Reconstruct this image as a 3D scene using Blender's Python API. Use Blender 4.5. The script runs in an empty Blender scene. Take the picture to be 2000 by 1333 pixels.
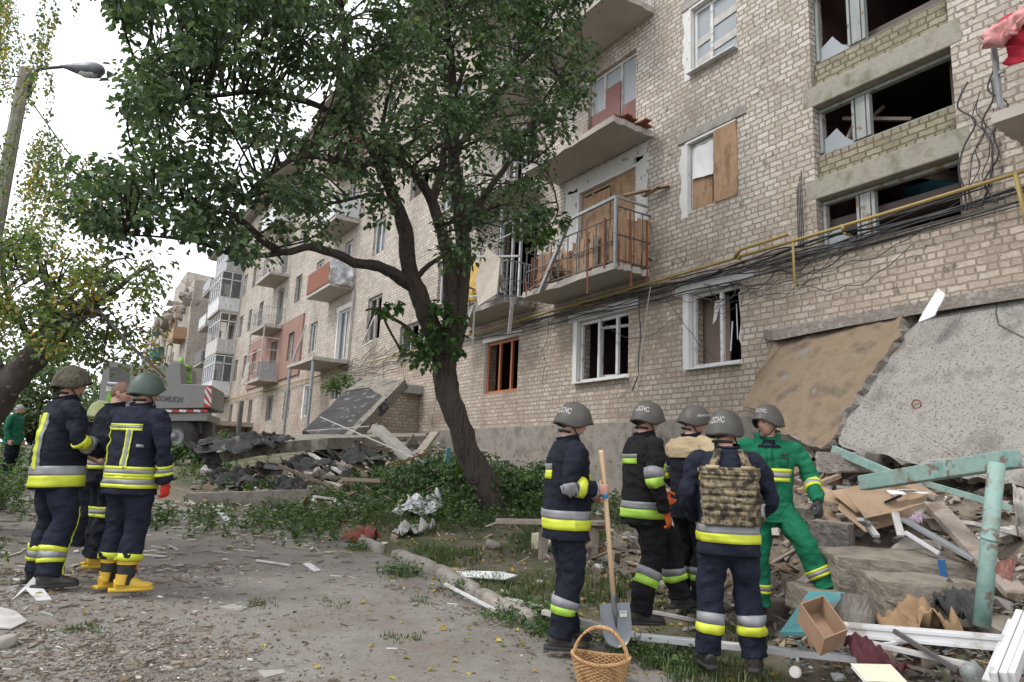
import bpy, bmesh, math, random
from math import sin, cos, pi, radians, exp, sqrt, atan2
from mathutils import Vector, Matrix, noise, Quaternion
random.seed(11)
SC = bpy.context.scene
COL = SC.collection
# ------------------------------------------------------------------ camera (world z = 0 is the height of the lens)
HD, PT, RL, FOC = radians(32.9), radians(10.4), radians(2.45), 1340.0
FW = Vector((sin(HD)*cos(PT), cos(HD)*cos(PT), sin(PT)))
R0 = Vector((cos(HD), -sin(HD), 0)); U0 = R0.cross(FW)
RT = R0*cos(RL) + U0*sin(RL); UP = -R0*sin(RL) + U0*cos(RL)
cam = bpy.data.cameras.new('camera'); camo = bpy.data.objects.new('camera', cam); COL.objects.link(camo)
cam.sensor_width = 36.0; cam.lens = 36.0*FOC/2000.0; cam.clip_start = 0.05; cam.clip_end = 2000
m = Matrix((RT, UP, -FW)).transposed().to_4x4(); camo.matrix_world = m
SC.camera = camo
# ------------------------------------------------------------------ world and sun
w = bpy.data.worlds.new('World'); SC.world = w; w.use_nodes = True
nt = w.node_tree; N = nt.nodes; LK = nt.links; N.clear()
out = N.new('ShaderNodeOutputWorld'); bg = N.new('ShaderNodeBackground'); sky = N.new('ShaderNodeTexSky')
SUN_EL, SUN_AZ = radians(52), radians(-75)      # azimuth from +Y, clockwise positive
sky.sky_type = 'NISHITA'; sky.sun_disc = False; sky.sun_elevation = SUN_EL; sky.sun_rotation = SUN_AZ
sky.altitude = 100; sky.air_density = 1.0; sky.dust_density = 1.5
tc = N.new('ShaderNodeTexCoord'); mp = N.new('ShaderNodeMapping'); mp.inputs['Scale'].default_value = (1.0, 1.0, 2.6)
cn = N.new('ShaderNodeTexNoise'); cn.inputs['Scale'].default_value = 2.3; cn.inputs['Detail'].default_value = 8; cn.inputs['Roughness'].default_value = .55
cr = N.new('ShaderNodeValToRGB'); cr.color_ramp.elements[0].position = .25; cr.color_ramp.elements[1].position = .43
cn2 = N.new('ShaderNodeTexNoise'); cn2.inputs['Scale'].default_value = 3.4; cn2.inputs['Detail'].default_value = 6
cc = N.new('ShaderNodeValToRGB'); cc.color_ramp.elements[0].position = .3; cc.color_ramp.elements[0].color = (5.6, 5.9, 6.5, 1)
cc.color_ramp.elements[1].position = .6; cc.color_ramp.elements[1].color = (9.5, 9.6, 9.8, 1)
mx = N.new('ShaderNodeMix'); mx.data_type = 'RGBA'
LK.new(tc.outputs['Generated'], mp.inputs['Vector']); LK.new(mp.outputs[0], cn.inputs['Vector']); LK.new(mp.outputs[0], cn2.inputs['Vector'])
LK.new(cn.outputs['Fac'], cr.inputs['Fac']); LK.new(cn2.outputs['Fac'], cc.inputs['Fac'])
LK.new(cr.outputs['Color'], mx.inputs['Factor']); LK.new(sky.outputs['Color'], mx.inputs['A']); LK.new(cc.outputs['Color'], mx.inputs['B'])
LK.new(mx.outputs['Result'], bg.inputs['Color']); bg.inputs['Strength'].default_value = 0.125
LK.new(bg.outputs[0], out.inputs['Surface'])
sl = bpy.data.lights.new('sun', 'SUN'); sl.energy = 1.1; sl.angle = radians(14); sl.color = (1.0, .95, .88)
so = bpy.data.objects.new('sun', sl); COL.objects.link(so)
sd = Vector((sin(SUN_AZ)*cos(SUN_EL), cos(SUN_AZ)*cos(SUN_EL), sin(SUN_EL)))
so.rotation_euler = (-sd).to_track_quat('-Z', 'Y').to_euler()
SC.view_settings.view_transform = 'Standard'; SC.view_settings.look = 'None'; SC.view_settings.gamma = 1.0
SC.view_settings.use_curve_mapping = False; SC.view_settings.exposure = 0.82

# ------------------------------------------------------------------ helpers
D = 9.5                                   # the facade is the plane x = D
def ray(u, v): return FW + RT*((u-1000)/FOC) + UP*((666.5-v)/FOC)
def at(u, v, Z): return ray(u, v)*Z
def onx(u, v, X=D):
    d = ray(u, v); return d*(X/d.x)
def lerp(a, b, t): return a+(b-a)*t
def sst(t): t = max(0, min(1, t)); return t*t*(3-2*t)
def interp(tab, x):
    if x <= tab[0][0]: return tab[0][1]
    for (a, p), (b, q) in zip(tab, tab[1:]):
        if x <= b: return lerp(p, q, (x-a)/(b-a))
    return tab[-1][1]
GT = [(-30, -1.9), (-5, -1.62), (0, -1.56), (3, -1.47), (4.4, -1.38), (5.6, -1.32), (7, -1.2), (9.2, -1.12), (12, -.93), (16, -.6), (20, -.2), (24, -.1), (40, 0), (220, .3)]
def ground_z(x, y, fine=True):
    z = interp(GT, y)
    k = sst((x-3.72)/.12)*sst((y-4.6)/1.0)*sst((60-y)/10)
    z += .085*k
    z += .34*max(0, min(1, (x-3.8)/5.6))*sst((y-2.5)/4)
    if x < -.6: z += .12*sst((-.6-x)/1.5)
    # rubble bank against the wall on the right
    z += 1.38*sst((x-4.9)/3.3)*sst((7.6-y)/2.6)
    # heap in front of the wrecked entrance
    z += .80*exp(-((x-6.6)/1.7)**2-((y-15.0)/3.4)**2)
    if fine:
        a = .05 if x > 3.9 or x < -.5 else .006
        z += a*noise.noise(Vector((x*1.3, y*1.3, 3)))+a*.5*noise.noise(Vector((x*4, y*4, 9)))
        mm = sst((x-5.0)/1.2)*sst((7.6-y)/2.0)+exp(-((x-6.6)/1.7)**2-((y-15.0)/3.4)**2)
        z += .16*mm*noise.noise(Vector((x*2.2, y*2.2, 5)))+.07*mm*noise.noise(Vector((x*6, y*6, 7)))
    return z
def gnd(u, v, lift=0):
    d = ray(u, v); t = 1.0; dt = .05
    while t < 150:
        p = d*t
        if p.z < ground_z(p.x, p.y): break
        t += dt; dt = .03+.006*t
    p = d*t; return Vector((p.x, p.y, ground_z(p.x, p.y)+lift))
WM = {}
def W(o): return WM.get(o.name, Matrix.Identity(4)) if o else Matrix.Identity(4)
def tag(o, label=None, cat=None, group=None, kind=None):
    if label: o['label'] = label
    if cat: o['category'] = cat
    if group: o['group'] = group
    if kind: o['kind'] = kind
    return o
def thing(name, loc, label, cat, yaw=0, group=None, scale=1.0):
    o = bpy.data.objects.new(name, None); COL.objects.link(o); o.empty_display_size = .2
    o.location = loc; o.rotation_euler = (0, 0, yaw); o.scale = (scale,)*3
    WM[o.name] = Matrix.Translation(Vector(loc)) @ Matrix.Rotation(yaw, 4, 'Z') @ Matrix.Scale(scale, 4)
    return tag(o, label, cat, group)
def frame_of(t, ref):
    t = t.normalized(); x = ref - t*ref.dot(t)
    if x.length < 1e-4: x = Vector((1, 0, 0)) - t*t.x
    if x.length < 1e-4: x = Vector((0, 1, 0)) - t*t.y
    x.normalize(); return x, t.cross(x)
class MB:
    def __init__(s): s.v = []; s.f = []; s.mi = []; s.c = None; s.cur = 0; s.col = None; s.fc = []
    def add(s, vs, fs, mi=None):
        n = len(s.v); s.v.extend([Vector(p) for p in vs])
        for f in fs:
            s.f.append([i+n for i in f]); s.mi.append(s.cur if mi is None else mi); s.fc.append(s.col)
        return n
    def box(s, c, sz, rot=None, jit=0, mi=None):
        c = Vector(c); h = Vector(sz)/2
        vs = []
        for x in (-1, 1):
            for y in (-1, 1):
                for z in (-1, 1):
                    p = Vector((x*h.x, y*h.y, z*h.z))
                    if jit: p += Vector([random.uniform(-jit, jit) for _ in range(3)])
                    if rot is not None: p = rot @ p
                    vs.append(c+p)
        s.add(vs, [(0, 1, 3, 2), (4, 6, 7, 5), (0, 4, 5, 1), (2, 3, 7, 6), (0, 2, 6, 4), (1, 5, 7, 3)], mi)
    def bar(s, a, b, w, h=None, ref=Vector((0, 0, 1)), mi=None):
        a = Vector(a); b = Vector(b); x, y = frame_of(b-a, Vector(ref)); h = w if h is None else h
        vs = []
        for p in (a, b):
            for i, j in ((-1, -1), (1, -1), (1, 1), (-1, 1)): vs.append(p + x*(i*h/2) + y*(j*w/2))
        s.add(vs, [(0, 3, 2, 1), (4, 5, 6, 7), (0, 1, 5, 4), (1, 2, 6, 5), (2, 3, 7, 6), (3, 0, 4, 7)], mi)
    def tube(s, pts, r, n=8, ref=Vector((.13, .2, 1)), cap=True, mi=None):
        pts = [Vector(p) for p in pts]; m = len(pts); rr = r if isinstance(r, (list, tuple)) else [r]*m
        vs = []
        for i, p in enumerate(pts):
            t = pts[min(i+1, m-1)]-pts[max(i-1, 0)]
            if t.length < 1e-6: t = Vector((0, 0, 1))
            x, y = frame_of(t, ref)
            for k in range(n):
                a = 2*pi*k/n; vs.append(p + x*(cos(a)*rr[i]) + y*(sin(a)*rr[i]))
        fs = [(i*n+k, i*n+(k+1) % n, (i+1)*n+(k+1) % n, (i+1)*n+k) for i in range(m-1) for k in range(n)]
        if cap: fs += [tuple(range(n))[::-1], tuple((m-1)*n+k for k in range(n))]
        s.add(vs, fs, mi)
    def slab(s, corners, th, n, jag=0, mi=None, div=1):
        # a slab from a ring of top corners, extruded by th along -n, edges broken into jagged steps
        n = Vector(n).normalized(); ring = []; k = len(corners)
        cs = [Vector(c) for c in corners]; cen = sum(cs, Vector())/k
        for i in range(k):
            a, b = cs[i], cs[(i+1) % k]
            for j in range(div):
                p = a.lerp(b, j/div)
                if jag and (j or True): p = p + (cen-p).normalized()*random.uniform(0, jag)
                ring.append(p)
        K = len(ring); bot = [p - n*th + (cen-p).normalized()*random.uniform(-jag*.4, jag*.4) for p in ring]
        s.add(ring+bot, [tuple(range(K)), tuple(range(2*K-1, K-1, -1))]+[(i, i+K, (i+1) % K+K, (i+1) % K) for i in range(K)], mi)
    def rock(s, c, r, mi=None, sq=(1, 1, 1), seed=None):
        bm = bmesh.new()
        for _ in range(13): bm.verts.new([random.choice((-1, 1))*random.uniform(.45, 1) if random.random() < .75 else random.uniform(-1, 1) for _ in range(3)])
        g_ = bmesh.ops.convex_hull(bm, input=bm.verts); bmesh.ops.delete(bm, geom=list({q for q in g_['geom_interior']+g_['geom_unused'] if isinstance(q, bmesh.types.BMVert)}), context='VERTS'); bm.verts.index_update()
        R = Matrix.Rotation(random.uniform(0, 6.3), 3, 'Z') @ Matrix.Rotation(random.uniform(-.5, .5), 3, 'X')
        o = random.uniform(0, 99)
        vs = []
        for v in bm.verts:
            p = v.co.copy()*.85
            p *= 1+.1*noise.noise(p*1.1+Vector((o, 0, 0)))
            vs.append(Vector(c)+R @ Vector((p.x*r*sq[0], p.y*r*sq[1], p.z*r*sq[2])))
        s.add(vs, [tuple(v.index for v in f.verts) for f in bm.faces], mi); bm.free()
    def build(s, name, mats, parent=None, world=True, smooth=False, label=None, cat=None, group=None, kind=None, origin=None, flat_angle=None, bevel=0, mods=()):
        if not isinstance(mats, (list, tuple)): mats = [mats]
        me = bpy.data.meshes.new(name)
        vs = s.v; loc = Vector((0, 0, 0))
        if parent is not None and world:
            inv = W(parent).inverted(); vs = [inv @ p for p in vs]
        elif parent is None:
            if origin is None and vs:
                loc = Vector((sum(p.x for p in vs)/len(vs), sum(p.y for p in vs)/len(vs), min(p.z for p in vs)))
            else: loc = Vector(origin or (0, 0, 0))
            vs = [p-loc for p in vs]
        me.from_pydata([tuple(p) for p in vs], [], s.f)
        for mt in mats: me.materials.append(mt)
        me.polygons.foreach_set('material_index', s.mi)
        if smooth: me.polygons.foreach_set('use_smooth', [True]*len(s.f))
        if any(c is not None for c in s.fc):
            ca = me.color_attributes.new('tint', 'FLOAT_COLOR', 'CORNER'); arr = []
            for f, c in zip(s.f, s.fc): arr += list(((c or (1, 1, 1))[:3])+(1,))*len(f)
            ca.data.foreach_set('color', arr)
        me.update()
        o = bpy.data.objects.new(name, me); COL.objects.link(o)
        if parent is not None: o.parent = parent; WM[o.name] = W(parent)
        else: o.location = loc; WM[o.name] = Matrix.Translation(loc)
        if bevel:
            b = o.modifiers.new('bevel', 'BEVEL'); b.width = bevel; b.segments = 2; b.limit_method = 'ANGLE'
        return tag(o, label, cat, group, kind)
def copy_tree(o, parent=None):
    c = o.copy(); COL.objects.link(c); c.parent = parent
    for ch in list(o.children): copy_tree(ch, c)
    return c
# ------------------------------------------------------------------ materials
def newmat(name):
    m = bpy.data.materials.new(name); m.use_nodes = True; t = m.node_tree; t.nodes.clear()
    o = t.nodes.new('ShaderNodeOutputMaterial'); b = t.nodes.new('ShaderNodeBsdfPrincipled'); t.links.new(b.outputs[0], o.inputs[0])
    return m, t, b
def cramp(t, stops):
    r = t.nodes.new('ShaderNodeValToRGB'); e = r.color_ramp.elements
    while len(e) < len(stops): e.new(.5)
    for q, (p, c) in zip(e, stops): q.position = p; q.color = tuple(c)+(1,)
    return r
def tnoise(t, scale, detail=6, rough=.6, co='Object', vec=None, stretch=None):
    n = t.nodes.new('ShaderNodeTexNoise'); n.inputs['Scale'].default_value = scale; n.inputs['Detail'].default_value = detail; n.inputs['Roughness'].default_value = rough
    if vec is None:
        c = t.nodes.new('ShaderNodeTexCoord'); vec = c.outputs[co]
    if stretch:
        mp = t.nodes.new('ShaderNodeMapping'); mp.inputs['Scale'].default_value = stretch; t.links.new(vec, mp.inputs['Vector']); vec = mp.outputs[0]
    t.links.new(vec, n.inputs['Vector']); return n
def bump(t, b, src, strength=.5, dist=.02):
    bp = t.nodes.new('ShaderNodeBump'); bp.inputs['Strength'].default_value = strength; bp.inputs['Distance'].default_value = dist
    t.links.new(src, bp.inputs['Height']); t.links.new(bp.outputs[0], b.inputs['Normal']); return bp
def mixc(t, fac, a, b, mode='MIX'):
    m = t.nodes.new('ShaderNodeMix'); m.data_type = 'RGBA'; m.blend_type = mode
    for s, v in (('Factor', fac), ('A', a), ('B', b)):
        if hasattr(v, 'is_linked') or hasattr(v, 'links'): t.links.new(v, m.inputs[s])
        else: m.inputs[s].default_value = v if s == 'Factor' else tuple(v)+(1,)
    return m.outputs['Result']
def mat(name, c1, c2=None, scale=6, rough=.8, metal=0, bmp=.4, bscale=None, bdist=.01, detail=6, c3=None, stretch=None, lo=.35, hi=.65, spots=None, tint=False, sheen=0, co='Object'):
    m, t, b = newmat(name); c2 = c2 or tuple(x*.8 for x in c1)
    n = tnoise(t, scale, detail, stretch=stretch, co=co)
    st = [(lo, c1), (hi, c2)] if c3 is None else [(lo, c1), ((lo+hi)/2, c2), (hi, c3)]
    r = cramp(t, st); t.links.new(n.outputs['Fac'], r.inputs['Fac']); colr = r.outputs['Color']
    if spots:
        n3 = tnoise(t, spots[0], 4, .5, co=co); r3 = cramp(t, [(spots[2], (0, 0, 0)), (spots[2]+.05, (1, 1, 1))]); t.links.new(n3.outputs['Fac'], r3.inputs['Fac'])
        colr = mixc(t, r3.outputs['Color'], colr, spots[1])
    if tint:
        a = t.nodes.new('ShaderNodeVertexColor'); a.layer_name = 'tint'; colr = mixc(t, 1.0, colr, a.outputs['Color'], 'MULTIPLY')
    t.links.new(colr, b.inputs['Base Color']); b.inputs['Roughness'].default_value = rough; b.inputs['Metallic'].default_value = metal
    if sheen: b.inputs['Sheen Weight'].default_value = sheen
    if bmp:
        n2 = tnoise(t, bscale or scale*5, 8, .65, stretch=stretch, co=co); bump(t, b, n2.outputs['Fac'], bmp, bdist)
    return m
def brick_mat(name, sets, mortar, moss=0, bw=.25, bh=.1, ms=.014):
    # silicate brick on a wall lying in the plane given by the object's Y (or X) and Z
    m, t, b = newmat(name)
    c = t.nodes.new('ShaderNodeTexCoord'); sp = t.nodes.new('ShaderNodeSeparateXYZ'); t.links.new(c.outputs['Object'], sp.inputs[0])
    ad = t.nodes.new('ShaderNodeMath'); ad.operation = 'ADD'; t.links.new(sp.outputs['X'], ad.inputs[0]); t.links.new(sp.outputs['Y'], ad.inputs[1])
    cb = t.nodes.new('ShaderNodeCombineXYZ'); t.links.new(ad.outputs[0], cb.inputs[0]); t.links.new(sp.outputs['Z'], cb.inputs[1])
    wob = tnoise(t, 9, 3, .5, vec=c.outputs['Object']); wv = t.nodes.new('ShaderNodeVectorMath'); wv.operation = 'MULTIPLY_ADD'
    wv.inputs[1].default_value = (.05, .045, .0); 
    t.links.new(wob.outputs['Color'], wv.inputs[0]); t.links.new(cb.outputs[0], wv.inputs[2])
    br = t.nodes.new('ShaderNodeTexBrick'); t.links.new(wv.outputs[0], br.inputs['Vector'])
    br.inputs['Scale'].default_value = 1.0; br.inputs['Brick Width'].default_value = bw; br.inputs['Row Height'].default_value = bh
    br.inputs['Mortar Size'].default_value = ms; br.inputs['Mortar Smooth'].default_value = .25; br.inputs['Bias'].default_value = -.1
    br.squash = .52; br.squash_frequency = 3; br.offset = .5
    br.inputs['Color1'].default_value = (.3, .3, .3, 1); br.inputs['Color2'].default_value = (1, 1, 1, 1); br.inputs['Mortar'].default_value = (0, 0, 0, 1)
    n1 = tnoise(t, .35, 5, .55, vec=c.outputs['Object']); r1 = cramp(t, [(.35, sets[0]), (.5, sets[1]), (.66, sets[2])]); t.links.new(n1.outputs['Fac'], r1.inputs['Fac'])
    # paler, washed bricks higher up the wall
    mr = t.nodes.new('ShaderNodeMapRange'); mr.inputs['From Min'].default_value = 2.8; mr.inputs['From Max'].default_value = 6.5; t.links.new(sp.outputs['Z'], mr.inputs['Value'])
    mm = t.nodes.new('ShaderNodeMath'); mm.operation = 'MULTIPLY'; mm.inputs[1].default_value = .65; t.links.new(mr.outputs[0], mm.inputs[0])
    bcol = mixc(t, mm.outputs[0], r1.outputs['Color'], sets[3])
    rr = cramp(t, [(.0, (.70, .67, .64)), (.4, (.88, .85, .82)), (.7, (1.0, 1.0, 1.0)), (1.0, (1.16, 1.17, 1.18))]); t.links.new(br.outputs['Color'], rr.inputs['Fac'])
    bcol = mixc(t, 1.0, bcol, rr.outputs['Color'], 'MULTIPLY')
    n2 = tnoise(t, 22, 6, .7, vec=c.outputs['Object']); r2 = cramp(t, [(.3, (.74, .72, .7)), (.62, (1, 1, 1))]); t.links.new(n2.outputs['Fac'], r2.inputs['Fac'])
    bcol = mixc(t, 1.0, bcol, r2.outputs['Color'], 'MULTIPLY')
    # chips knocked out of single bricks
    n4 = tnoise(t, 3.4, 7, .75, vec=c.outputs['Object']); r4 = cramp(t, [(.625, (0, 0, 0)), (.655, (1, 1, 1))]); t.links.new(n4.outputs['Fac'], r4.inputs['Fac'])
    bcol = mixc(t, r4.outputs['Color'], bcol, (.30, .25, .20))
    # streaks of dirt
    n5 = tnoise(t, 1.1, 6, .6, vec=c.outputs['Object'], stretch=(1, 1, .18)); r5 = cramp(t, [(.5, (1, 1, 1)), (.75, (.66, .63, .6))]); t.links.new(n5.outputs['Fac'], r5.inputs['Fac'])
    bcol = mixc(t, 1.0, bcol, r5.outputs['Color'], 'MULTIPLY')
    n7 = tnoise(t, .8, 9, .7, vec=c.outputs['Object']); r7 = cramp(t, [(.36, (.70, .67, .64)), (.47, (.95, .94, .93)), (.62, (1.06, 1.06, 1.06))]); t.links.new(n7.outputs['Fac'], r7.inputs['Fac'])
    bcol = mixc(t, 1.0, bcol, r7.outputs['Color'], 'MULTIPLY')
    if moss:
        n6 = tnoise(t, 1.6, 7, .7, vec=c.outputs['Object']); r6 = cramp(t, [(.42, (0, 0, 0)), (.66, (.75, .75, .75))]); t.links.new(n6.outputs['Fac'], r6.inputs['Fac'])
        bcol = mixc(t, r6.outputs['Color'], bcol, (.12, .125, .05))
    fac = br.outputs['Fac']
    colr = mixc(t, fac, bcol, mortar); t.links.new(colr, b.inputs['Base Color']); b.inputs['Roughness'].default_value = .93
    iv = t.nodes.new('ShaderNodeMath'); iv.operation = 'MULTIPLY_ADD'; iv.inputs[1].default_value = -1.0; t.links.new(fac, iv.inputs[0])
    sc = t.nodes.new('ShaderNodeMath'); sc.operation = 'MULTIPLY'; sc.inputs[1].default_value = .9; t.links.new(n2.outputs['Fac'], sc.inputs[0]); t.links.new(sc.outputs[0], iv.inputs[2])
    i2 = t.nodes.new('ShaderNodeMath'); i2.operation = 'SUBTRACT'; t.links.new(iv.outputs[0], i2.inputs[0]); t.links.new(r4.outputs['Color'], i2.inputs[1])
    bump(t, b, i2.outputs[0], .9, .018)
    return m
M = {}
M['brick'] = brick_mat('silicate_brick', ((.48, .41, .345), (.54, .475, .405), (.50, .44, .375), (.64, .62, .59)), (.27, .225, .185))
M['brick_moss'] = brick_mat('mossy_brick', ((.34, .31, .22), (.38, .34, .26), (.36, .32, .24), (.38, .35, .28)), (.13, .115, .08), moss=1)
M['plinth'] = mat('plinth_render', (.20, .175, .15), (.29, .26, .23), 1.8, .95, 0, 1, 26, .016, c3=(.17, .145, .125), spots=(7, (.13, .11, .09), .63), detail=10)
M['concrete'] = mat('concrete', (.27, .255, .235), (.35, .335, .31), 2.2, .92, 0, .6, 40, .008, c3=(.23, .21, .19), spots=(9, (.17, .15, .13), .66))
M['concrete_under'] = mat('concrete_underside', (.36, .33, .30), (.42, .39, .355), 1.5, .92, 0, .35, 25, .006, spots=(4.5, (.2, .17, .14), .68))
M['lintel'] = mat('old_concrete_lintel', (.24, .22, .18), (.31, .29, .25), 3, .95, 0, .8, 30, .01, c3=(.18, .175, .12))
M['slab_tan'] = mat('tan_slab_face', (.165, .12, .078), (.215, .162, .11), 2.4, .95, 0, .8, 18, .014, c3=(.12, .09, .065), spots=(2.6, (.20, .18, .16), .60), detail=9)
M['slab_grey'] = mat('pitted_grey_slab', (.25, .238, .215), (.30, .285, .265), 2.6, .95, 0, 1, 34, .016, c3=(.19, .175, .155), spots=(42, (.125, .112, .10), .575), detail=9)
M['broken'] = mat('broken_concrete', (.30, .27, .24), (.22, .19, .165), 8, .97, 0, 1, 24, .03, c3=(.36, .34, .31))
M['soil'] = mat('soil', (.13, .10, .075), (.19, .155, .12), 3, .98, 0, .9, 25, .03, c3=(.10, .08, .06))
M['plaster'] = mat('white_plaster', (.62, .61, .60), (.68, .67, .66), 4, .85, 0, .3, 30, .004, spots=(7, (.36, .33, .3), .67))
M['pvc'] = mat('white_pvc', (.64, .645, .66), (.55, .55, .56), 3, .5, 0, .1, 40, .002, spots=(6, (.42, .40, .375), .6), detail=8)
M['pvc_dirty'] = mat('dirty_pvc', (.50, .49, .48), (.36, .34, .32), 7, .5, 0, .2, 40, .003, spots=(12, (.25, .22, .19), .68))
M['wood_white'] = mat('peeling_white_paint_wood', (.34, .35, .34), (.24, .265, .25), 4, .8, 0, .6, 20, .006, stretch=(4, 4, .6), spots=(5, (.20, .14, .09), .6))
M['orange_wood'] = mat('orange_painted_wood', (.42, .15, .06), (.34, .115, .05), 6, .6, 0, .3, 30, .004)
M['osb'] = mat('plywood', (.29, .175, .10), (.37, .24, .145), 5, .85, 0, .5, 50, .004, c3=(.21, .125, .075), stretch=(1, 1, .5))
M['paper'] = mat('white_paper', (.72, .72, .73), (.66, .66, .68), 3, .8, 0, .3, 8, .01)
M['maroon'] = mat('maroon_board', (.15, .05, .04), (.20, .07, .06), 3, .5, 0, .1, 20, .003)
M['wood'] = mat('raw_wood', (.30, .21, .14), (.38, .28, .19), 5, .85, 0, .6, 22, .006, stretch=(1, 1, .25), c3=(.22, .155, .10))
M['wood_old'] = mat('weathered_wood', (.24, .195, .16), (.31, .265, .225), 6, .9, 0, .7, 25, .008, c3=(.17, .13, .10))
M['rust'] = mat('rusty_bar', (.25, .09, .045), (.17, .065, .04), 14, .85, 0, .5, 60, .004)
M['steel'] = mat('grey_steel', (.33, .35, .37), (.25, .265, .28), 8, .55, .4, .2, 40, .003, spots=(9, (.20, .11, .07), .66))
M['dark_steel'] = mat('dark_steel', (.09, .09, .095), (.13, .12, .115), 8, .6, .3, .2, 40, .003)
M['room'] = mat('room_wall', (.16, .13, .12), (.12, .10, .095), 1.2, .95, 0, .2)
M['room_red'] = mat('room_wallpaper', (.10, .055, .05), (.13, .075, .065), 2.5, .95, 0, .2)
M['stair_blue'] = mat('stair_paint', (.03, .15, .19), (.05, .19, .22), 2, .8, 0, .2)
M['pink'] = mat('salmon_render', (.25, .145, .115), (.285, .17, .135), 1.2, .9, 0, .3, 40, .004)
M['gas'] = mat('yellow_gas_pipe_paint', (.33, .245, .075), (.27, .20, .065), 10, .55, 0, .3, 40, .003, spots=(14, (.22, .16, .07), .64))
M['cable'] = mat('black_cable', (.03, .03, .034), (.05, .05, .055), 10, .6, 0, 0)
M['cable_pale'] = mat('pale_rope', (.42, .38, .3), (.36, .32, .25), 10, .8, 0, 0)
M['roofing'] = mat('bitumen_felt', (.035, .035, .037), (.06, .058, .058), 3, .95, 0, 1, 12, .02, spots=(5.5, (.16, .15, .135), .585), detail=9)
M['bark'] = mat('dark_bark', (.05, .038, .032), (.10, .078, .066), 9, .95, 0, 1, 20, .06, stretch=(2.2, 2.2, .3), c3=(.03, .024, .021))
M['bark_grey'] = mat('grey_bark', (.12, .105, .095), (.075, .065, .06), 6, .95, 0, 1, 12, .05, stretch=(1.5, 1.5, .5), spots=(10, (.24, .225, .21), .6))
M['teal'] = mat('chipped_teal_paint', (.15, .275, .25), (.24, .36, .325), 5, .75, 0, .6, 30, .006, c3=(.20, .25, .215), spots=(9, (.17, .135, .11), .565), detail=9)
M['teal_bright'] = mat('bright_teal_paint', (.08, .27, .29), (.12, .32, .33), 4, .7, 0, .5, 30, .004, spots=(4.5, (.23, .205, .18), .50))
M['cardboard'] = mat('cardboard', (.33, .23, .15), (.38, .275, .185), 3, .9, 0, .5, 20, .008, c3=(.27, .19, .125), spots=(4, (.24, .20, .16), .6), detail=9)
M['glass'] = None
def glass_mat(name, c, alpha=.35):
    m, t, b = newmat(name); b.inputs['Base Color'].default_value = c+(1,); b.inputs['Roughness'].default_value = .08; b.inputs['Alpha'].default_value = alpha
    b.inputs['Specular IOR Level'].default_value = .7; return m
M['glass'] = glass_mat('window_glass', (.09, .11, .12), .75)
M['film'] = glass_mat('plastic_film', (.32, .35, .38), .9); M['film'].node_tree.nodes['Principled BSDF'].inputs['Roughness'].default_value = .35
def leaf_mat(name):
    m, t, b = newmat(name); a = t.nodes.new('ShaderNodeVertexColor'); a.layer_name = 'tint'
    t.links.new(a.outputs['Color'], b.inputs['Base Color']); b.inputs['Roughness'].default_value = .55
    tr = t.nodes.new('ShaderNodeBsdfTranslucent'); ms = t.nodes.new('ShaderNodeMixShader'); ms.inputs[0].default_value = .28
    g = mixc(t, 1.0, a.outputs['Color'], (1.3, 1.5, .7), 'MULTIPLY'); t.links.new(g, tr.inputs['Color'])
    o = [n for n in t.nodes if n.type == 'OUTPUT_MATERIAL'][0]
    t.links.new(b.outputs[0], ms.inputs[1]); t.links.new(tr.outputs[0], ms.inputs[2]); t.links.new(ms.outputs[0], o.inputs[0]); return m
M['leaf'] = leaf_mat('leaf')
def tint_mat(name, rough=.85, bmp=.4, bs=30):
    m, t, b = newmat(name); a = t.nodes.new('ShaderNodeVertexColor'); a.layer_name = 'tint'
    n = tnoise(t, 14, 6); r = cramp(t, [(.3, (.7, .7, .7)), (.65, (1.1, 1.1, 1.1))]); t.links.new(n.outputs['Fac'], r.inputs['Fac'])
    t.links.new(mixc(t, 1.0, a.outputs['Color'], r.outputs['Color'], 'MULTIPLY'), b.inputs['Base Color']); b.inputs['Roughness'].default_value = rough
    n2 = tnoise(t, bs, 6); bump(t, b, n2.outputs['Fac'], bmp, .01); return m
M['chip'] = tint_mat('rubble_chips')
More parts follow.
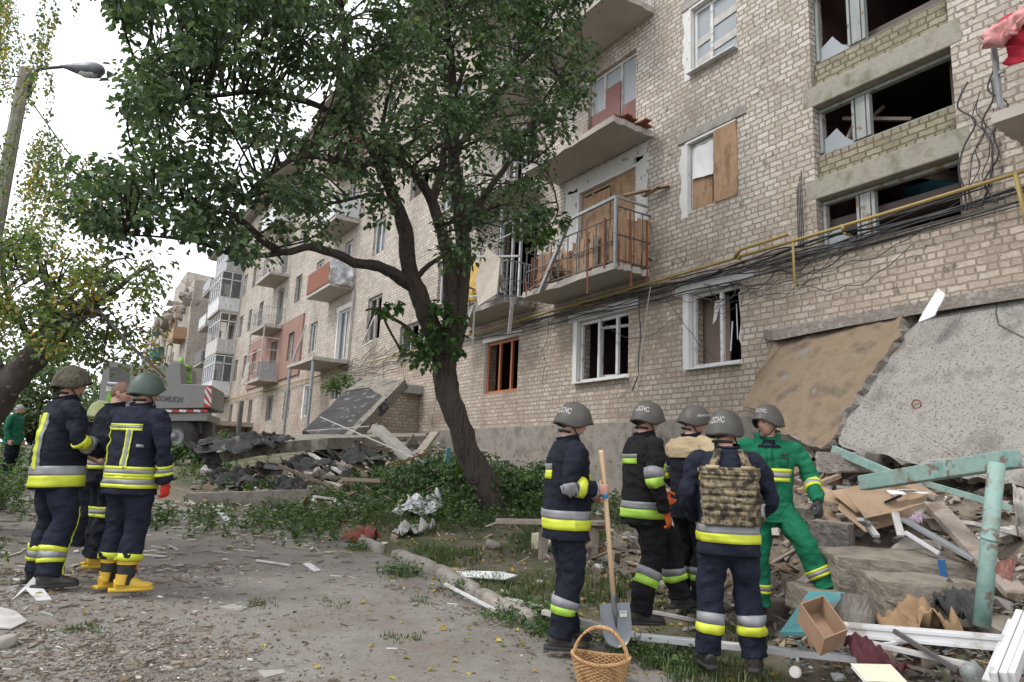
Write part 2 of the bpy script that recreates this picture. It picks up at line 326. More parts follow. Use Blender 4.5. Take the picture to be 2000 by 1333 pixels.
# ------------------------------------------------------------------ ground, road, kerb
def ground_sheet():
    mb = MB(); xs = []; x = -120.0
    def steps(brk):
        o = []
        for a, b, d in brk:
            n = max(1, int(round((b-a)/d)))
            o += [a+(b-a)*i/n for i in range(n)]
        o.append(brk[-1][1]); return o
    xs = steps([(-400, -60, 60), (-60, -10, 5), (-10, -3, .5), (-3, 3.6, .16), (3.6, 9.6, .09), (9.6, 40, 6), (40, 400, 60)])
    ys = steps([(-60, -3, 6), (-3, 2, .3), (2, 11, .1), (11, 22, .2), (22, 60, 2), (60, 600, 60)])
    nx = len(xs)
    for y in ys:
        for x in xs: mb.v.append(Vector((x, y, ground_z(x, y))))
    for j in range(len(ys)-1):
        for i in range(nx-1):
            a = j*nx+i; mb.f.append([a, a+1, a+nx+1, a+nx]); mb.mi.append(0); mb.fc.append(None)
    m, t, b = newmat('grassy_soil')
    n = tnoise(t, .9, 7, .65); n2 = tnoise(t, 7, 7, .7); n3 = tnoise(t, 38, 5, .6)
    r = cramp(t, [(.30, (.13, .10, .072)), (.46, (.165, .135, .10)), (.56, (.085, .095, .045)), (.7, (.05, .075, .028))]); t.links.new(n.outputs['Fac'], r.inputs['Fac'])
    r2 = cramp(t, [(.3, (.6, .58, .55)), (.5, (1, 1, 1)), (.72, (1.35, 1.3, 1.22))]); t.links.new(n2.outputs['Fac'], r2.inputs['Fac'])
    c = mixc(t, 1.0, r.outputs['Color'], r2.outputs['Color'], 'MULTIPLY')
    r3 = cramp(t, [(.66, (0, 0, 0)), (.7, (1, 1, 1))]); t.links.new(n3.outputs['Fac'], r3.inputs['Fac'])
    c = mixc(t, r3.outputs['Color'], c, (.34, .31, .27)); t.links.new(c, b.inputs['Base Color']); b.inputs['Roughness'].default_value = .97
    bump(t, b, n2.outputs['Fac'], .8, .05)
    # the rubble banks are bare grey-brown dust
    tcn = t.nodes.new('ShaderNodeTexCoord'); sp = t.nodes.new('ShaderNodeSeparateXYZ'); t.links.new(tcn.outputs['Object'], sp.inputs[0])
    m1 = t.nodes.new('ShaderNodeMapRange'); m1.inputs['From Min'].default_value = 4.7; m1.inputs['From Max'].default_value = 5.5; t.links.new(sp.outputs['X'], m1.inputs['Value'])
    m2 = t.nodes.new('ShaderNodeMapRange'); m2.inputs['From Min'].default_value = 7.4; m2.inputs['From Max'].default_value = 6.4; t.links.new(sp.outputs['Y'], m2.inputs['Value'])
    mu = t.nodes.new('ShaderNodeMath'); mu.operation = 'MULTIPLY'; t.links.new(m1.outputs[0], mu.inputs[0]); t.links.new(m2.outputs[0], mu.inputs[1])
    rd = cramp(t, [(.3, (.11, .085, .065)), (.5, (.19, .155, .125)), (.7, (.26, .225, .185))]); t.links.new(n2.outputs['Fac'], rd.inputs['Fac'])
    t.links.new(mixc(t, mu.outputs[0], c, rd.outputs['Color']), b.inputs['Base Color'])
    mb.build('ground', m, smooth=True, kind='structure', origin=(0, 0, 0))
ground_sheet()
def road():
    mb = MB(); n = 60; xs = [-.75+i*(3.62+.75)/28 for i in range(29)]; ys = []
    y = -3.0
    while y < 40: ys.append(y); y += .12 if y < 12 else .6
    nx = len(xs)
    for y in ys:
        for i, x in enumerate(xs):
            xx = lerp(-.75, 3.58-2.0*sst((y-10.2)/3.2), i/(nx-1))
            if i == 0: xx = x + .35*noise.noise(Vector((0, y*.8, 1)))
            if i == nx-1: xx = 3.58 - 2.0*sst((y-10.2)/3.2) + (.25*noise.noise(Vector((5, y*1.1, 1))) if y < 5.6 else 0) + (.12*sst((5.4-y))*3 if y < 5.4 else 0)
            mb.v.append(Vector((xx, y, max(ground_z(xx, y, False), ground_z(xx, y))+.012)))
    for j in range(len(ys)-1):
        for i in range(nx-1):
            a = j*nx+i; mb.f.append([a, a+1, a+nx+1, a+nx]); mb.mi.append(0); mb.fc.append(None)
    m, t, b = newmat('dusty_asphalt')
    n1 = tnoise(t, .55, 6, .6); n2 = tnoise(t, 5, 8, .7); n3 = tnoise(t, 60, 4, .6); n4 = tnoise(t, 2.2, 8, .75)
    r = cramp(t, [(.35, (.15, .135, .12)), (.5, (.215, .20, .182)), (.64, (.175, .158, .14))]); t.links.new(n1.outputs['Fac'], r.inputs['Fac'])
    r2 = cramp(t, [(.3, (.78, .76, .74)), (.55, (1.02, 1.02, 1.02)), (.7, (1.1, 1.09, 1.08))]); t.links.new(n2.outputs['Fac'], r2.inputs['Fac'])
    c = mixc(t, 1.0, r.outputs['Color'], r2.outputs['Color'], 'MULTIPLY')
    r4 = cramp(t, [(.54, (0, 0, 0)), (.62, (.8, .8, .8))]); t.links.new(n4.outputs['Fac'], r4.inputs['Fac'])
    c = mixc(t, r4.outputs['Color'], c, (.17, .14, .115))
    r3 = cramp(t, [(.3, (.78, .77, .76)), (.5, (1, 1, 1)), (.72, (1.2, 1.19, 1.18))]); t.links.new(n3.outputs['Fac'], r3.inputs['Fac'])
    c = mixc(t, 1.0, c, r3.outputs['Color'], 'MULTIPLY')
    t.links.new(c, b.inputs['Base Color']); b.inputs['Roughness'].default_value = .92
    ad = t.nodes.new('ShaderNodeMath'); t.links.new(n3.outputs['Fac'], ad.inputs[0]); t.links.new(n2.outputs['Fac'], ad.inputs[1]); bump(t, b, ad.outputs[0], .55, .012)
    mb.build('road', m, smooth=True, kind='structure', origin=(0, 0, 0))
road()
def kerb_stone(y0, y1, dx, tilt, label):
    mb = MB(); n = 14; prof = [(-.085, -.12), (-.085, .055), (-.06, .085), (.0, .095), (.06, .085), (.085, .05), (.085, -.12)]
    for i in range(n+1):
        t = i/n; y = lerp(y0, y1, t); x = 3.66+dx+tilt*(t-.5); z = ground_z(3.5, y, False)+.02
        e = .75 if i in (0, n) else 1
        for px, pz in prof:
            q = 1+.12*noise.noise(Vector((y*3, px*20, pz*20)))
            mb.v.append(Vector((x+px*e*q, y+.02*noise.noise(Vector((px*30, y, 0))), z+pz*(e if pz > 0 else 1)*q+.012*noise.noise(Vector((y*5, px*9, 1))))))
    k = len(prof)
    for i in range(n):
        for j in range(k-1): mb.f.append([i*k+j, i*k+j+1, (i+1)*k+j+1, (i+1)*k+j]); mb.mi.append(0); mb.fc.append(None)
    for e in (list(range(k))[::-1], [n*k+j for j in range(k)]): mb.f.append(e); mb.mi.append(0); mb.fc.append(None)
    mb.build('kerb_stone', M['kerb'], smooth=True, label=label, cat='kerb', group='kerb stones along the road')
M['kerb'] = mat('kerb_concrete', (.25, .22, .195), (.32, .29, .26), 5, .95, 0, .8, 30, .012, c3=(.2, .175, .15))
kerb_stone(8.45, 9.35, -.02, .05, 'first kerb stone of the row, farthest up the road by the red rag')
kerb_stone(7.1, 8.1, .03, -.03, 'kerb stone in the middle of the row, mossy, after the gap')
kerb_stone(6.1, 7.08, .02, .03, 'kerb stone beside the white plasterboard sheet')
kerb_stone(5.1, 6.06, .0, .02, 'kerb stone nearest the camera with grass at its end')

# ------------------------------------------------------------------ the apartment block
bld = thing('apartment_building', (D, 20, ground_z(D, 20, False)), 'long five storey pale brick apartment block with blown out windows and wrecked balconies', 'building')
S_END = 62.0; Z_TOP = 16.3; FL = [4.0, 6.92, 9.85, 12.8]
holes = []; wins = []
def win(a, b=None, style='pvc', **k):
    """a = (s0, s1, z0, z1)"""
    holes.append(a[:4]); wins.append((a, style, k))
def W2(u0, v0, u1, v1):
    P = onx(u0, v0); Q = onx(u1, v1); return (Q.y, P.y, P.z, Q.z)
win((7.51, 8.67, 1.9, 3.32), style='pvc', mul=[.42], plaster=1, curtain=1)
win((10.30, 11.98, 1.9, 3.30), style='pvc', mul=[.27, .62], plaster=1, sash=1)
win((14.36, 16.03, 1.9, 3.32), style='orange', mul=[.28, .62], plaster=2)
win((7.55, 8.68, 4.93, 6.33), style='boarded', mul=[.45], plaster=3)
win((7.48, 8.58, 7.78, 9.2), style='film', mul=[.6], plaster=3)
win((10.16, 12.04, 4.1, 6.4), style='board_door', mul=[.45, .8], plaster=1)
win((10.15, 11.79, 7.1, 9.2), style='maroon_door', mul=[.35, .7])
win((13.7, 15.6, 4.3, 6.7), style='pvc', mul=[.5, .7])
win((13.9, 15.6, 7.1, 9.3), style='pvc', mul=[.4, .7])
for z in (10.05, 13.0):
    win((10.2, 11.8, z, z+2.1), style='dark', mul=[.4, .7]); win((13.9, 15.6, z, z+2.1), style='dark', mul=[.4, .7]); win((7.5, 8.6, z+.65, z+2.1), style='pvc', mul=[.5])
# stairwell: one tall opening, closed between the windows by recessed spandrels
stair = (3.95, 6.03, 3.5, 16.0); holes.append(stair)
# right of the stairwell (balcony door), mostly outside the picture
win((.6, 2.4, 4.8, 6.6), style='dark', mul=[.5])
# left part of the facade, seen from far
win((20.4, 21.9, 3.45, 4.65), style='dark', mul=[.5]); win((23.8, 25.2, 4.5, 6.26), style='tilted', mul=[.5])
for k, z in enumerate((1.9, 4.93, 8.0, 10.95, 13.85)):
    zz = (z, z+1.45)
    if k > 0:
        win((20.4, 21.9, z+1.3, z+2.3), style='dark', mul=[.5]) if k > 1 else None
        win((17.9, 19.2)+zz, style='pvc', mul=[.5])
        win((24.0, 25.2, z, z+1.45), style='pvc', mul=[.5]) if k > 1 else None
    if k != 1: win((27.6, 28.6, z-.6 if k else z, z+1.4), style='pvc', mul=[.4])
    else: win((27.4, 28.6, 4.1, 6.32), style='pvc', mul=[.4], plaster=1)
    win((31.55, 32.6)+zz, style='pvc', mul=[.5], plaster=3 if k == 0 else 0)
    win((35.0, 36.1)+zz, style='dark' if k % 2 == 0 else 'pvc', mul=[.5])
    win((38.3, 39.6, z-(.7 if k else 0), z+1.4), style='dark', mul=[.5])
    win((43.0, 44.0)+zz, style='pvc' if k == 3 else 'dark', mul=[.5])
    win((46.0, 46.9)+zz, style='dark', mul=[.5]); win((48.6, 49.6)+zz, style='pvc' if k > 2 else 'dark', mul=[.5])
    if k: win((51.4, 53.4, z-.7, z+1.4), style='dark', mul=[.5])
    win((56.0, 57.2)+zz, style='dark', mul=[.5]); win((59.0, 60.4)+zz, style='dark', mul=[.5])
PL = .98                                        # top of the rendered plinth
def wall():
    mb = MB(); hs = holes
    ss = sorted(set([-6.0, S_END]+[q for h in hs for q in h[:2]])); zs = sorted(set([PL, Z_TOP]+[q for h in hs for q in h[2:4]]))
    for i in range(len(ss)-1):
        for j in range(len(zs)-1):
            a, b, c, d = ss[i], ss[i+1], zs[j], zs[j+1]; cs, cz = (a+b)/2, (c+d)/2
            if any(h[0] < cs < h[1] and h[2] < cz < h[3] for h in hs): continue
            mb.add([(D, b, c), (D, a, c), (D, a, d), (D, b, d)], [(0, 1, 2, 3)])
    for h in hs:                                # reveals
        a, b, c, d = h[:4]; e = D+.38
        for q in ([(D, a, c), (e, a, c), (e, a, d), (D, a, d)], [(D, b, c), (D, b, d), (e, b, d), (e, b, c)],
                  [(D, a, d), (e, a, d), (e, b, d), (D, b, d)], [(D, a, c), (D, b, c), (e, b, c), (e, a, c)]):
            mb.add(q, [(0, 1, 2, 3)])
    # end walls
    for y in (-6.0, S_END): mb.add([(D, y, PL), (D+11, y, PL), (D+11, y, Z_TOP), (D, y, Z_TOP)], [(0, 1, 2, 3)])
    mb.add([(D+11, -6, PL), (D+11, S_END, PL), (D+11, S_END, Z_TOP), (D+11, -6, Z_TOP)], [(0, 1, 2, 3)])
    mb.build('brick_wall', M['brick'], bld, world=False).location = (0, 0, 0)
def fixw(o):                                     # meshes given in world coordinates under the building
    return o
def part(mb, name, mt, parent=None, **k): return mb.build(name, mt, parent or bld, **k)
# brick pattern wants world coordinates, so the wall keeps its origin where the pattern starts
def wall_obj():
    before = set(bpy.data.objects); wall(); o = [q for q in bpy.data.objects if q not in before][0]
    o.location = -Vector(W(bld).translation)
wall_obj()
pl = MB()
yy = [-6+i*1.0 for i in range(int(S_END)+7)]
for a, b in zip(yy, yy[1:]):
    X = D-.05
    pl.add([(X, b, -1.6), (X, a, -1.6), (X, a, PL), (X, b, PL)], [(0, 1, 2, 3)]); pl.add([(X, b, PL), (X, a, PL), (D+.02, a, PL+.03), (D+.02, b, PL+.03)], [(0, 1, 2, 3)])
part(pl, 'plinth', M['plinth'])
# inside: floors, back wall, partitions
it = MB()
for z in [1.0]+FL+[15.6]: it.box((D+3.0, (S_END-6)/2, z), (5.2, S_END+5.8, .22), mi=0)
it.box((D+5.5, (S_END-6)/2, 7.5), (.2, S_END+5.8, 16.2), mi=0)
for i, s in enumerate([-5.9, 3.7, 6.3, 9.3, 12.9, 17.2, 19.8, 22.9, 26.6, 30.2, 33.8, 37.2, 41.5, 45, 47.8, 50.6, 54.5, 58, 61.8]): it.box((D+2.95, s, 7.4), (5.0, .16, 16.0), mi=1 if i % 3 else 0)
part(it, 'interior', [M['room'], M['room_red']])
rf = MB(); rf.box((D+5.2, (S_END-6)/2, 16.65), (11.9, S_END+6.6, .25)); rf.box((D-.25, (S_END-6)/2, 16.45), (.7, S_END+6.2, .14))
part(rf, 'roof', M['concrete'])
def window_frame(a, style, k):
    s0, s1, z0, z1 = a[:4]; X = D+.13; mt = {'pvc': M['pvc'], 'orange': M['orange_wood'], 'film': M['pvc'], 'boarded': M['pvc'], 'board_door': M['wood'], 'maroon_door': M['pvc_dirty'], 'dark': M['wood_white'], 'tilted': M['pvc_dirty']}[style]
    mb = MB(); w = .07; d = .07
    mb.box((X, (s0+s1)/2, z0+w/2+.01), (d, s1-s0-.01, w)); mb.box((X, (s0+s1)/2, z1-w/2-.01), (d, s1-s0-.01, w))
    mb.box((X, s0+w/2+.005, (z0+z1)/2), (d-.004, w, z1-z0-2*w-.02)); mb.box((X, s1-w/2-.005, (z0+z1)/2), (d-.004, w, z1-z0-2*w-.02))
    for q in k.get('mul', []): mb.box((X-.002, s0+(s1-s0)*q, (z0+z1)/2), (d, w, z1-z0-2*w-.022))
    if style in ('pvc', 'dark', 'film') and s0 < 18: mb.box((D-.03, (s0+s1)/2, z0-.02), (.2, s1-s0+.06, .03))
    o = mb.build('window', mt, bld, bevel=.006 if s0 < 18 else 0)
    return o, X
WL = {}
for a, style, k in wins:
    o, X = window_frame(a, style, k); s0, s1, z0, z1 = a[:4]; WL[(s0, z0)] = o
    if style == 'orange': tag(o, 'orange painted wooden window with no glass, left of the white ones')
    if style == 'pvc' and (s0 > 18 or z0 > 9):
        g = MB(); ns = [0]+k['mul']+[1]; seed = random.random()
        for q0, q1 in zip(ns, ns[1:]):
            if random.random() < .5: continue
            g.add([(X, lerp(s0, s1, q0), z0+.05), (X, lerp(s0, s1, q1), z0+.05), (X, lerp(s0, s1, q1), z1-.05), (X, lerp(s0, s1, q0), z1-.05)], [(0, 1, 2, 3)])
        if g.f: g.build('pane', M['glass'], o)
    if style == 'film':
        g = MB(); g.add([(X, s0+.05, z0+.05), (X, s1-.05, z0+.05), (X, s1-.05, z1-.05), (X, s0+.05, z1-.05)], [(0, 1, 2, 3)]); g.build('plastic_film', M['film'], o)
        g = MB()
        for sa, sb, zz in ((s0+.08, s0+.62, z0+.86), (s0+.68, s1-.08, z0+.62), (s0+.08, s0+.62, z0+.35), (s0+.68, s1-.08, z0+.2)):
            g.add([(X-.02, sa, zz), (X-.02, sb, zz-.03), (X-.02, sb, zz+.13), (X-.02, sa, zz+.16)], [(0, 1, 2, 3)])
        g.build('tape_strip', M['pvc_dirty'], o)
    if style == 'boarded':
        mid = lerp(s0, s1, .45); g = MB(); g.box((D-.012, (s0+mid)/2-.03, (z0+z1)/2+.0), (.02, mid-s0+.02, z1-z0+.02)); g.build('plywood_board', M['osb'], o)
        g = MB(); g.box((X-.045, (mid+s1)/2+.02, z0+(z1-z0)*.27), (.018, s1-mid-.14, (z1-z0)*.5)); g.build('plywood_board', M['osb'], o)
        g = MB(); n = 8
        for i in range(n+1):
            for j in range(7):
                y = lerp(mid+.04, s1-.08, i/n); zt = z1-.1-(z1-z0)*.46*j/6*(1+.1*(1-i/n)); g.v.append(Vector((X-.062-.01*sin(i*1.3+j)-(.04*(j/6)**6), y, zt)))
        for i in range(n):
            for j in range(6): g.f.append([i*7+j, i*7+j+1, (i+1)*7+j+1, (i+1)*7+j]); g.mi.append(0); g.fc.append(None)
        g.build('paper_sheet', M['paper'], o, smooth=True)
    if style == 'board_door':
        g = MB(); g.box((X-.05, lerp(s0, s1, .22), (z0+z1)/2+.1), (.02, (s1-s0)*.42, z1-z0-.2)); g.build('plywood_board', M['osb'], o)
        g = MB(); g.box((X-.055, lerp(s0, s1, .7), (z0+z1)/2), (.02, (s1-s0)*.48, z1-z0-.3)); g.build('plywood_board', M['osb'], o)
    if style == 'maroon_door':
        g = MB(); g.add([(X, s0+.05, z0+.05), (X, s1-.05, z0+.05), (X, s1-.05, z1-.05), (X, s0+.05, z1-.05)], [(0, 1, 2, 3)]); g.build('plastic_film', M['film'], o)
        g = MB(); g.box((X-.06, lerp(s0, s1, .5), z0+.85), (.02, (s1-s0)*.3, 1.5)); g.box((X-.05, lerp(s0, s1, .82), z0+.6), (.02, (s1-s0)*.33, 1.1)); g.box((X-.05, lerp(s0, s1, .16), z0+.5), (.02, (s1-s0)*.28, .9)); g.build('maroon_panel', M['maroon'], o)
    if style == 'tilted':
        g = MB(); g.bar((D-.1, s0+.3, z0+.9), (D-.35, s0+1.0, z0-.3), .05); g.bar((D-.35, s0+1.0, z0-.3), (D-.1, s0+.2, z0-.05), .05); g.bar((D-.1, s0+.2, z0-.05), (D-.1, s0+.3, z0+.9), .05); g.build('hanging_sash', M['pvc_dirty'], o)
    if k.get('sash'):
        g = MB(); c = (X+.05, s0+.95, 0)
        y0, y1 = s0+.08, s0+1.1; xa, xb = X+.1, X+.42
        for p, q in (((xb, y0, z0+.12), (xa, y1, z0+.12)), ((xb, y0, z1-.2), (xa, y1, z1-.2)), ((xb, y0, z0+.12), (xb, y0, z1-.2)), ((xa, y1, z0+.12), (xa, y1, z1-.2))): g.bar(p, q, .06)
        g.build('open_sash', M['pvc'], o)
    if k.get('curtain'):
        g = MB(); g.box((X+.4, s1-.2, (z0+z1)/2), (.03, .62, z1-z0)); g.build('side_panel', mat('room_side_panel', (.30, .23, .19), (.34, .27, .22), 3, .9, 0, .2), o)
        g = MB()
        for q in (0, 2, 5):
            y = s0+.10+.03*q; g.bar((X-.03, y, z1-.15-.1*q), (X-.04, y-.06+.02*q, z0+.55-.06*q), .012, .02)
        g.add([(X-.05, s0+.02, z0+.9), (X-.06, s0+.1, z0+.45), (X-.05, s0+.02, z0+.2)], [(0, 1, 2)]); g.add([(X+.03, s1-.62, z1-.2), (X+.03, s1-.5, z1-.55), (X+.03, s1-.42, z1-.62), (X+.03, s1-.48, z1-.2)], [(0, 1, 2, 3)])
        g.build('torn_blind', M['pvc'], o)
    p = k.get('plaster', 0)
    if p:
        g = MB(); t = .012; lw = .17
        def patch(a, b, c, d, jag=.0):
            n = 10; ring = []
            for i in range(n+1): ring.append((D-t, b + jag*random.uniform(-.4, 1), lerp(c, d, i/n)))
            for i in range(n+1): ring.append((D-t, a, lerp(d, c, i/n)))
            K = len(ring); bot = [(D+.001, q[1], q[2]) for q in ring]
            g.add(ring+bot, [tuple(range(K))[::-1]]+[(i, (i+1) % K, (i+1) % K+K, i+K) for i in range(K)])
        if p in (1,): patch(s0-.28, s1+.34, z1+.002, z1+.2); patch(s1+.002, s1+.14, z0-.04, z1+.0)
        if p == 2: patch(s0-.12, s1+.12, z1+.002, z1+.14)
        if p == 3: patch(s1+.002, s1+.17, z0-.1, z1, .06); patch(s0-.01, s1+.05, z1+.002, z1+.05)
        # painted reveal on the far jamb and the head
        for q in ([(D-.004, s1-.003, z0+.002), (X-.04, s1-.003, z0+.002), (X-.04, s1-.003, z1-.003), (D-.004, s1-.003, z1-.003)], [(D-.004, s0, z1-.004), (D-.004, s1, z1-.004), (X-.04, s1, z1-.004), (X-.04, s0, z1-.004)]): g.add(q, [(0, 1, 2, 3)])
        g.build('plaster_surround', M['plaster'], o)
    if s0 < 10 and p == 3:
        g = MB(); g.box((D-.012, (s0+s1)/2, z1+.16), (.03, s1-s0+.5, .2)); g.build('lintel', M['concrete'], o, bevel=.01)
# broken bits inside the orange window: ragged plaster edge
# stairwell bay
levels = [(3.5, 4.35), (5.1, 5.93), (6.72, 8.0), (8.9, 9.9), (11.4, 12.4), (14, 15)]
for (a, b), (c, d) in zip(levels, levels[1:]+[(15.9, 16)]):
    zb = b+.36; st = MB(); li = MB()
    st.add([(D+.1, 3.96, zb), (D+.1, 3.96, c), (D+.1, 6.02, c), (D+.1, 6.02, zb)], [(0, 1, 2, 3)]); st.box((D+.2, 4.99, (zb+c)/2-.001), (.19, 2.055, c-zb-.004))
    st.add([(D+.1, 3.96, c), (D+.36, 3.96, c), (D+.36, 6.02, c), (D+.1, 6.02, c)], [(0, 1, 2, 3)])
    li.box((D+.165, 5.0, b+.18), (.34, 2.4, .355), jit=.006)
    f = MB(); X = D+.2
    f.box((X, 4.99, a+.025), (.09, 2.04, .04)); f.box((X, 4.99, b-.035), (.09, 2.04, .05))
    for y, ww in ((3.99, .03), (5.99, .05), (5.33, .15), (5.21, .05), (5.45, .04)): f.box((X-.002, y, (a+b)/2), (.09, ww, b-a-.15))
    wo = f.build('window', M['wood_white'], bld, label='peeling white stairwell window with no glass')
    g = MB(); g.add([(X, 5.42, a+.05), (X, 5.96, a+.05), (X, 5.96, a+.3), (X, 5.75, a+.42), (X, 5.6, a+.2)], [(0, 1, 2, 3, 4)]); g.build('glass_shard', M['film'], wo)
    st.build('spandrel', M['brick_moss'], bld); li.build('lintel', M['lintel'], bld, bevel=.02)
sw = MB(); sw.box((D+1.6, 4.1, 4.6), (2.4, .1, 3.6), mi=0); sw.box((D+2.6, 5.0, 4.0), (.1, 1.9, 2.4), mi=1)
sw.bar((D+.7, 4.2, 4.3), (D+1.6, 6.0, 5.3), 1.0, .15, mi=0); sw.bar((D+.4, 5.9, 5.25), (D+.8, 5.3, 5.9), .07, .05, mi=2); sw.bar((D+.3, 5.7, 5.2), (D+.6, 5.6, 5.85), .07, .05, mi=2); sw.bar((D+.5, 5.8, 5.8), (D+.6, 4.8, 5.4), .08, .05, mi=2)
sw.build('staircase', [M['room'], M['stair_blue'], M['wood_old']], bld)
# salmon insulated panel round one flat
pk = MB()
def panel_rect(mb, s0, s1, z0, z1, hs, X, th):
    ss = sorted(set([s0, s1]+[min(max(q, s0), s1) for h in hs for q in h[:2]])); zs = sorted(set([z0, z1]+[min(max(q, z0), z1) for h in hs for q in h[2:]]))
    for i in range(len(ss)-1):
        for j in range(len(zs)-1):
            c = ((ss[i]+ss[i+1])/2, (zs[j]+zs[j+1])/2)
            if any(h[0] < c[0] < h[1] and h[2] < c[1] < h[3] for h in hs): continue
            mb.box((X+th/2, c[0], c[1]), (th, ss[i+1]-ss[i], zs[j+1]-zs[j]))
panel_rect(pk, 33.75, 45.0, 4.03, 7.12, [(35.0, 36.1, 4.93, 6.38), (38.3, 39.6, 4.23, 6.33), (43.0, 44.0, 4.93, 6.38)], D-.09, .085)
pk.build('insulation_panel', M['pink'], bld, label='salmon pink insulated panel around one flat')

# ------------------------------------------------------------------ balconies
def balcony(s0, s1, z, X=8.45, th=.13, label=None, jag=.03):
    mb = MB(); mb.slab([(X, s0, z+th), (X, s1, z+th), (D-.004, s1, z+th), (D-.004, s0, z+th)], th, (0, 0, 1), jag=jag, div=12)
    return mb.build('balcony', M['concrete_under'], bld, label=label)
def railing(mb, pts, z0, h, n=8, r=.012, lean=0):
    """pts: corner list in plan"""
    for (xa, ya), (xb, yb) in zip(pts, pts[1:]):
        L = math.hypot(xb-xa, yb-ya); k = max(2, int(L/ .17)) if n is None else n
        for zz in (z0+.06, z0+h*.5, z0+h): mb.bar((xa, ya, zz), (xb, yb, zz), .025)
        for i in range(k+1): 
            t = i/k; mb.bar((lerp(xa, xb, t), lerp(ya, yb, t), z0-.02), (lerp(xa, xb, t)+random.uniform(-.01, .01), lerp(ya, yb, t)+random.uniform(-.02, .02), z0+h), .018)
M['rust_board'] = mat('reddish_fibreboard', (.24, .135, .09), (.29, .175, .12), 4, .85, 0, .4, 30, .004)
# the wrecked one in the middle of the picture, second floor
b2 = balcony(9.62, 12.95, 3.86, X=8.55, label='wrecked balcony full of splintered boards above the white windows', jag=.09)
zf = 3.99
rl = MB(); X = 8.6
railing(rl, [(D, 9.68), (X, 9.68)], zf, 1.15, 4); railing(rl, [(X, 9.68), (X, 12.8)], zf, .95, 10); railing(rl, [(X, 12.8), (D, 12.8)], zf, .95, 3)
rl.build('railing', M['dark_steel'], b2)
gf = MB(); gf.bar((X-.02, 9.7, zf-.1), (X-.02, 9.7, zf+1.35), .055); gf.bar((X-.02, 9.7, zf+1.35), (X-.03, 11.15, zf+1.3), .06); gf.bar((X-.03, 11.15, zf+1.3), (X-.1, 12.1, zf-.15), .07)
gf.bar((X-.02, 9.7, zf+1.35), (D-.1, 9.66, zf+1.32), .04); gf.build('bent_frame', M['steel'], b2)
bd = MB()
for i in range(7):
    y = 9.66; x0 = lerp(X+.05, D-.06, i/6.3); bd.box((x0+.05, y+.03, zf+.5+random.uniform(-.03, .05)), (.125, .016, .98+random.uniform(-.08, .1)), rot=Matrix.Rotation(random.uniform(-.06, .06), 3, 'Y'))
bd.build('side_boards', M['osb'], b2)
bd = MB()
for i in range(46):
    y = random.uniform(9.85, 12.7); x = random.uniform(X+.1, D-.2); L = random.uniform(.3, .95); d = Vector((random.uniform(-.4, .4), random.uniform(-1, 1), random.uniform(-.1, 1.1))).normalized()
    c = Vector((x, y, zf+.12+.5*max(0, d.z)*L+random.uniform(0, .25))); bd.cur = random.choice((0, 0, 1, 2))
    bd.bar(c-d*L/2, c+d*L/2, random.uniform(.03, .16), .015)
for i in range(5):
    y = 10.3+i*.42; bd.cur = 2; bd.box((X+.12+.05*i, y, zf+.42), (.02, .36, random.uniform(.5, .9)), rot=Matrix.Rotation(random.uniform(-.3, .3), 3, 'X') @ Matrix.Rotation(random.uniform(-.2, .2), 3, 'Z'))
bd.build('splintered_boards', [M['wood'], M['wood_old'], M['osb']], b2)
fp = MB()
for i in range(9):
    y = 9.78+i*.15
    if i in (3,): continue
    fp.cur = i % 2; fp.box((X+.055, y, zf+.42+random.uniform(-.05, .05)), (.015, .13, .82+random.uniform(-.22, .06)), rot=Matrix.Rotation(random.uniform(-.07, .07), 3, 'X'))
fp.build('front_boards', [M['wood_old'], M['osb']], b2)
fp = MB(); fp.box((X+.06, 12.15, zf+.42), (.015, .55, .72), rot=Matrix.Rotation(.1, 3, 'X')); fp.box((X+.5, 12.76, zf+.45), (.8, .015, .8)); fp.build('fibreboard_panel', M['rust_board'], b2)
rs = MB()
for y, x, dz0, dz1 in ((9.68, 8.66, -.05, 1.1), (9.64, 8.95, -.45, 1.1), (9.66, 9.4, -.25, 1.05), (10.45, 8.52, -.5, .9), (10.0, 8.57, -.05, 1.0), (12.7, 8.56, -.1, .3)): rs = MB(); rs.bar((x, y, zf+dz0), (x+random.uniform(-.03, .03), y+.03, zf+dz1), .035); rs.build('rusty_bar', M['rust'], b2)
rs = MB(); rs.bar((8.5, 11.6, zf+.35), (8.5, 12.5, zf-.05), .03); rs.build('rusty_bar', M['rust'], b2)
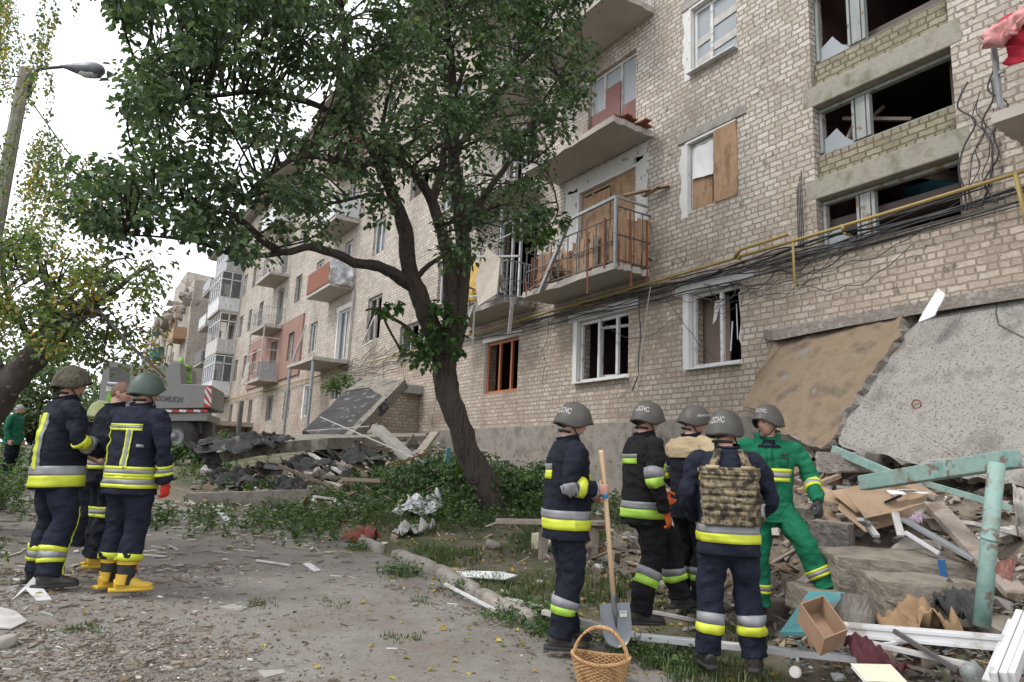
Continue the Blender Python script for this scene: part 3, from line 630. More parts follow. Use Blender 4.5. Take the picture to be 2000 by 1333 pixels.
# its left neighbour with the yellow sheet
b1 = balcony(13.6, 16.9, 3.9, X=8.55, label='damaged balcony with a yellow sheet over its rail, beside the tree', jag=.06)
rl = MB(); railing(rl, [(D, 13.66), (8.6, 13.66), (8.6, 16.8), (D, 16.8)], 4.03, .95, 7); rl.bar((8.6, 15.0, 5.6), (8.6, 15.0, 4.0), .05); rl.bar((8.6, 14.0, 6.4), (8.6, 14.0, 4.0), .05); rl.build('railing', M['steel'], b1)
def cloth(name, mt, corners, parent=None, amp=.04, n=14, fr=6, **k):
    a, b, c, d = [Vector(q) for q in corners]; nn = (b-a).cross(d-a).normalized(); mb = MB()
    for i in range(n+1):
        for j in range(n+1):
            u, v = i/n, j/n; p = a.lerp(b, u).lerp(d.lerp(c, u), v); o_ = a.x*3+a.z*5; p += nn*amp*(1.5*noise.noise(Vector((u*2.6, v*2, o_)))+1.6*(.3-abs(noise.noise(Vector((u*4.5, v*4, o_+3))))*2)+.7*noise.noise(Vector((u*11, v*11, o_))))*(.5+.7*v); p += (b-a)*.06*noise.noise(Vector((v*7, u, o_)))+(d-a)*.07*noise.noise(Vector((u*7, v, o_+5))); mb.v.append(p)
    for i in range(n):
        for j in range(n): q = i*(n+1)+j; mb.f.append([q, q+1, q+n+2, q+n+1]); mb.mi.append(0); mb.fc.append(None)
    o = mb.build(name, mt, parent, smooth=True, **k); s = o.modifiers.new('th', 'SOLIDIFY'); s.thickness = .006; return o
M['yellow_cloth'] = mat('yellow_sheet', (.55, .36, .08), (.48, .30, .07), 5, .8, 0, .4, 12, .01)
cloth('yellow_sheet', M['yellow_cloth'], [(8.5, 14.75, 5.2), (8.5, 15.45, 5.2), (8.45, 15.55, 4.15), (8.45, 14.8, 4.2)], label='yellow sheet hanging over the balcony rail beside the tree', cat='sheet')
db = MB()
db.slab([(8.3, 14.2, 5.35), (8.45, 13.75, 5.0), (8.3, 13.6, 4.05), (8.2, 14.3, 3.85), (8.2, 14.5, 4.6)], .03, (-1, .1, .1), mi=0)
for p, q, w_ in (((8.3, 15.9, 4.35), (8.3, 14.3, 4.15), .05), ((8.35, 14.9, 5.3), (8.7, 13.3, 5.0), .07), ((8.3, 14.7, 5.4), (8.5, 13.2, 5.55), .035), ((8.4, 14.8, 3.95), (8.45, 14.9, 2.9), .045), ((8.42, 14.9, 4.0), (8.3, 15.1, 3.3), .07), ((8.35, 12.95, 3.85), (8.45, 13.2, 3.05), .08)): db.bar(p, q, w_, w_*.6, mi=1)
for _ in range(26):
    c = Vector((random.uniform(8.6, 9.4), random.uniform(13.8, 16.6), random.uniform(4.1, 4.7))); d = Vector((random.uniform(-1, 1), random.uniform(-1, 1), random.uniform(-.5, 1))).normalized()*random.uniform(.15, .4); db.bar(c-d, c+d, random.uniform(.03, .14), .012, mi=random.choice((0, 1, 2)))
db.build('hanging_debris', [mat('woven_panel', (.42, .37, .32), (.48, .43, .37), 8, .85), M['pvc_dirty'], M['wood']], b1)
M['plaster_old'] = mat('shrapnel_pitted_plaster', (.50, .49, .475), (.56, .55, .54), 3, .9, 0, .6, 20, .008, spots=(5.5, (.26, .23, .2), .60), detail=9)
for ring in ([(9.7, 6.83), (12.6, 6.83), (12.5, 6.5), (11.9, 6.42), (11.0, 6.45), (10.2, 6.42), (9.9, 6.5)], [(9.72, 6.6), (10.12, 6.6), (10.13, 5.1), (9.76, 5.0)], [(12.1, 6.55), (12.55, 6.6), (12.5, 4.4), (12.08, 4.3)]):
    q = MB(); q.slab([Vector((D-.014, a_, b_)) for a_, b_ in ring], .013, (-1, 0, 0), jag=.06, div=6); q.build('plaster_patch', M['plaster_old'], bld)
# third and fourth floor slabs over them
b3 = balcony(9.6, 12.85, 6.86, X=8.4, label='bare concrete balcony slab with rotten boards on its edge, third floor', jag=.05)
tb = MB()
for i in range(7): tb.box((D-.25-.1*i, 9.9+.05*i, 7.02+.012*i), (.16, random.uniform(.7, 1.3), .025), rot=Matrix.Rotation(random.uniform(-.3, .3), 3, 'Z'))
tb.build('broken_boards', M['rust'], b3)
b3b = balcony(13.5, 16.9, 6.9, jag=.08); b4 = balcony(9.6, 13.0, 9.72, X=8.3); b4b = balcony(13.6, 16.9, 9.75)
for b_, s0, z in ((b3b, 13.6, 7.05), (b4, 9.7, 9.87), (b4b, 13.7, 9.9)):
    r_ = MB(); railing(r_, [(D, s0), (8.5, s0), (8.5, s0+3.1), (D, s0+3.1)], z, 1.0, 8); r_.build('railing', M['steel'], b_)
for z in (12.7, 15.8): balcony(9.6, 12.9, z); balcony(13.6, 16.9, z)
# right hand balcony with red cloth
br_ = balcony(-.3, 3.2, 4.12, X=8.5, label='small concrete balcony at the right edge with a red blanket over it')
r_ = MB(); 
for x in (8.55, 8.62): r_.bar((x, 3.1, 4.2), (x+.02, 3.12, 5.35), .03)
r_.bar((8.58, 3.12, 4.75), (8.58, 3.02, 4.75), .03); r_.bar((8.5, 3.2, 5.1), (8.8, 3.0, 5.14), .02); r_.bar((8.55, 3.1, 5.25), (8.55, .2, 5.25), .03); r_.bar((8.55, 2.2, 4.2), (8.55, 2.2, 5.25), .03); r_.bar((8.55, 2.7, 4.2), (8.55, 2.7, 5.25), .015); r_.build('railing', M['steel'], br_)
M['red_cloth'] = mat('red_blanket', (.36, .01, .03), (.42, .015, .04), 5, .85, 0, .5, 20, .01)
M['pink_cloth'] = mat('pink_rag', (.55, .25, .25), (.62, .33, .32), 9, .85, 0, .6, 20, .01)
cloth('red_blanket', M['red_cloth'], [(8.5, 3.02, 5.33), (8.52, 1.2, 5.43), (8.45, 1.0, 4.25), (8.48, 2.95, 4.75)], label='red blanket hanging over the balcony rail at the right edge', cat='blanket')
cloth('pink_rag', M['pink_cloth'], [(8.42, 3.2, 5.22), (8.42, 2.6, 5.4), (8.38, 2.65, 5.1), (8.4, 3.1, 4.92)], amp=.08, label='pink lace rag draped over the corner of the balcony rail', cat='rag')
# distant balconies to the left
M['grey_sheet'] = mat('corrugated_grey', (.30, .31, .33), (.36, .37, .39), 5, .6, .2, .3, 30, .004)
def glazed(s0, s1, z, h, X, mt, label=None, low=.9, broken=False, roofc=None):
    o = balcony(s0, s1, z, X=X, label=label); zz = z+.13
    p = MB(); p.box((X+.02, (s0+s1)/2, zz+low/2), (.03, s1-s0-.04, low)); p.box(((X+D)/2, s0+.02, zz+low/2), (D-X-.06, .03, low)); p.box(((X+D)/2, s1-.02, zz+low/2), (D-X-.06, .03, low)); p.build('balcony_panel', mt, o)
    f = MB(); n = 5
    for i in range(n+1): f.bar((X+.02, lerp(s0+.03, s1-.03, i/n), zz), (X+.02, lerp(s0+.03, s1-.03, i/n), zz+h), .07)
    for zq in (zz+low, zz+h*.8, zz+h): f.bar((X+.02, s0, zq), (X+.02, s1, zq), .06); f.bar((X+.02, s0+.02, zq), (D, s0+.02, zq), .06)
    for x in (lerp(X, D, .5), D-.04): f.bar((x, s0+.02, zz), (x, s0+.02, zz+h), .06)
    f.build('glazing_frame', M['pvc'], o)
    if not broken:
        g = MB(); g.add([(X+.03, s0, zz+low), (X+.03, s1, zz+low), (X+.03, s1, zz+h), (X+.03, s0, zz+h)], [(0, 1, 2, 3)]); g.add([(X+.03, s0+.03, zz+low), (D, s0+.03, zz+low), (D, s0+.03, zz+h), (X+.03, s0+.03, zz+h)], [(0, 1, 2, 3)]); g.build('pane', M['glass'], o)
    return o
def open_balc(s0, s1, z, X=8.45, label=None, sheet=None, post=False):
    o = balcony(s0, s1, z, X=X, label=label)
    r = MB(); railing(r, [(D, s0+.05), (X+.05, s0+.05), (X+.05, s1-.05), (D, s1-.05)], z+.13, 1.0, 7, r=.02)
    if post:
        for y in (s0+.05, s1-.05): r.bar((X+.05, y, z+.13), (X+.05, y, z+2.9), .06)
        for q in (1.7, 2.35): r.bar((X+.05, s0+.05, z+q), (D, s0+.05, z+q), .05); r.bar((X+.05, s0+.05, z+q), (X+.05, s1-.05, z+q), .04)
    r.build('railing', M['steel'] if not post else M['pvc_dirty'], o)
    if sheet:
        p = MB(); p.box((X, (s0+s1)/2, z+.6), (.03, (s1-s0)*.9, .85)); p.box(((X+D)/2, s0+.0, z+.6), ((D-X)*.9, .03, .8)); p.build('balcony_panel', sheet, o)
    return o
M['foil'] = mat('silver_foil', (.42, .43, .45), (.55, .56, .58), 4, .35, .5, 1, 8, .05)
M['white_sheet'] = mat('white_sheet_metal', (.55, .56, .57), (.48, .49, .5), 4, .5, 0, .3, 20, .004)
o = open_balc(27.0, 30.2, 7.0, label='balcony wrapped in silver foil on its near corner', sheet=None); cloth('foil_wrap', M['foil'], [(8.4, 27.0, 8.1), (9.45, 26.95, 8.1), (9.4, 26.93, 7.05), (8.4, 26.95, 7.1)], o, amp=.07); 
p = MB(); p.box((8.45, 28.6, 7.6), (.04, 3.0, .9)); p.build('balcony_panel', M['rust'], o)
open_balc(27.0, 30.2, 9.9, label='balcony closed with white sheets, fourth floor', sheet=M['white_sheet']); open_balc(27.0, 30.2, 12.8, sheet=M['maroon'])
o = balcony(26.8, 30.5, 3.85, X=8.0, label='porch slab on steel posts with broken tiles on top'); p = MB()
for y in (27.0, 30.3): p = MB(); p.tube([(8.1, y, ground_z(8.1, y, False)-.3), (8.1, y, 3.85)], .07, 8); p.build('post', M['steel'], o)
p = MB(); p.box((8.75, 26.95, 5.4), (.03, .03, .1)); p.bar((8.1, 27.0, 3.98), (8.9, 26.95, 3.98), .08)
p.bar((8.85, 26.85, 3.95), (9.45, 26.85, 4.02), .05); p.bar((9.42, 26.8, 3.95), (9.42, 26.8, 6.9), .07); p.bar((8.1, 30.2, 3.98), (8.1, 29.2, 4.9), .05); p.bar((8.1, 30.4, 3.4), (8.2, 28.9, 5.6), .05); p.build('bent_frame', M['pvc_dirty'], o)
o = open_balc(37.6, 40.9, 3.95, label='balcony with a grey curtain blown over its rail beside the pink panel', sheet=None, post=True); cloth('curtain', M['concrete_under'], [(8.4, 39.8, 5.2), (8.4, 40.9, 5.0), (8.4, 41.2, 3.9), (8.4, 39.9, 3.9)], o)
p = MB(); p.box((8.85, 37.66, 4.55), (1.0, .03, .85)); p.build('balcony_panel', M['grey_sheet'], o)
open_balc(37.6, 40.9, 6.87, label='open balcony with bent rails and clutter, third floor'); open_balc(37.6, 40.9, 9.8, sheet=None, post=True); open_balc(37.6, 40.9, 12.75, sheet=M['white_sheet'], label='balcony closed with pale sheets, fifth floor')
o = MB(); o.slab([(8.0, 36.8, 15.95), (8.0, 41.6, 15.95), (D, 41.6, 16.2), (D, 36.8, 16.2)], .08, (0, 0, 1)); o.build('balcony_roof', M['concrete_under'], bld)
for s0 in (27.0, 50.2): 
    o = MB(); o.slab([(8.1, s0-.4, 15.95), (8.1, s0+3.8, 15.95), (D, s0+3.8, 16.15), (D, s0-.4, 16.15)], .08, (0, 0, 1)); o.build('balcony_roof', M['concrete_under'], bld)
glazed(50.2, 54.4, 3.9, 2.7, 8.3, M['pvc'], 'white glazed balcony, lowest of the stack'); glazed(50.2, 54.4, 6.85, 2.75, 8.3, M['pvc_dirty'], 'white balcony with its glass blown out', broken=True)
glazed(50.2, 54.4, 9.8, 2.75, 8.1, M['pvc'], 'white glazed balcony with a hole in its panel'); glazed(50.2, 54.4, 12.75, 2.7, 8.3, M['grey_sheet'], 'balcony boxed in grey sheet, top of the stack')
for z, s in ((3.95, M['wood_old']), (6.85, M['dark_steel']), (9.8, M['white_sheet']), (12.7, M['grey_sheet'])): open_balc(57.0, 60.6, z, sheet=s)
# small awning over the broken porch in the distance
# gas pipe and cables on the wall
gp = MB(); X = D-.16
pts = [Vector((X, 2.4, 3.80)), Vector((X, 6.0, 3.72)), Vector((X, 9.3, 3.68)), Vector((X, 17.2, 3.62)), Vector((X, 20.2, 3.6))]
gp.tube(pts, .027, 10); gp.tube([Vector((X, 20.2, 3.6)), Vector((X, 20.2, 3.0)), Vector((X, 20.7, 3.0))], .035, 8); gp.tube([(X, 20.2, 3.6), (X, 24.5, 3.62)], .03, 8); gp.tube([(X, 29, 3.62), (X, S_END, 3.7)], .035, 8)
gp.tube([(X-.06, 6.4, 3.83), (X-.06, 7.3, 3.80), (X-.05, 7.45, 3.7)], .028, 8); gp.tube([(X, 6.35, 3.78), (X, 6.35, 3.05), (X+.05, 6.3, 2.98)], .022, 8); gp.tube([(X, 3.28, 3.78), (X, 3.2, 2.9)], .03, 8); gp.tube([(X, 3.2, 2.95), (X, 2.5, 2.98)], .03, 8)
for y in (5.5, 7.4, 9.3, 11.8, 14.2, 16.6): gp.bar((X, y, 3.62), (D, y, 3.62), .03); gp.tube([(X, y-.02, 3.70), (X, y+.02, 3.70)], .045, 8)
gp.build('gas_pipe', M['gas'], bld, smooth=True, label='yellow gas pipe running along the wall')
def smooth_pts(pts, k=5):
    o = []; n = len(pts)
    for i in range(n-1):
        p0, p1, p2, p3 = pts[max(i-1, 0)], pts[i], pts[i+1], pts[min(i+2, n-1)]
        for j in range(k): t = j/k; o.append(.5*((2*p1)+(p2-p0)*t+(2*p0-5*p1+4*p2-p3)*t*t+(3*p1-p0-3*p2+p3)*t**3))
    o.append(pts[-1]); return o
def sag(a, b, s, n=14, wig=.01, sd=0):
    a = Vector(a); b = Vector(b); o = []
    for i in range(n+1):
        t = i/n; p = a.lerp(b, t); p.z -= s*4*t*(1-t); p += Vector((0, noise.noise(Vector((t*5, sd, 0))), noise.noise(Vector((t*6, sd, 3)))))*wig*6*sin(pi*t); o.append(p)
    return o
X = D-.07
def wire(pts, r=.01, mt='cable', name='cable'):
    mb = MB(); mb.tube(pts, r, 5); return mb.build(name, M[mt], bld, smooth=True)
cab = MB()
for i in range(11):
    s = random.uniform(.02, .16); cab.tube(sag((X-random.uniform(0, .1), random.uniform(2.2, 4), 3.62+random.uniform(-.25, .2)), (X-random.uniform(0, .06), random.uniform(9, 18), 3.62+random.uniform(-.12, .14)), s, 24, .03, i), random.choice((.008, .012, .016)), 5)
cab.build('cable_bundle', M['cable'], bld, smooth=True, label='tangle of black cables along the gas pipe')
cab = MB()
for i in range(12):
    y0 = random.uniform(2.9, 7.5); y1 = y0+random.uniform(.6, 2.8); cab.tube(sag((X, y0, 3.5+random.uniform(-.5, .25)), (X, y1, 3.35+random.uniform(-.5, .3)), random.uniform(.05, .35), 16, .03, i+40), random.choice((.005, .007, .01)), 5)
for i in range(7):
    y0 = 3.55+random.uniform(-.2, .2); cab.tube(smooth_pts([Vector((X-.02-.01*(i % 4), y0+.13*noise.noise(Vector((k*.7, i, 0)))*2+k*.03, lerp(5.35-.1*i, 3.5, k/6))) for k in range(7)]), .012 if i < 3 else .007, 5)
for i in range(4): cab.tube([Vector((X, 6.22+.03*i+.02*noise.noise(Vector((k, i, 9))), lerp(4.9-.1*i, 3.6, k/8))) for k in range(9)], .009, 5)
cab.build('cable_bundle', M['cable'], bld, smooth=True, label='loose black cables hanging below the stairwell windows')
cab = MB()
for i, y in enumerate((17.3, 18.3, 13.0, 21.0, 23.0, 24.8)): cab.tube(sag((X, y, 3.6), (X, y+random.uniform(-.6, .6), 1.3+random.uniform(-.3, 1)), 0, 10, .04, i+70), .007, 5)
for i in range(6): cab.tube(sag((X, 19+i, 3.7+.1*i), (X, 26+i*.6, 3.3+.15*i), .3, 16, .05, i+90), .012, 5)
cab.build('cable_bundle', M['cable'], bld, smooth=True, label='thin wires sagging on the wall left of the tree')
wire(sag((X-.1, 9.5, 3.6), (X-1.3, 8.9, -.2), 0, 12, .01, 5), .008, 'cable_pale', 'rope')
wire([Vector((X, 9.9+.03*sin(k), lerp(3.6, 1.9, k/9))) for k in range(10)]+[Vector((X, 10.1, 1.6))], .012)
wire(sag((X, 9.3, 3.5), (X, 8.0, 2.0), .1, 10), .006); wire(sag((X-.1, 11.2, 3.4), (X, 9.0, 2.9), .5, 12), .006)
# basement grille
bg_ = MB(); bg_.box((D-.06, 15.15, -.02), (.04, 1.3, .36), mi=1)
for i in range(10): bg_.bar((D-.1, 14.56+i*.13, -.18), (D-.1, 14.56+i*.13, .16), .016, mi=0)
for z in (-.18, 0, .16): bg_.bar((D-.1, 14.5, z), (D-.1, 15.8, z), .02, mi=0)
bg_.build('basement_grille', [M['pvc_dirty'], M['dark_steel']], bld)
# wall mounted lamp, satellite bits
dm = MB(); dm.rock((D-.1, 10.0, 5.75), .07); 
bl_ = MB(); bl_.box((D-.2, 9.6, 5.62), (.12, 1.0, .03), rot=Matrix.Rotation(.35, 3, 'Z')); bl_.box((D-.15, 9.5, 5.58), (.1, .6, .02), rot=Matrix.Rotation(-.2, 3, 'Z')); bl_.build('loose_board', M['wood'], bld)

# ------------------------------------------------------------------ farther ruined block
rb = thing('ruined_building', (9.2, 72, 0), 'far brick block with a collapsed upper storey beyond the long building', 'building')
mb = MB()
def block(y0, y1, zt0, zt1, X=8.2):
    mb.add([(X, y1, -1), (X, y0, -1), (X, y0, zt0), (X, y1, zt1)], [(0, 1, 2, 3)]); mb.add([(X, y0, -1), (X+9, y0, -1), (X+9, y0, zt0-.5), (X, y0, zt0)], [(0, 1, 2, 3)])
    mb.add([(X, y0, zt0), (X+9, y0, zt0-.5), (X+9, y1, zt1-.5), (X, y1, zt1)], [(0, 1, 2, 3)]); mb.add([(X, y1, -1), (X, y1, zt1), (X+9, y1, zt1), (X+9, y1, -1)], [(0, 1, 2, 3)])
block(64, 70, 15.0, 15.0); block(70, 78, 17.0, 16.8); block(78, 92, 13.4, 12.6); block(92, 104, 16.0, 15.8)
mb.build('wall', M['brick'], rb)
wn = MB()
for y in (72.5, 75.5, 80.5, 86, 89.5, 95, 99):
    for z in (2, 5, 8, 11): wn.box((8.2, y, z+.7), (.06, 1.3, 1.5))
wn.build('window_openings', M['room'], rb, )
for (y, z, mt_) in ((65, 3.9, 'white_sheet'), (65, 6.8, 'wood_old'), (65, 9.8, 'osb'), (80, 3.9, 'grey_sheet'), (80, 6.8, 'osb'), (80, 9.8, 'stair_blue'), (92, 6.8, 'grey_sheet'), (92, 9.8, 'white_sheet')):
    q = MB(); q.box((7.7, y+1.7, z), (1.0, 3.4, .15)); q.box((7.2, y+1.7, z+.5), (.04, 3.4, .95)); q.box((7.7, y, z+.5), (1.0, .04, .95)); q.bar((7.2, y, z), (7.2, y, z+2.8), .09); q.bar((7.2, y+3.4, z), (7.2, y+3.4, z+2.8), .09); q.bar((7.2, y, z+2.7), (7.2, y+3.4, z+2.7), .12); q.build('balcony', M[mt_], rb)
q = MB()
for i in range(70): q.rock((random.uniform(7.2, 9), random.uniform(64, 84), 13.0+random.uniform(-.6, 1.3)*(1 if i % 2 else .4)), random.uniform(.2, .7))
q.build('collapsed_masonry', M['broken'], rb)
# ------------------------------------------------------------------ trees
def onplane(u, v, p, n):
    d = ray(u, v); return d*(Vector(p).dot(n)/d.dot(n))
def leaf(mb, p, size, nrm, up, col):
    x, y = frame_of(nrm, up); s = size; f = nrm.normalized()*(s*.16)
    vs = [p, p+y*(.38*s)*-1+x*.28*s+f, p-y*.26*s+x*.74*s+f*.8, p+x*s-f*.6, p+y*.26*s+x*.74*s+f*.8, p+y*.38*s+x*.28*s+f]
    mb.col = col; mb.add(vs, [(0, 1, 2, 3), (0, 3, 4, 5)])
def inpoly(x, y, P):
    c = False; j = len(P)-1
    for i in range(len(P)):
        if (P[i][1] > y) != (P[j][1] > y) and x < (P[j][0]-P[i][0])*(y-P[i][1])/(P[j][1]-P[i][1])+P[i][0]: c = not c
        j = i
    return c
def smooth_path(pts, k=5):
    o = []; n = len(pts)
    for i in range(n-1):
        p0, p1, p2, p3 = pts[max(i-1, 0)], pts[i], pts[i+1], pts[min(i+2, n-1)]
        for j in range(k):
            t = j/k; o.append(.5*((2*p1)+(p2-p0)*t+(2*p0-5*p1+4*p2-p3)*t*t+(3*p1-p0-3*p2+p3)*t**3))
    o.append(pts[-1]); return o
def limb(mb, spec, n=10, k=5, rough=.12):
    """spec: (u, v, depth, radius)"""
    P = smooth_path([at(a, b, c) for a, b, c, r in spec], k); R = smooth_path([Vector((r, 0, 0)) for a, b, c, r in spec], k)
    P = [p+Vector([noise.noise(p*1.7+Vector((q, 0, 0))) for q in (0, 9, 18)])*.05 for p in P]
    base = len(mb.v); mb.tube(P, [r.x for r in R], n)
    for i in range(base, len(mb.v)):
        p = mb.v[i]; q = i-base; c = P[min(q//n, len(P)-1)]; mb.v[i] = c+(p-c)*(1+rough*1.6*noise.noise(p*4.5)+rough*noise.noise(p*14))
    return P
def clump(mb, c, r, n, size, pal, droop=.5):
    for _ in range(n):
        d = Vector((random.gauss(0, 1), random.gauss(0, 1), random.gauss(0, .8))).normalized()*r*random.random()**.45
        nr = (Vector((random.gauss(0, .6), random.gauss(0, .6), 1))+d*.8/r).normalized(); up = Vector((d.x, d.y, -droop*r)).normalized()+Vector((random.gauss(0, .3), random.gauss(0, .3), random.gauss(0, .3)))
        k = random.choice(pal); f = random.uniform(.75, 1.25); leaf(mb, c+d, size*random.uniform(.6, 1.25), nr, up, tuple(q*f for q in k))
# -- the big tree
t1 = thing('mulberry_tree', at(968, 1012, 11.4), 'big dark green broad-leaved tree with a leaning trunk, in front of the building', 'tree')
tk = MB()
limb(tk, [(972, 1035, 11.4, .36), (965, 1000, 11.4, .29), (945, 950, 11.35, .23), (915, 880, 11.3, .20), (885, 800, 11.3, .19), (868, 730, 11.3, .195), (868, 672, 11.3, .18)], 16)
LB = []
LB.append(limb(tk, [(868, 700, 11.3, .19), (845, 640, 11.2, .17), (822, 590, 11.1, .155), (800, 530, 11.0, .13), (790, 460, 10.9, .12), (772, 400, 10.8, .10), (740, 320, 10.6, .085), (700, 240, 10.4, .07), (680, 130, 10.3, .055), (668, 20, 10.2, .04), (650, -110, 10.1, .02)], 12))
LB.append(limb(tk, [(812, 565, 11.1, .11), (775, 538, 10.9, .10), (735, 522, 10.6, .085), (690, 515, 10.2, .072), (650, 495, 9.9, .062), (605, 486, 9.6, .055), (560, 492, 9.3, .045), (520, 470, 9.1, .05), (470, 430, 8.9, .04), (400, 400, 8.7, .03), (300, 385, 8.5, .02)], 10))
LB.append(limb(tk, [(874, 700, 11.3, .17), (893, 620, 11.3, .15), (903, 540, 11.3, .14), (904, 460, 11.3, .13), (893, 380, 11.3, .115), (888, 290, 11.3, .10), (884, 190, 11.2, .08), (876, 80, 11.1, .06), (868, -60, 11, .035)], 12))
LB.append(limb(tk, [(866, 690, 11.2, .11), (880, 600, 11.1, .11), (874, 500, 11.0, .10), (856, 430, 10.9, .095), (838, 380, 10.8, .085), (800, 330, 10.5, .075), (750, 312, 10.2, .065), (690, 325, 9.8, .055), (600, 305, 9.4, .045), (520, 345, 9.0, .03), (470, 400, 8.8, .02)], 10))
LB.append(limb(tk, [(845, 395, 10.8, .07), (862, 330, 10.9, .06), (872, 240, 11, .05), (905, 130, 11.3, .035)], 8))
LB.append(limb(tk, [(902, 470, 11.3, .08), (935, 400, 11.5, .065), (985, 330, 11.8, .05), (1040, 240, 12.0, .035), (1090, 150, 12.1, .02)], 8))
LB.append(limb(tk, [(800, 560, 11.0, .05), (830, 520, 11.1, .045), (865, 500, 11.2, .035), (890, 480, 11.3, .03)], 7))
LB.append(limb(tk, [(700, 250, 10.4, .05), (600, 200, 9.9, .045), (480, 180, 9.3, .035), (380, 190, 8.9, .025), (300, 215, 8.6, .015)], 8))
LB.append(limb(tk, [(685, 160, 10.3, .045), (560, 60, 9.8, .035), (430, 10, 9.4, .025), (300, 0, 9.1, .015)], 8))
LB.append(limb(tk, [(560, 492, 9.3, .04), (470, 500, 9.0, .03), (380, 470, 8.6, .02), (250, 455, 8.2, .012)], 7))
LB.append(limb(tk, [(888, 300, 11.3, .05), (980, 180, 11.6, .04), (1060, 60, 11.8, .03), (1110, -40, 11.9, .02)], 8))
LB.append(limb(tk, [(1000, 310, 11.8, .03), (1060, 330, 12, .02), (1090, 410, 12, .012)], 6))
LB.append(limb(tk, [(790, 470, 10.9, .05), (775, 410, 10.7, .045), (720, 380, 10.4, .03), (640, 400, 10, .02)], 7))
LB.append(limb(tk, [(782, 690, 10.9, .02), (740, 600, 10.6, .018), (720, 640, 10.5, .01)], 5))
LB.append(limb(tk, [(845, 700, 11.2, .05), (800, 640, 11, .035), (740, 610, 10.8, .02)], 6))
nodes = [p for L in LB for p in L]
CROWN = [(205, -170), (215, 0), (240, 40), (300, 80), (262, 125), (240, 185), (290, 240), (225, 330), (150, 340), (128, 385), (165, 425), (180, 495), (215, 500), (245, 440), (330, 430), (360, 480), (400, 455), (430, 470), (480, 520), (530, 545), (550, 470), (640, 460), (700, 480), (760, 410), (800, 430), (860, 450), (880, 510), (920, 505), (960, 470), (1010, 460), (1080, 460), (1110, 430), (1030, 400), (1060, 330), (1110, 240), (1150, 190), (1160, 100), (1120, 60), (1160, 0), (1210, -170)]
GAPS = [(935, 570, 50, 60), (620, 200, 48, 34), (545, 330, 42, 26), (505, 420, 40, 22), (430, 160, 16, 12), (920, 140, 14, 30), (560, 250, 16, 10), (700, 20, 20, 14), (455, 300, 24, 14), (830, 400, 20, 40), (770, 470, 26, 40), (395, 300, 12, 9), (640, 350, 24, 22), (730, 60, 12, 12), (1000, 340, 20, 20), (860, 520, 16, 30), (350, 255, 12, 9), (580, 150, 14, 8), (300, 460, 46, 16), (240, 290, 20, 14)]
PAL = [(.065, .105, .056), (.085, .135, .066), (.052, .084, .052), (.105, .168, .072), (.072, .116, .070), (.15, .20, .11)]  # crown leaf colours, lightened and blued to paint in haze
cr = MB(); placed = 0; tries = 0
while placed < 740 and tries < 40000:
    tries += 1; u = random.uniform(120, 1200); v = random.uniform(-190, 570)
    if not inpoly(u, v, CROWN): continue
    if any(((u-a)/b_)**2+((v-c)/d_)**2 < 1.35 for a, c, b_, d_ in GAPS) or noise.noise(Vector((u*.018, v*.018, 6))) < -.40: continue
    if v > 400 and 620 < u < 860 and random.random() < .45: continue
    q = 1-min(1, ((u-690)/560)**2*.7+((v-150)/470)**2*.6); h_ = 2.3*sqrt(max(.03, q))
    zc = interp([(130, 8.2), (400, 8.8), (700, 10.4), (900, 11.3), (1160, 12)], u); Z = zc+random.uniform(-h_, h_)
    c = at(u, v, Z)
    if c.x > D-.45: continue
    if u > 650 and v > 300 and random.random() < .35: continue
    clump(cr, c, random.uniform(.16, .33), random.randint(34, 58), .092, PAL, .6); placed += 1
    nd = min(nodes, key=lambda p: (p-c).length_squared); L = (nd-c).length
    if L < 3.0:
        mid = nd.lerp(c, .5)+Vector((random.uniform(-.12, .12), random.uniform(-.12, .12), random.uniform(.0, .15)))*L
        tk.tube(smooth_path([nd, mid, c], 3), [.02, .017, .014, .012, .01, .008, .006], 5)
for (u, v, Z, r) in [(1075, 450, 11.6, .1), (1050, 470, 11.5, .12), (1100, 430, 11.7, .1), (860, 600, 10.9, .14), (855, 640, 10.9, .15), (840, 680, 10.9, .16), (905, 500, 10.9, .2), (930, 60, 10.8, .2), (925, 110, 10.8, .16), (930, 150, 10.8, .15), (895, 620, 10.8, .13), (893, 660, 10.8, .13), (897, 690, 10.9, .1), (800, 690, 10.8, .2), (770, 600, 10.7, .12), (745, 605, 10.6, .12), (820, 660, 10.8, .2), (835, 700, 10.8, .18), (1040, 20, 11.2, .15), (1035, 60, 11.2, .14)]:
    clump(cr, at(u, v, Z), r, int(16+r*120), .12, [(.06, .125, .035), (.045, .09, .034), (.085, .16, .045)], 1.2)
tk.build('trunk', M['bark'], t1, smooth=True); cr.build('crown', M['leaf'], t1)
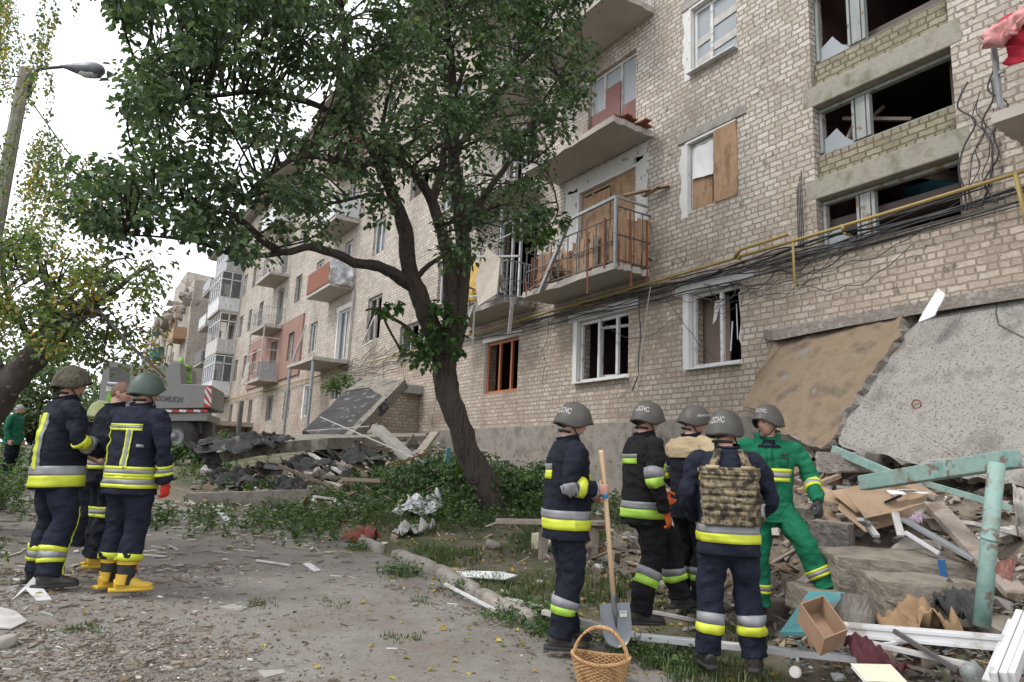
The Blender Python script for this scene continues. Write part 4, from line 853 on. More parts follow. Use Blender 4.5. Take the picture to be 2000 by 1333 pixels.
# -- leaning poplar on the left, snapped trunk
t2 = thing('poplar_tree', at(-60, 900, 8.2), 'leaning grey tree with a snapped trunk and yellowing leaves, left edge', 'tree')
tk = MB(); Lb = [limb(tk, [(-150, 930, 8.2, .27), (-60, 840, 8.2, .23), (20, 745, 8.1, .165), (70, 690, 8.0, .145), (115, 645, 7.9, .12), (150, 615, 7.8, .10), (185, 588, 7.7, .09)], 14, 5, .16)]
for sp in ([(60, 700, 8, .08), (90, 620, 8, .06), (95, 560, 8.2, .04), (60, 470, 8.4, .02)], [(20, 760, 8.1, .07), (-10, 680, 8, .05), (-40, 600, 8, .04)], [(150, 615, 7.8, .05), (230, 560, 7.4, .03), (300, 515, 7.2, .015)], [(120, 640, 7.9, .05), (180, 600, 7.5, .03), (240, 660, 7.2, .018), (320, 740, 7, .01)], [(60, 690, 8, .05), (10, 560, 7.8, .03), (0, 480, 7.8, .02)], [(150, 610, 7.8, .05), (110, 560, 7.6, .03), (30, 520, 7.5, .02)], [(90, 640, 7.9, .03), (200, 520, 8.3, .02), (250, 500, 8.3, .012)]): Lb.append(limb(tk, sp, 7))
for i in range(9): tk.bar(at(180, 590, 7.7), at(186+random.uniform(-8, 26), 575+random.uniform(-14, 10), 7.7+random.uniform(-.2, .2)), .035, .02)
nd2 = [p for L in Lb for p in L]; cr = MB(); placed = 0
P2 = [(-40, 440), (60, 430), (120, 470), (170, 500), (215, 510), (250, 560), (305, 510), (312, 530), (300, 590), (315, 640), (345, 700), (330, 740), (290, 720), (250, 690), (200, 720), (150, 690), (160, 650), (120, 700), (60, 690), (30, 640), (-40, 700)]
PALY = [(.15, .21, .07), (.12, .18, .065), (.18, .235, .075), (.11, .165, .065), (.24, .26, .08), (.36, .27, .06), (.44, .28, .045)]
while placed < 150:
    u = random.uniform(-60, 350); v = random.uniform(430, 760)
    if not inpoly(u, v, P2) or (u > 215 and v > 600 and random.random() < .75): continue
    if noise.noise(Vector((u*.02, v*.02, 2))) < -.28: continue
    c = at(u, v, random.uniform(6.9, 8.7)); yel = noise.noise(Vector((u*.011, v*.011, 8))) > .15
    clump(cr, c, random.uniform(.12, .26), random.randint(24, 44), .062, PALY[4:] + PALY[:3] if yel else PALY[:5], 1); placed += 1
    nd = min(nd2, key=lambda p: (p-c).length_squared); tk.tube([nd, nd.lerp(c, .5)+Vector((0, 0, .1)), c], [.01, .008, .004], 4)
for a in [(u, v) for u in (262, 285, 310) for v in (680, 705, 730)]: clump(cr, at(a[0]+random.uniform(-14, 14), a[1], 7.2), .12, 16, .06, PALY, 1.5)
tk.build('trunk', M['bark_grey'], t2, smooth=True); cr.build('crown', M['leaf'], t2)
# -- birch hanging in from the top left
t3 = thing('birch_tree', (-4.2, 9.5, ground_z(-4.2, 9.5)), 'birch with thin drooping yellow and green strands behind the lamp post', 'tree')
tk = MB(); tr3 = smooth_path([Vector((-4.2, 9.5, -1.3)), Vector((-4.1, 9.6, 1.5)), Vector((-4.2, 9.8, 4)), Vector((-3.8, 10, 6.5)), Vector((-3.6, 10.1, 9))], 5); tk.tube(tr3, [lerp(.17, .04, i/20) for i in range(21)], 10)
cr = MB()
for (u, v, L, Z) in [(random.uniform(-30, 95), random.uniform(-80, 120), random.uniform(.5, 1.6), random.uniform(8.5, 12)) for _ in range(80)]+[(random.uniform(-20, 205), random.uniform(215, 400), random.uniform(.3, .9), random.uniform(8.5, 11.5)) for _ in range(150)]+[(random.uniform(60, 150), random.uniform(-20, 30), random.uniform(.2, .6), 9) for _ in range(5)]+[(random.uniform(-30, 60), random.uniform(380, 520), random.uniform(.4, 1.0), random.uniform(9, 11)) for _ in range(24)]:
    if u > 60 and v > 215 and v < 240+(u-60)*.45: continue
    if abs(u-(50-.08*(v+40-135))) < 26 and Z < 11.3 and random.random() < .85: continue
    p = at(u, v, Z); q = min(tr3, key=lambda a: (a-p).length_squared+abs(a.z-p.z-.8)); 
    if (q-p).length < 2.2 and random.random() < .5: tk.tube(smooth_path([q, q.lerp(p, .5)+Vector((0, 0, .5)), p], 4), [.022-.0018*i for i in range(9)], 4)
    k = int(L/.05)
    dx = Vector((random.uniform(-.15, .15), random.uniform(-.15, .15), -1)); strand = []
    yel = noise.noise(Vector((u*.02, v*.012, 3)))
    for i in range(k):
        pp = p+dx*(i*.05)+Vector((noise.noise(Vector((i*.2, u, 0))), noise.noise(Vector((i*.2, v, 4))), 0))*.1; strand.append(pp)
        for _ in range(3): leaf(cr, pp+Vector([random.gauss(0, .035) for _ in range(3)]), random.uniform(.035, .062), Vector([random.gauss(0, 1) for _ in range(3)]), Vector((random.gauss(0, .5), random.gauss(0, .5), -1)), tuple(c_*random.uniform(.8, 1.2) for c_ in random.choice(PALY[5:]+PALY[2:5] if yel+v*.0006 > .22 else PALY[:4])))
    if len(strand) > 2: tk.tube(strand, .004, 3)
tk.build('trunk', M['bark_grey'], t3, smooth=True); cr.build('crown', M['leaf'], t3)
# -- trees and bushes farther back on the left
def bush(name, c, rx, ry, rz, n, size, pal, label, cat, group=None, trunk=True):
    c = Vector(c); t = thing(name, c, label, cat, group=group); cr = MB(); tk = MB()
    for i in range(n):
        a = Vector([random.gauss(0, 1) for _ in range(3)]).normalized(); r = random.random()**.4; p = c+Vector((a.x*rx*r, a.y*ry*r, rz+a.z*rz*r))
        p += Vector([noise.noise(p*.9+Vector((q, 0, 0))) for q in (0, 5, 9)])*rz*.35
        clump(cr, p, rz*.16+.1, random.randint(14, 24), size, pal, .7)
        if trunk and i % 4 == 0: tk.tube([c, c.lerp(p, .5)+Vector((0, 0, rz*.15)), p], [rz*.025, rz*.015, .006], 5)
    if tk.v: tk.build('trunk' if rz > 1.4 else 'stem', M['bark'], t, smooth=True)
    cr.build('crown' if rz > 1.4 else 'foliage', M['leaf'], t)
DG = [(.09, .13, .06), (.11, .16, .07), (.07, .11, .055), (.14, .19, .08)]; BR = [(.15, .14, .07), (.10, .12, .05), (.19, .16, .085), (.08, .11, .045)]
def gp_(x, y): return (x, y, ground_z(x, y))
for i, (x, y, rx, rz, lab) in enumerate([(-10, 33, 3.4, 3.3, 'round dark tree farthest left beyond the poplar'), (-5.5, 38, 3, 3.0, 'dark green tree between the leaning trunk and the far street'), (-1.2, 46, 2.6, 2.5, 'small far conifer-dark tree left of the crane truck cab'), (-15, 26, 4, 3.6, 'broad tree at the left margin behind the bushes'), (1.5, 60, 3, 2.6, 'farthest tree beyond the crane truck')]):
    bush('tree', gp_(x, y), rx, rx, rz, 150, .30, DG, lab, 'tree', 'trees at the end of the street')
for i, (x, y, rx, rz, pal, lab) in enumerate([(-3.3, 9.0, 1.0, .75, BR, 'dry brownish shrub at the left edge below the leaning trunk'), (-2.5, 12.0, 1.1, 1.0, DG, 'green shrub behind the firefighter with vertical back stripes'), (-3.9, 12.0, 1.2, .55, BR, 'tall shrub hiding the legs of the man in the grey cap'), (-1.7, 9.4, .6, .5, BR, 'low tangle of dry stems beside the road on the left'), (1.1, 25, 1.0, .8, DG, 'bush between the standing group and the truck cab')]):
    bush('shrub', gp_(x, y), rx, rx*.8, rz, 90, .085, pal, lab, 'shrub')
for i, (u, v, r, rz, lab) in enumerate([(915, 985, .75, .42, 'dark leafy sprouts round the foot of the big tree'), (870, 960, .7, .40, 'low bush on the slope left of the tree trunk'), (1025, 985, .5, .33, 'bright green weeds right of the tree trunk'), (790, 965, .8, .26, 'weeds growing over the edge of the rubble heap'), (1045, 960, .4, .3, 'clump of weeds behind the bench'), (960, 1000, .45, .35, 'dense shoots hugging the base of the trunk')]):
    p = gnd(u, v); bush('shrub', p, r, r*.7, rz, 42, .085 if i != 3 else .06, [(.055, .10, .038), (.075, .14, .045), (.045, .08, .036), (.11, .18, .06)], lab, 'shrub')
for (u, v, rz, lab) in [(500, 838, .45, 'young green sapling in front of the far porch'), (440, 850, .5, 'leafy bush at the far small entrance'), (395, 905, .35, 'yellow green weeds by the truck wheel'), (330, 935, .4, 'weeds at the roadside behind the yellow boots'), (660, 770, .45, 'grassy weeds growing on the porch roof')]:
    if v < 800: p = at(u, v, 22)
    else: p = at(u, v+20, 17 if u < 400 else 24); p.z = ground_z(p.x, p.y)
    bush('shrub', p, .45, .4, rz*.8, 26, .09, [(.06, .12, .03), (.09, .15, .04), (.05, .09, .03)], lab, 'shrub')
# ------------------------------------------------------------------ lamp post
lp = thing('street_lamp', at(12, 600, 11), 'concrete street lamp post with a single cobra head at the upper left', 'street lamp')
base = at(50, 135, 11); bx, by = base.x, base.y; gz = ground_z(bx, by); lp.location = (bx, by, gz); WM[lp.name] = Matrix.Translation((bx, by, gz))
mb = MB(); mb.tube([(bx, by, gz-.2), (bx, by, base.z)], [.135, .085], 8); mb.build('post', M['lintel'], lp)
mb = MB(); top = base; q0 = at(58, 190, 11); q1 = at(64, 150, 11); q2 = at(80, 135, 11); q3 = at(122, 131, 11)
mb.tube(smooth_path([q0, at(60, 170, 11), q1, at(70, 140, 11), q2, q3], 4), .025, 8); mb.tube([at(40, 150, 10.95), at(66, 146, 10.95)], .012, 6); mb.tube([at(40, 166, 10.95), at(64, 164, 10.95)], .012, 6)
mb.build('arm', M['dark_steel'], lp, smooth=True)
mb = MB(); hp = [at(u, v, 11) for u, v in ((118, 130), (130, 131), (150, 134), (172, 138), (190, 138), (201, 136), (204, 136))]; mb.tube(hp, [.02, .04, .085, .125, .125, .07, .01], 14)
ax = (hp[-1]-hp[0]).normalized()
mb.build('lamp_head', mat('lamp_housing', (.10, .11, .13), (.14, .15, .17), 5, .45, .2, .1), lp, smooth=True)
mb = MB(); mb.tube([at(u, v+5, 10.97) for u, v in ((150, 134), (165, 138), (185, 140), (196, 137))], [.02, .075, .075, .02], 12); mb.build('diffuser', mat('lamp_glass', (.5, .52, .55), (.4, .42, .45), 5, .2, 0, .1), lp, smooth=True)
def overhead(name, a, b, s, label):
    mb = MB(); mb.tube(sag(a, b, s, 26, .0), .012, 5); mb.build(name, M['cable'], smooth=True, label=label, cat='cable')
overhead('overhead_cable', at(45, 150, 11), at(-400, -60, 7), .3, 'thin overhead wire running from the lamp post up to the left')
overhead('overhead_cable', at(44, 175, 11), onx(440, 560, 9.3), 1.5, 'long overhead wire from the lamp post down to the building')
# ------------------------------------------------------------------ crane truck
TZ = 19.0
exx = Vector((cos(HD+.24*-1), -sin(HD-.24), 0)).normalized(); exx = Vector((exx.x, exx.y, 0)); eyy = Vector((-exx.y, exx.x, 0))
O = at(335, 893, TZ); O.z = ground_z(O.x, O.y, False)
def TP(u, v, dy=0):
    p = onplane(u, v, O+eyy*dy, eyy); return Vector(((p-O).dot(exx), dy, p.z-O.z))
yaw = atan2(exx.y, exx.x)
tr = thing('crane_truck', O, 'grey and lime green mobile crane truck with a red and white chevron board', 'truck', yaw=yaw)
M['truck_grey'] = mat('truck_grey_paint', (.20, .195, .19), (.225, .22, .215), 2, .45, .1, .05, 30, .002)
M['lime'] = mat('lime_green_paint', (.16, .36, .05), (.20, .40, .06), 3, .4, 0, .05)
M['tyre'] = mat('tyre_rubber', (.035, .034, .033), (.06, .057, .053), 6, .9, 0, .4, 20, .01)
M['red_refl'] = mat('red_reflector', (.42, .035, .03), None, 5, .4, 0, 0); M['white_refl'] = mat('white_reflector', (.62, .62, .6), None, 5, .4, 0, 0)
def ext(mb, pts, y0, y1, mi=None):
    K = len(pts); a = [Vector((p.x, y0, p.z)) for p in pts]; b = [Vector((p.x, y1, p.z)) for p in pts]
    mb.add(a+b, [tuple(range(K)), tuple(range(2*K-1, K-1, -1))]+[(i, i+K, (i+1) % K+K, (i+1) % K) for i in range(K)], mi)
mb = MB(); ext(mb, [TP(a, b) for a, b in ((225, 800), (412, 797), (414, 753), (354, 750), (353, 708), (338, 706), (328, 712), (262, 714), (262, 752), (225, 754))], 0, 2.3); mb.build('counterweight', M['truck_grey'], tr, world=False, bevel=.02)
mb = MB(); ext(mb, [TP(a, b) for a, b in ((188, 824), (404, 822), (404, 808), (188, 810))], .06, 2.4); mb.build('chassis', M['truck_grey'], tr, world=False, bevel=.01)
mb = MB(); ext(mb, [TP(a, b) for a, b in ((195, 850), (385, 846), (385, 824), (195, 826))], .5, 2.0); ext(mb, [TP(a, b) for a, b in ((372, 868), (402, 872), (404, 824), (372, 824))], 1.0, 1.4); mb.build('underframe', M['dark_steel'], tr, world=False)
mb = MB(); n = 13
for i in range(n):
    a = TP(lerp(225, 406, i/n), 803); b = TP(lerp(225, 406, (i+1)/n)-.5, 803); mb.box(((a.x+b.x)/2, -.012, lerp(a.z, b.z, .5)), (b.x-a.x, .02, .07), mi=i % 2)
mb.build('reflector_strip', [M['red_refl'], M['white_refl']], tr, world=False)
ch = MB(); a, b, c, d = TP(398, 796), TP(412.5, 795), TP(414, 754), TP(401, 754)
def qd(p, q): return a.lerp(b, p).lerp(d.lerp(c, p), q)+Vector((0, -.02, 0))
for i in range(-2, 7):
    q0, q1 = i/4.4, (i+1)/4.4; sl_ = .55; pts = []
    def clipq(p, q): return qd(p, max(0, min(1, q)))
    if q1+0 <= 0 or q0-sl_ >= 1: continue
    ch.add([clipq(0, q0), clipq(1, q0-sl_), clipq(1, q1-sl_), clipq(0, q1)], [(0, 1, 2, 3)], i % 2)
ch.build('chevron_board', [M['red_refl'], M['white_refl']], tr, world=False)
def text_mesh(s, size, depth=.004, bold=0):
    cu = bpy.data.curves.new('writing', 'FONT'); cu.body = s; cu.size = size; cu.extrude = depth; cu.offset = bold
    o = bpy.data.objects.new('writing', cu); COL.objects.link(o); bpy.context.view_layer.update()
    me = bpy.data.meshes.new_from_object(o.evaluated_get(bpy.context.evaluated_depsgraph_get())); bpy.data.objects.remove(o)
    mb = MB(); mb.add([v.co.copy() for v in me.vertices], [tuple(p.vertices) for p in me.polygons]); bpy.data.meshes.remove(me); return mb
tx = text_mesh('ZOOMLION', .30, .006, .008); a = TP(357, 784); wmax = max(p.x for p in tx.v); s_ = .80/wmax
tx.v = [Vector((a.x-.80+p.x*s_, -.008-p.z, TP(320, 784).z+p.y*.72)) for p in tx.v]; tx.build('lettering', M['dark_steel'], tr, world=False)
mb = MB()
for u_, r_ in ((335, .62), (238, .62)):
    c = TP(u_, 849); prof = [(.30, .0), (.50, -.02), (.58, .03), (.62, .10), (.62, .38), (.56, .42), (.3, .42)]
    n = 32; base_ = len(mb.v)
    for k in range(n):
        a_ = 2*pi*k/n
        for r, y in prof: mb.v.append(Vector((c.x+cos(a_)*r*(1+(.012 if r > .6 and k % 2 else 0)), .12+y, r_+sin(a_)*r)))
    K = len(prof)
    for k in range(n):
        for j in range(K-1): mb.f.append([base_+k*K+j, base_+k*K+j+1, base_+((k+1) % n)*K+j+1, base_+((k+1) % n)*K+j]); mb.mi.append(0); mb.fc.append(None)
    if u_ == 335: mb.build('wheel', M['tyre'], tr, world=False, smooth=True); wh = tr.children[-1] if False else None
    rim = MB(); prof = [(.30, .03), (.27, .1), (.24, .16), (.12, .16), (.10, .06), (.0, .05)]
    for k in range(24):
        a_ = 2*pi*k/24
        for r, y in prof: rim.v.append(Vector((c.x+cos(a_)*r, .12+y, r_+sin(a_)*r)))
    for k in range(24):
        for j in range(5): rim.f.append([k*6+j, k*6+j+1, ((k+1) % 24)*6+j+1, ((k+1) % 24)*6+j]); rim.mi.append(0); rim.fc.append(None)
    rim.build('wheel_rim', M['steel'], tr, world=False, smooth=True)
    if u_ != 335: mb.build('wheel', M['tyre'], tr, world=False, smooth=True)
    else: mb = MB()
mb = MB(); ext(mb, [TP(a, b) for a, b in ((188, 806), (262, 806), (262, 712), (206, 703), (198, 710))], .1, 2.2); mb.build('cab', M['truck_grey'], tr, world=False, bevel=.03)
mb = MB(); ext(mb, [TP(a, b) for a, b in ((203, 802), (226, 802), (218, 762), (208, 762))], .06, .1); ext(mb, [TP(a, b) for a, b in ((212, 746), (250, 748), (250, 718), (212, 716))], .07, .1, mi=1); ext(mb, [TP(a, b) for a, b in ((205, 764), (226, 764), (224, 752), (207, 752))], .05, .1, mi=2); mb.build('cab_door', [M['lime'], M['dark_steel'], M['white_refl']], tr, world=False)
mb = MB(); a = TP(363, 752, 1.0); b = TP(363, 722, 1.0); mb.tube([a, b], .1, 12); mb.tube([b, b+Vector((0, 0, .12))], .17, 12); mb.tube([a+Vector((.13, 0, 0)), b+Vector((.13, 0, -.1))], .035, 8); mb.tube([a, a+Vector((0, 0, .12))], .16, 12); mb.tube([TP(354, 712, 1), TP(354, 700, 1)], .07, 8); mb.build('hydraulic_cylinder', M['lime'], tr, world=False, smooth=True)
mb = MB(); a = TP(176, 716); mb.tube([TP(203, 708), TP(212, 700), TP(250, 700)], .03, 6); mb.build('handrail', M['steel'], tr, world=False, smooth=True); mb = MB(); mb.tube([TP(210, 750, -.05), TP(246, 752, -.05)], .06, 8); mb.build('air_tank', M['steel'], tr, world=False, smooth=True)
M['slab_old'] = mat('mossy_slab_concrete', (.17, .155, .125), (.235, .215, .185), 3, .95, 0, 1, 24, .02, c3=(.12, .11, .085), spots=(6, (.07, .065, .06), .6), detail=9)
# ------------------------------------------------------------------ wrecked entrance, left of the tree
pw = MB()
x0 = onplane(738, 800, Vector((0, 20, 0)), Vector((0, 1, 0))).x; za = onplane(780, 768, Vector((0, 20, 0)), Vector((0, 1, 0))).z
pw.box(((x0+D)/2, 20.12, za/2-.5), (D-x0-.01, .25, za+1.0)); pw.box((x0+.14, 22.5, za/2-.5), (.25, 4.5, za+1.0))
pw_o = thing('entrance_porch', (x0, 20, -.4), 'small brick entrance porch with a cracked concrete beam, left of the tree', 'porch')
o = pw.build('wall', M['brick'], pw_o); 
pb = MB(); pb.box(((x0+D)/2+.35, 20.0, za+.14), (D-x0-.7, .5, .28)); pb.box(((x0+D)/2-.0, 22.0, za+.05), (D-x0-.02, 3.6, .12)); pb.build('beam', M['concrete'], pw_o, bevel=.015)
pb = MB(); pb.box((x0+.9, 19.985, .2), (.5, .03, 1.3)); pb.build('doorway', M['room'], pw_o)
mb = MB(); C4 = [at(702, 738, 21), at(792, 743, 19.8), at(672, 868, 16.4), at(585, 845, 17.2)]; nn = (C4[1]-C4[0]).cross(C4[3]-C4[0]).normalized(); nn = -nn if nn.z < 0 else nn
mb.slab(C4, .24, nn, jag=.12, div=7); mb.build('fallen_slab', [M['roofing']], label='tilted roof slab with torn black bitumen, leaning on the porch', cat='slab')
tp = [C4[0].lerp(C4[1], .12), C4[0].lerp(C4[1], .98), C4[1].lerp(C4[2], .34), C4[1].lerp(C4[2], .2).lerp(C4[0].lerp(C4[3], .2), .6), C4[0].lerp(C4[3], .3)]
mb = MB(); mb.slab([p+nn*.03 for p in tp], .05, nn, jag=.1, div=5); mb.slab([C4[1]+nn*.035, C4[2]+nn*.035, C4[2].lerp(C4[3], .13)+nn*.035, C4[1].lerp(C4[0], .12)+nn*.035], .3, nn, jag=.08, div=9); mb.build('fallen_slab', M['slab_old'], label='pale mossy concrete showing along the top and edge of the tilted slab', cat='slab')
mb = MB(); C6 = [at(415, 886, 14.6), at(520, 866, 14.6), at(640, 856, 14.8), at(835, 852, 16.2), at(838, 846, 18.0), at(620, 846, 17.6), at(440, 858, 16.8)]
mb.slab(C6, .24, (0, 0, 1), jag=.12, div=7); mb.build('fallen_slab', M['slab_old'], label='long concrete canopy slab lying across the rubble heap', cat='slab')
mb = MB()
for i in range(16):
    t = i/15; c = at(lerp(400, 545, t), lerp(872, 855, t)+random.uniform(-6, 4), lerp(14.3, 14.6, t)); r = random.uniform(.12, .26)
    q = [c+Vector((random.uniform(-r, r)*1.4, random.uniform(-r, r), random.uniform(-.02, .12))) for _ in range(5)]; cen = sum(q, Vector())/5
    q.sort(key=lambda p: atan2(p.y-cen.y, p.x-cen.x)); mb.slab(q, .03, (random.uniform(-.3, .3), -.3, 1), jag=.04, div=3)
mb.build('bitumen_sheet', M['roofing'], label='torn black roofing felt curling over the left end of the canopy slab', cat='roofing')
for i, (u_, v_, Z_, s_) in enumerate([(425, 870, 14.2, 1), (475, 862, 14.3, .9), (520, 858, 14.4, .8), (600, 905, 13.8, .7), (700, 890, 13.6, .8), (450, 935, 13.2, .7), (560, 945, 12.6, .5)]):
    c_ = at(u_, v_, Z_); ex_, ey_ = RT*.55*s_, Vector((-.2, .6, .05))*.7*s_; cloth('bitumen_sheet', M['roofing'], [c_-ex_-ey_+Vector((0, 0, -.1)), c_+ex_-ey_, c_+ex_+ey_+Vector((0, 0, .1)), c_-ex_+ey_+Vector((0, 0, .1))], amp=.13, n=12, label=['crumpled felt at the left tip of the canopy slab', 'curled felt on top of the canopy slab, second from its left tip', 'felt scrap near the middle of the canopy slab', 'dark felt sheet under the canopy slab', 'wide felt sheet on the rubble right of the radiator', 'dark felt sheet on the ground left of the heap', 'small felt sheet in front of the radiator'][i], cat='roofing')
cloth('bitumen_sheet', M['roofing'], [at(396, 868, 14.2), at(430, 890, 14.1), at(436, 925, 14.0), at(392, 900, 14.2)], amp=.08, label='black felt flap hanging off the end of the canopy slab', cat='roofing')
def plank(name, a, b, w_, h_, mt, label, cat, ref=(0, 0, 1), **k):
    mb = MB(); mb.bar(a, b, w_, h_, Vector(ref)); return mb.build(name, mt, label=label, cat=cat, bevel=min(w_, h_)*.12, **k)
plank('concrete_beam', at(735, 835, 14.6), at(812, 905, 13.4), .26, .13, M['concrete'], 'short concrete beam leaning on the heap below the canopy slab', 'beam')
plank('metal_strip', at(626, 815, 15.0), at(832, 904, 12.8), .035, .02, M['pvc_dirty'], 'long thin pale rod lying across the heap', 'rod'); plank('metal_strip', at(600, 842, 15.2), at(722, 833, 14.6), .035, .02, M['pvc_dirty'], 'pale rod resting on the fallen roof slab', 'rod')
plank('timber', at(850, 845, 15), at(805, 905, 14.4), .25, .06, M['wood_old'], 'grey board propped against the plinth left of the tree', 'board'); plank('pipe_piece', at(760, 912, 13), at(835, 885, 13), .05, .05, M['rust'], 'rusty bent pipe at the right of the heap', 'pipe'); plank('teal_strip', at(872, 905, 12.4), at(877, 875, 12.4), .09, .03, M['teal_bright'], 'small upright turquoise strip left of the trunk', 'strip')
mb = MB(); a = gnd(520, 938); mb.box((a.x+.6, a.y+.2, a.z+.22), (1.15, .5, .11), rot=Matrix.Rotation(-.55, 3, 'Z') @ Matrix.Rotation(.12, 3, 'Y'))
for i in range(14): mb.box((a.x+.6, a.y+.2, a.z+.22), (.02, .52, .135), rot=Matrix.Rotation(-.55, 3, 'Z') @ Matrix.Rotation(.12, 3, 'Y')); R_ = Matrix.Rotation(-.55, 3, 'Z') @ Matrix.Rotation(.12, 3, 'Y'); off = R_ @ Vector(((i-6.5)*.085, 0, 0)); mb.v[-8:] = [p+off for p in mb.v[-8:]]
mb.build('radiator', M['pvc'], label='white panel radiator lying on the rubble heap', cat='radiator', bevel=.01)
mb = MB(); mb.slab([gnd(360, 985, .16), gnd(620, 975, .16), gnd(620, 975, .16)+Vector((.1, .22, 0)), gnd(360, 985, .16)+Vector((.1, .22, 0))], .4, (0, 0, 1), jag=.05, div=9); mb.build('low_wall', M['kerb'], label='low broken concrete border in front of the rubble heap', cat='border')
# far small entrance, posts
mb = MB(); e0 = onplane(445, 840, Vector((0, 38, 0)), Vector((0, 1, 0))); mb.box((7.9, 45.2, .75), (3.0, 3.0, 1.9)); mb.box((7.5, 44.5, 1.78), (4.0, 4.4, .25)); mb.box((7.6, 43.6, .4), (2.0, .1, 1.0)); mb.build('far_porch', M['brick'], label='far small brick porch with a flat concrete roof', cat='porch')
plank('steel_post', Vector((6.4, 31, ground_z(6.4, 31))), Vector((6.4, 31, 2.3)), .16, .16, M['dark_steel'], 'dark square post standing before the far facade', 'post')
# ------------------------------------------------------------------ big slabs leaning on the right
def poly_slab(name, pix, plane_pts, thv, mt, label, div=9, jag=.03, mt_edge=None):
    p0, p1, p2 = plane_pts; n = (p1-p0).cross(p2-p0).normalized(); pts = [onplane(u, v, p0, n) for u, v in pix]
    ring = []; K0 = len(pts)
    for i in range(K0):
        a, b = pts[i], pts[(i+1) % K0]
        for j in range(div): p = a.lerp(b, j/div); ring.append(p+Vector([noise.noise(p*7+Vector((q, 0, 0))) for q in (0, 7, 13)])*jag)
    K = len(ring); thv = Vector(thv); bot = [p+thv+Vector([noise.noise(p*9+Vector((q, 2, 0))) for q in (0, 7, 13)])*jag*1.4 for p in ring]; mid = [p+thv*.5+Vector([noise.noise(p*11+Vector((q, 5, 0))) for q in (0, 7, 13)])*jag*1.4 for p in ring]
    mb = MB(); mb.add(ring+mid+bot, [tuple(range(K)), tuple(range(3*K-1, 2*K-1, -1))], 0); mb.mi[-1] = 0
    for a in (0, K):
        for i in range(K): mb.f.append([a+i, a+i+K, a+(i+1) % K+K, a+(i+1) % K]); mb.mi.append(1); mb.fc.append(None)
    return mb.build(name, [mt, mt_edge or M['broken']], label=label, cat='slab'), n
pt_ = (onx(1522, 655, 9.25), onx(1778, 598, 9.1), onx(1452, 790, 8.35))
poly_slab('fallen_slab', [(1518, 657), (1600, 634), (1768, 602), (1752, 660), (1700, 735), (1655, 800), (1632, 850), (1604, 880), (1540, 852), (1452, 792), (1480, 730)], pt_, Vector((.14, -.02, -.05))+FW*.04+RT*.13, M['slab_tan'], 'tan brown concrete slab leaning on the wall behind the man in green', jag=.06)
pg_ = (onx(1845, 592, 9.2), onx(2060, 575, 9.05), onx(1632, 872, 7.75))
poly_slab('fallen_slab', [(1835, 598), (1930, 588), (2080, 570), (2080, 975), (1975, 943), (1880, 932), (1800, 913), (1720, 890), (1632, 872), (1648, 815), (1690, 755), (1735, 690), (1788, 632)], pg_, Vector((.22, .02, -.02)), M['slab_grey'], 'huge pitted grey concrete slab leaning on the wall at the right', jag=.055)
mb = MB()
mb.slab([onx(1515, 645, 9.0), onx(1640, 618, 8.95), onx(1800, 588, 8.95), onx(2060, 545, 8.95), (D, 2.0, onx(2060, 540).z), (D, 7.1, onx(1520, 640).z)], .16, (0, 0, 1), jag=.07, div=9)
mb.build('canopy_stub', M['broken'], bld, label='broken edge of the torn off entrance canopy')
mb = MB(); mb.slab([onx(1852, 580, 9.3), onx(2060, 545, 9.3), onx(2060, 600, 9.25), onx(1860, 612, 9.22)], .2, (-1, 0, 0), jag=.02, div=5); mb.build('beam_stub', M['concrete'], bld)
sh = MB(); sh.slab([onx(1832, 562, 8.75), onx(1848, 574, 8.75), onx(1826, 618, 8.55), onx(1792, 632, 8.5), onx(1800, 612, 8.6)], .02, (-1, 0, .3), jag=.02, div=3); sh.build('plastic_scrap', M['pvc'], label='crumpled white plastic scrap stuck at the top of the grey slab', cat='scrap')
cr_ = MB(); n_ = (pg_[1]-pg_[0]).cross(pg_[2]-pg_[0]).normalized(); n_ = -n_ if n_.dot(FW) > 0 else n_
pts = [onplane(u, v, pg_[0], n_)+n_*.004 for u, v in ((1948, 590), (1945, 612), (1950, 634), (1966, 642), (1984, 652), (2000, 660), (2030, 668))]; cr_.tube(pts, .008, 4); cr_.build('crack', M['dark_steel'], bpy.data.objects['fallen_slab.004'] if 'fallen_slab.004' in bpy.data.objects else bld, world=True)
rg = MB(); c = onplane(1792, 790, pg_[0], n_)+n_*.03; rg.tube([c+Vector((0, cos(a)*.05, sin(a)*.05-.02)) for a in [2*pi*k/12 for k in range(13)]], .009, 5); rg.build('lifting_loop', M['rust'], bpy.data.objects['fallen_slab.004'] if 'fallen_slab.004' in bpy.data.objects else bld)
# teal steel frame
b0 = at(1640, 942, 6.6); 
def on_d(u, v, Z): return at(u, v, Z)
mb = MB(); mb.bar(at(1686, 944, 6.3), at(1985, 896, 4.9), .11, .13); mb.build('steel_beam', M['teal'], label='chipped turquoise steel beam across the foot of the grey slab', cat='beam', bevel=.008)
mb = MB(); mb.tube([at(1917, 1225, 4.55), at(1932, 1060, 4.65), at(1947, 905, 4.75)], .052, 16); mb.tube([at(1932.5, 1055, 4.65), at(1933.5, 1050, 4.65)], .055, 16); mb.build('steel_post', M['teal'], smooth=True, label='chipped turquoise round steel post leaning against the beam', cat='post')
mb = MB(); mb.bar(at(1628, 878, 7.6), at(1760, 935, 6.8), .06, .08); mb.build('steel_angle', M['teal'], label='upper turquoise angle bar under the grey slab', cat='beam'); mb = MB(); mb.bar(at(1785, 938, 6.7), at(2010, 1003, 5.9), .07, .05); mb.build('steel_angle', M['teal'], label='lower turquoise angle bar behind the round post', cat='beam')
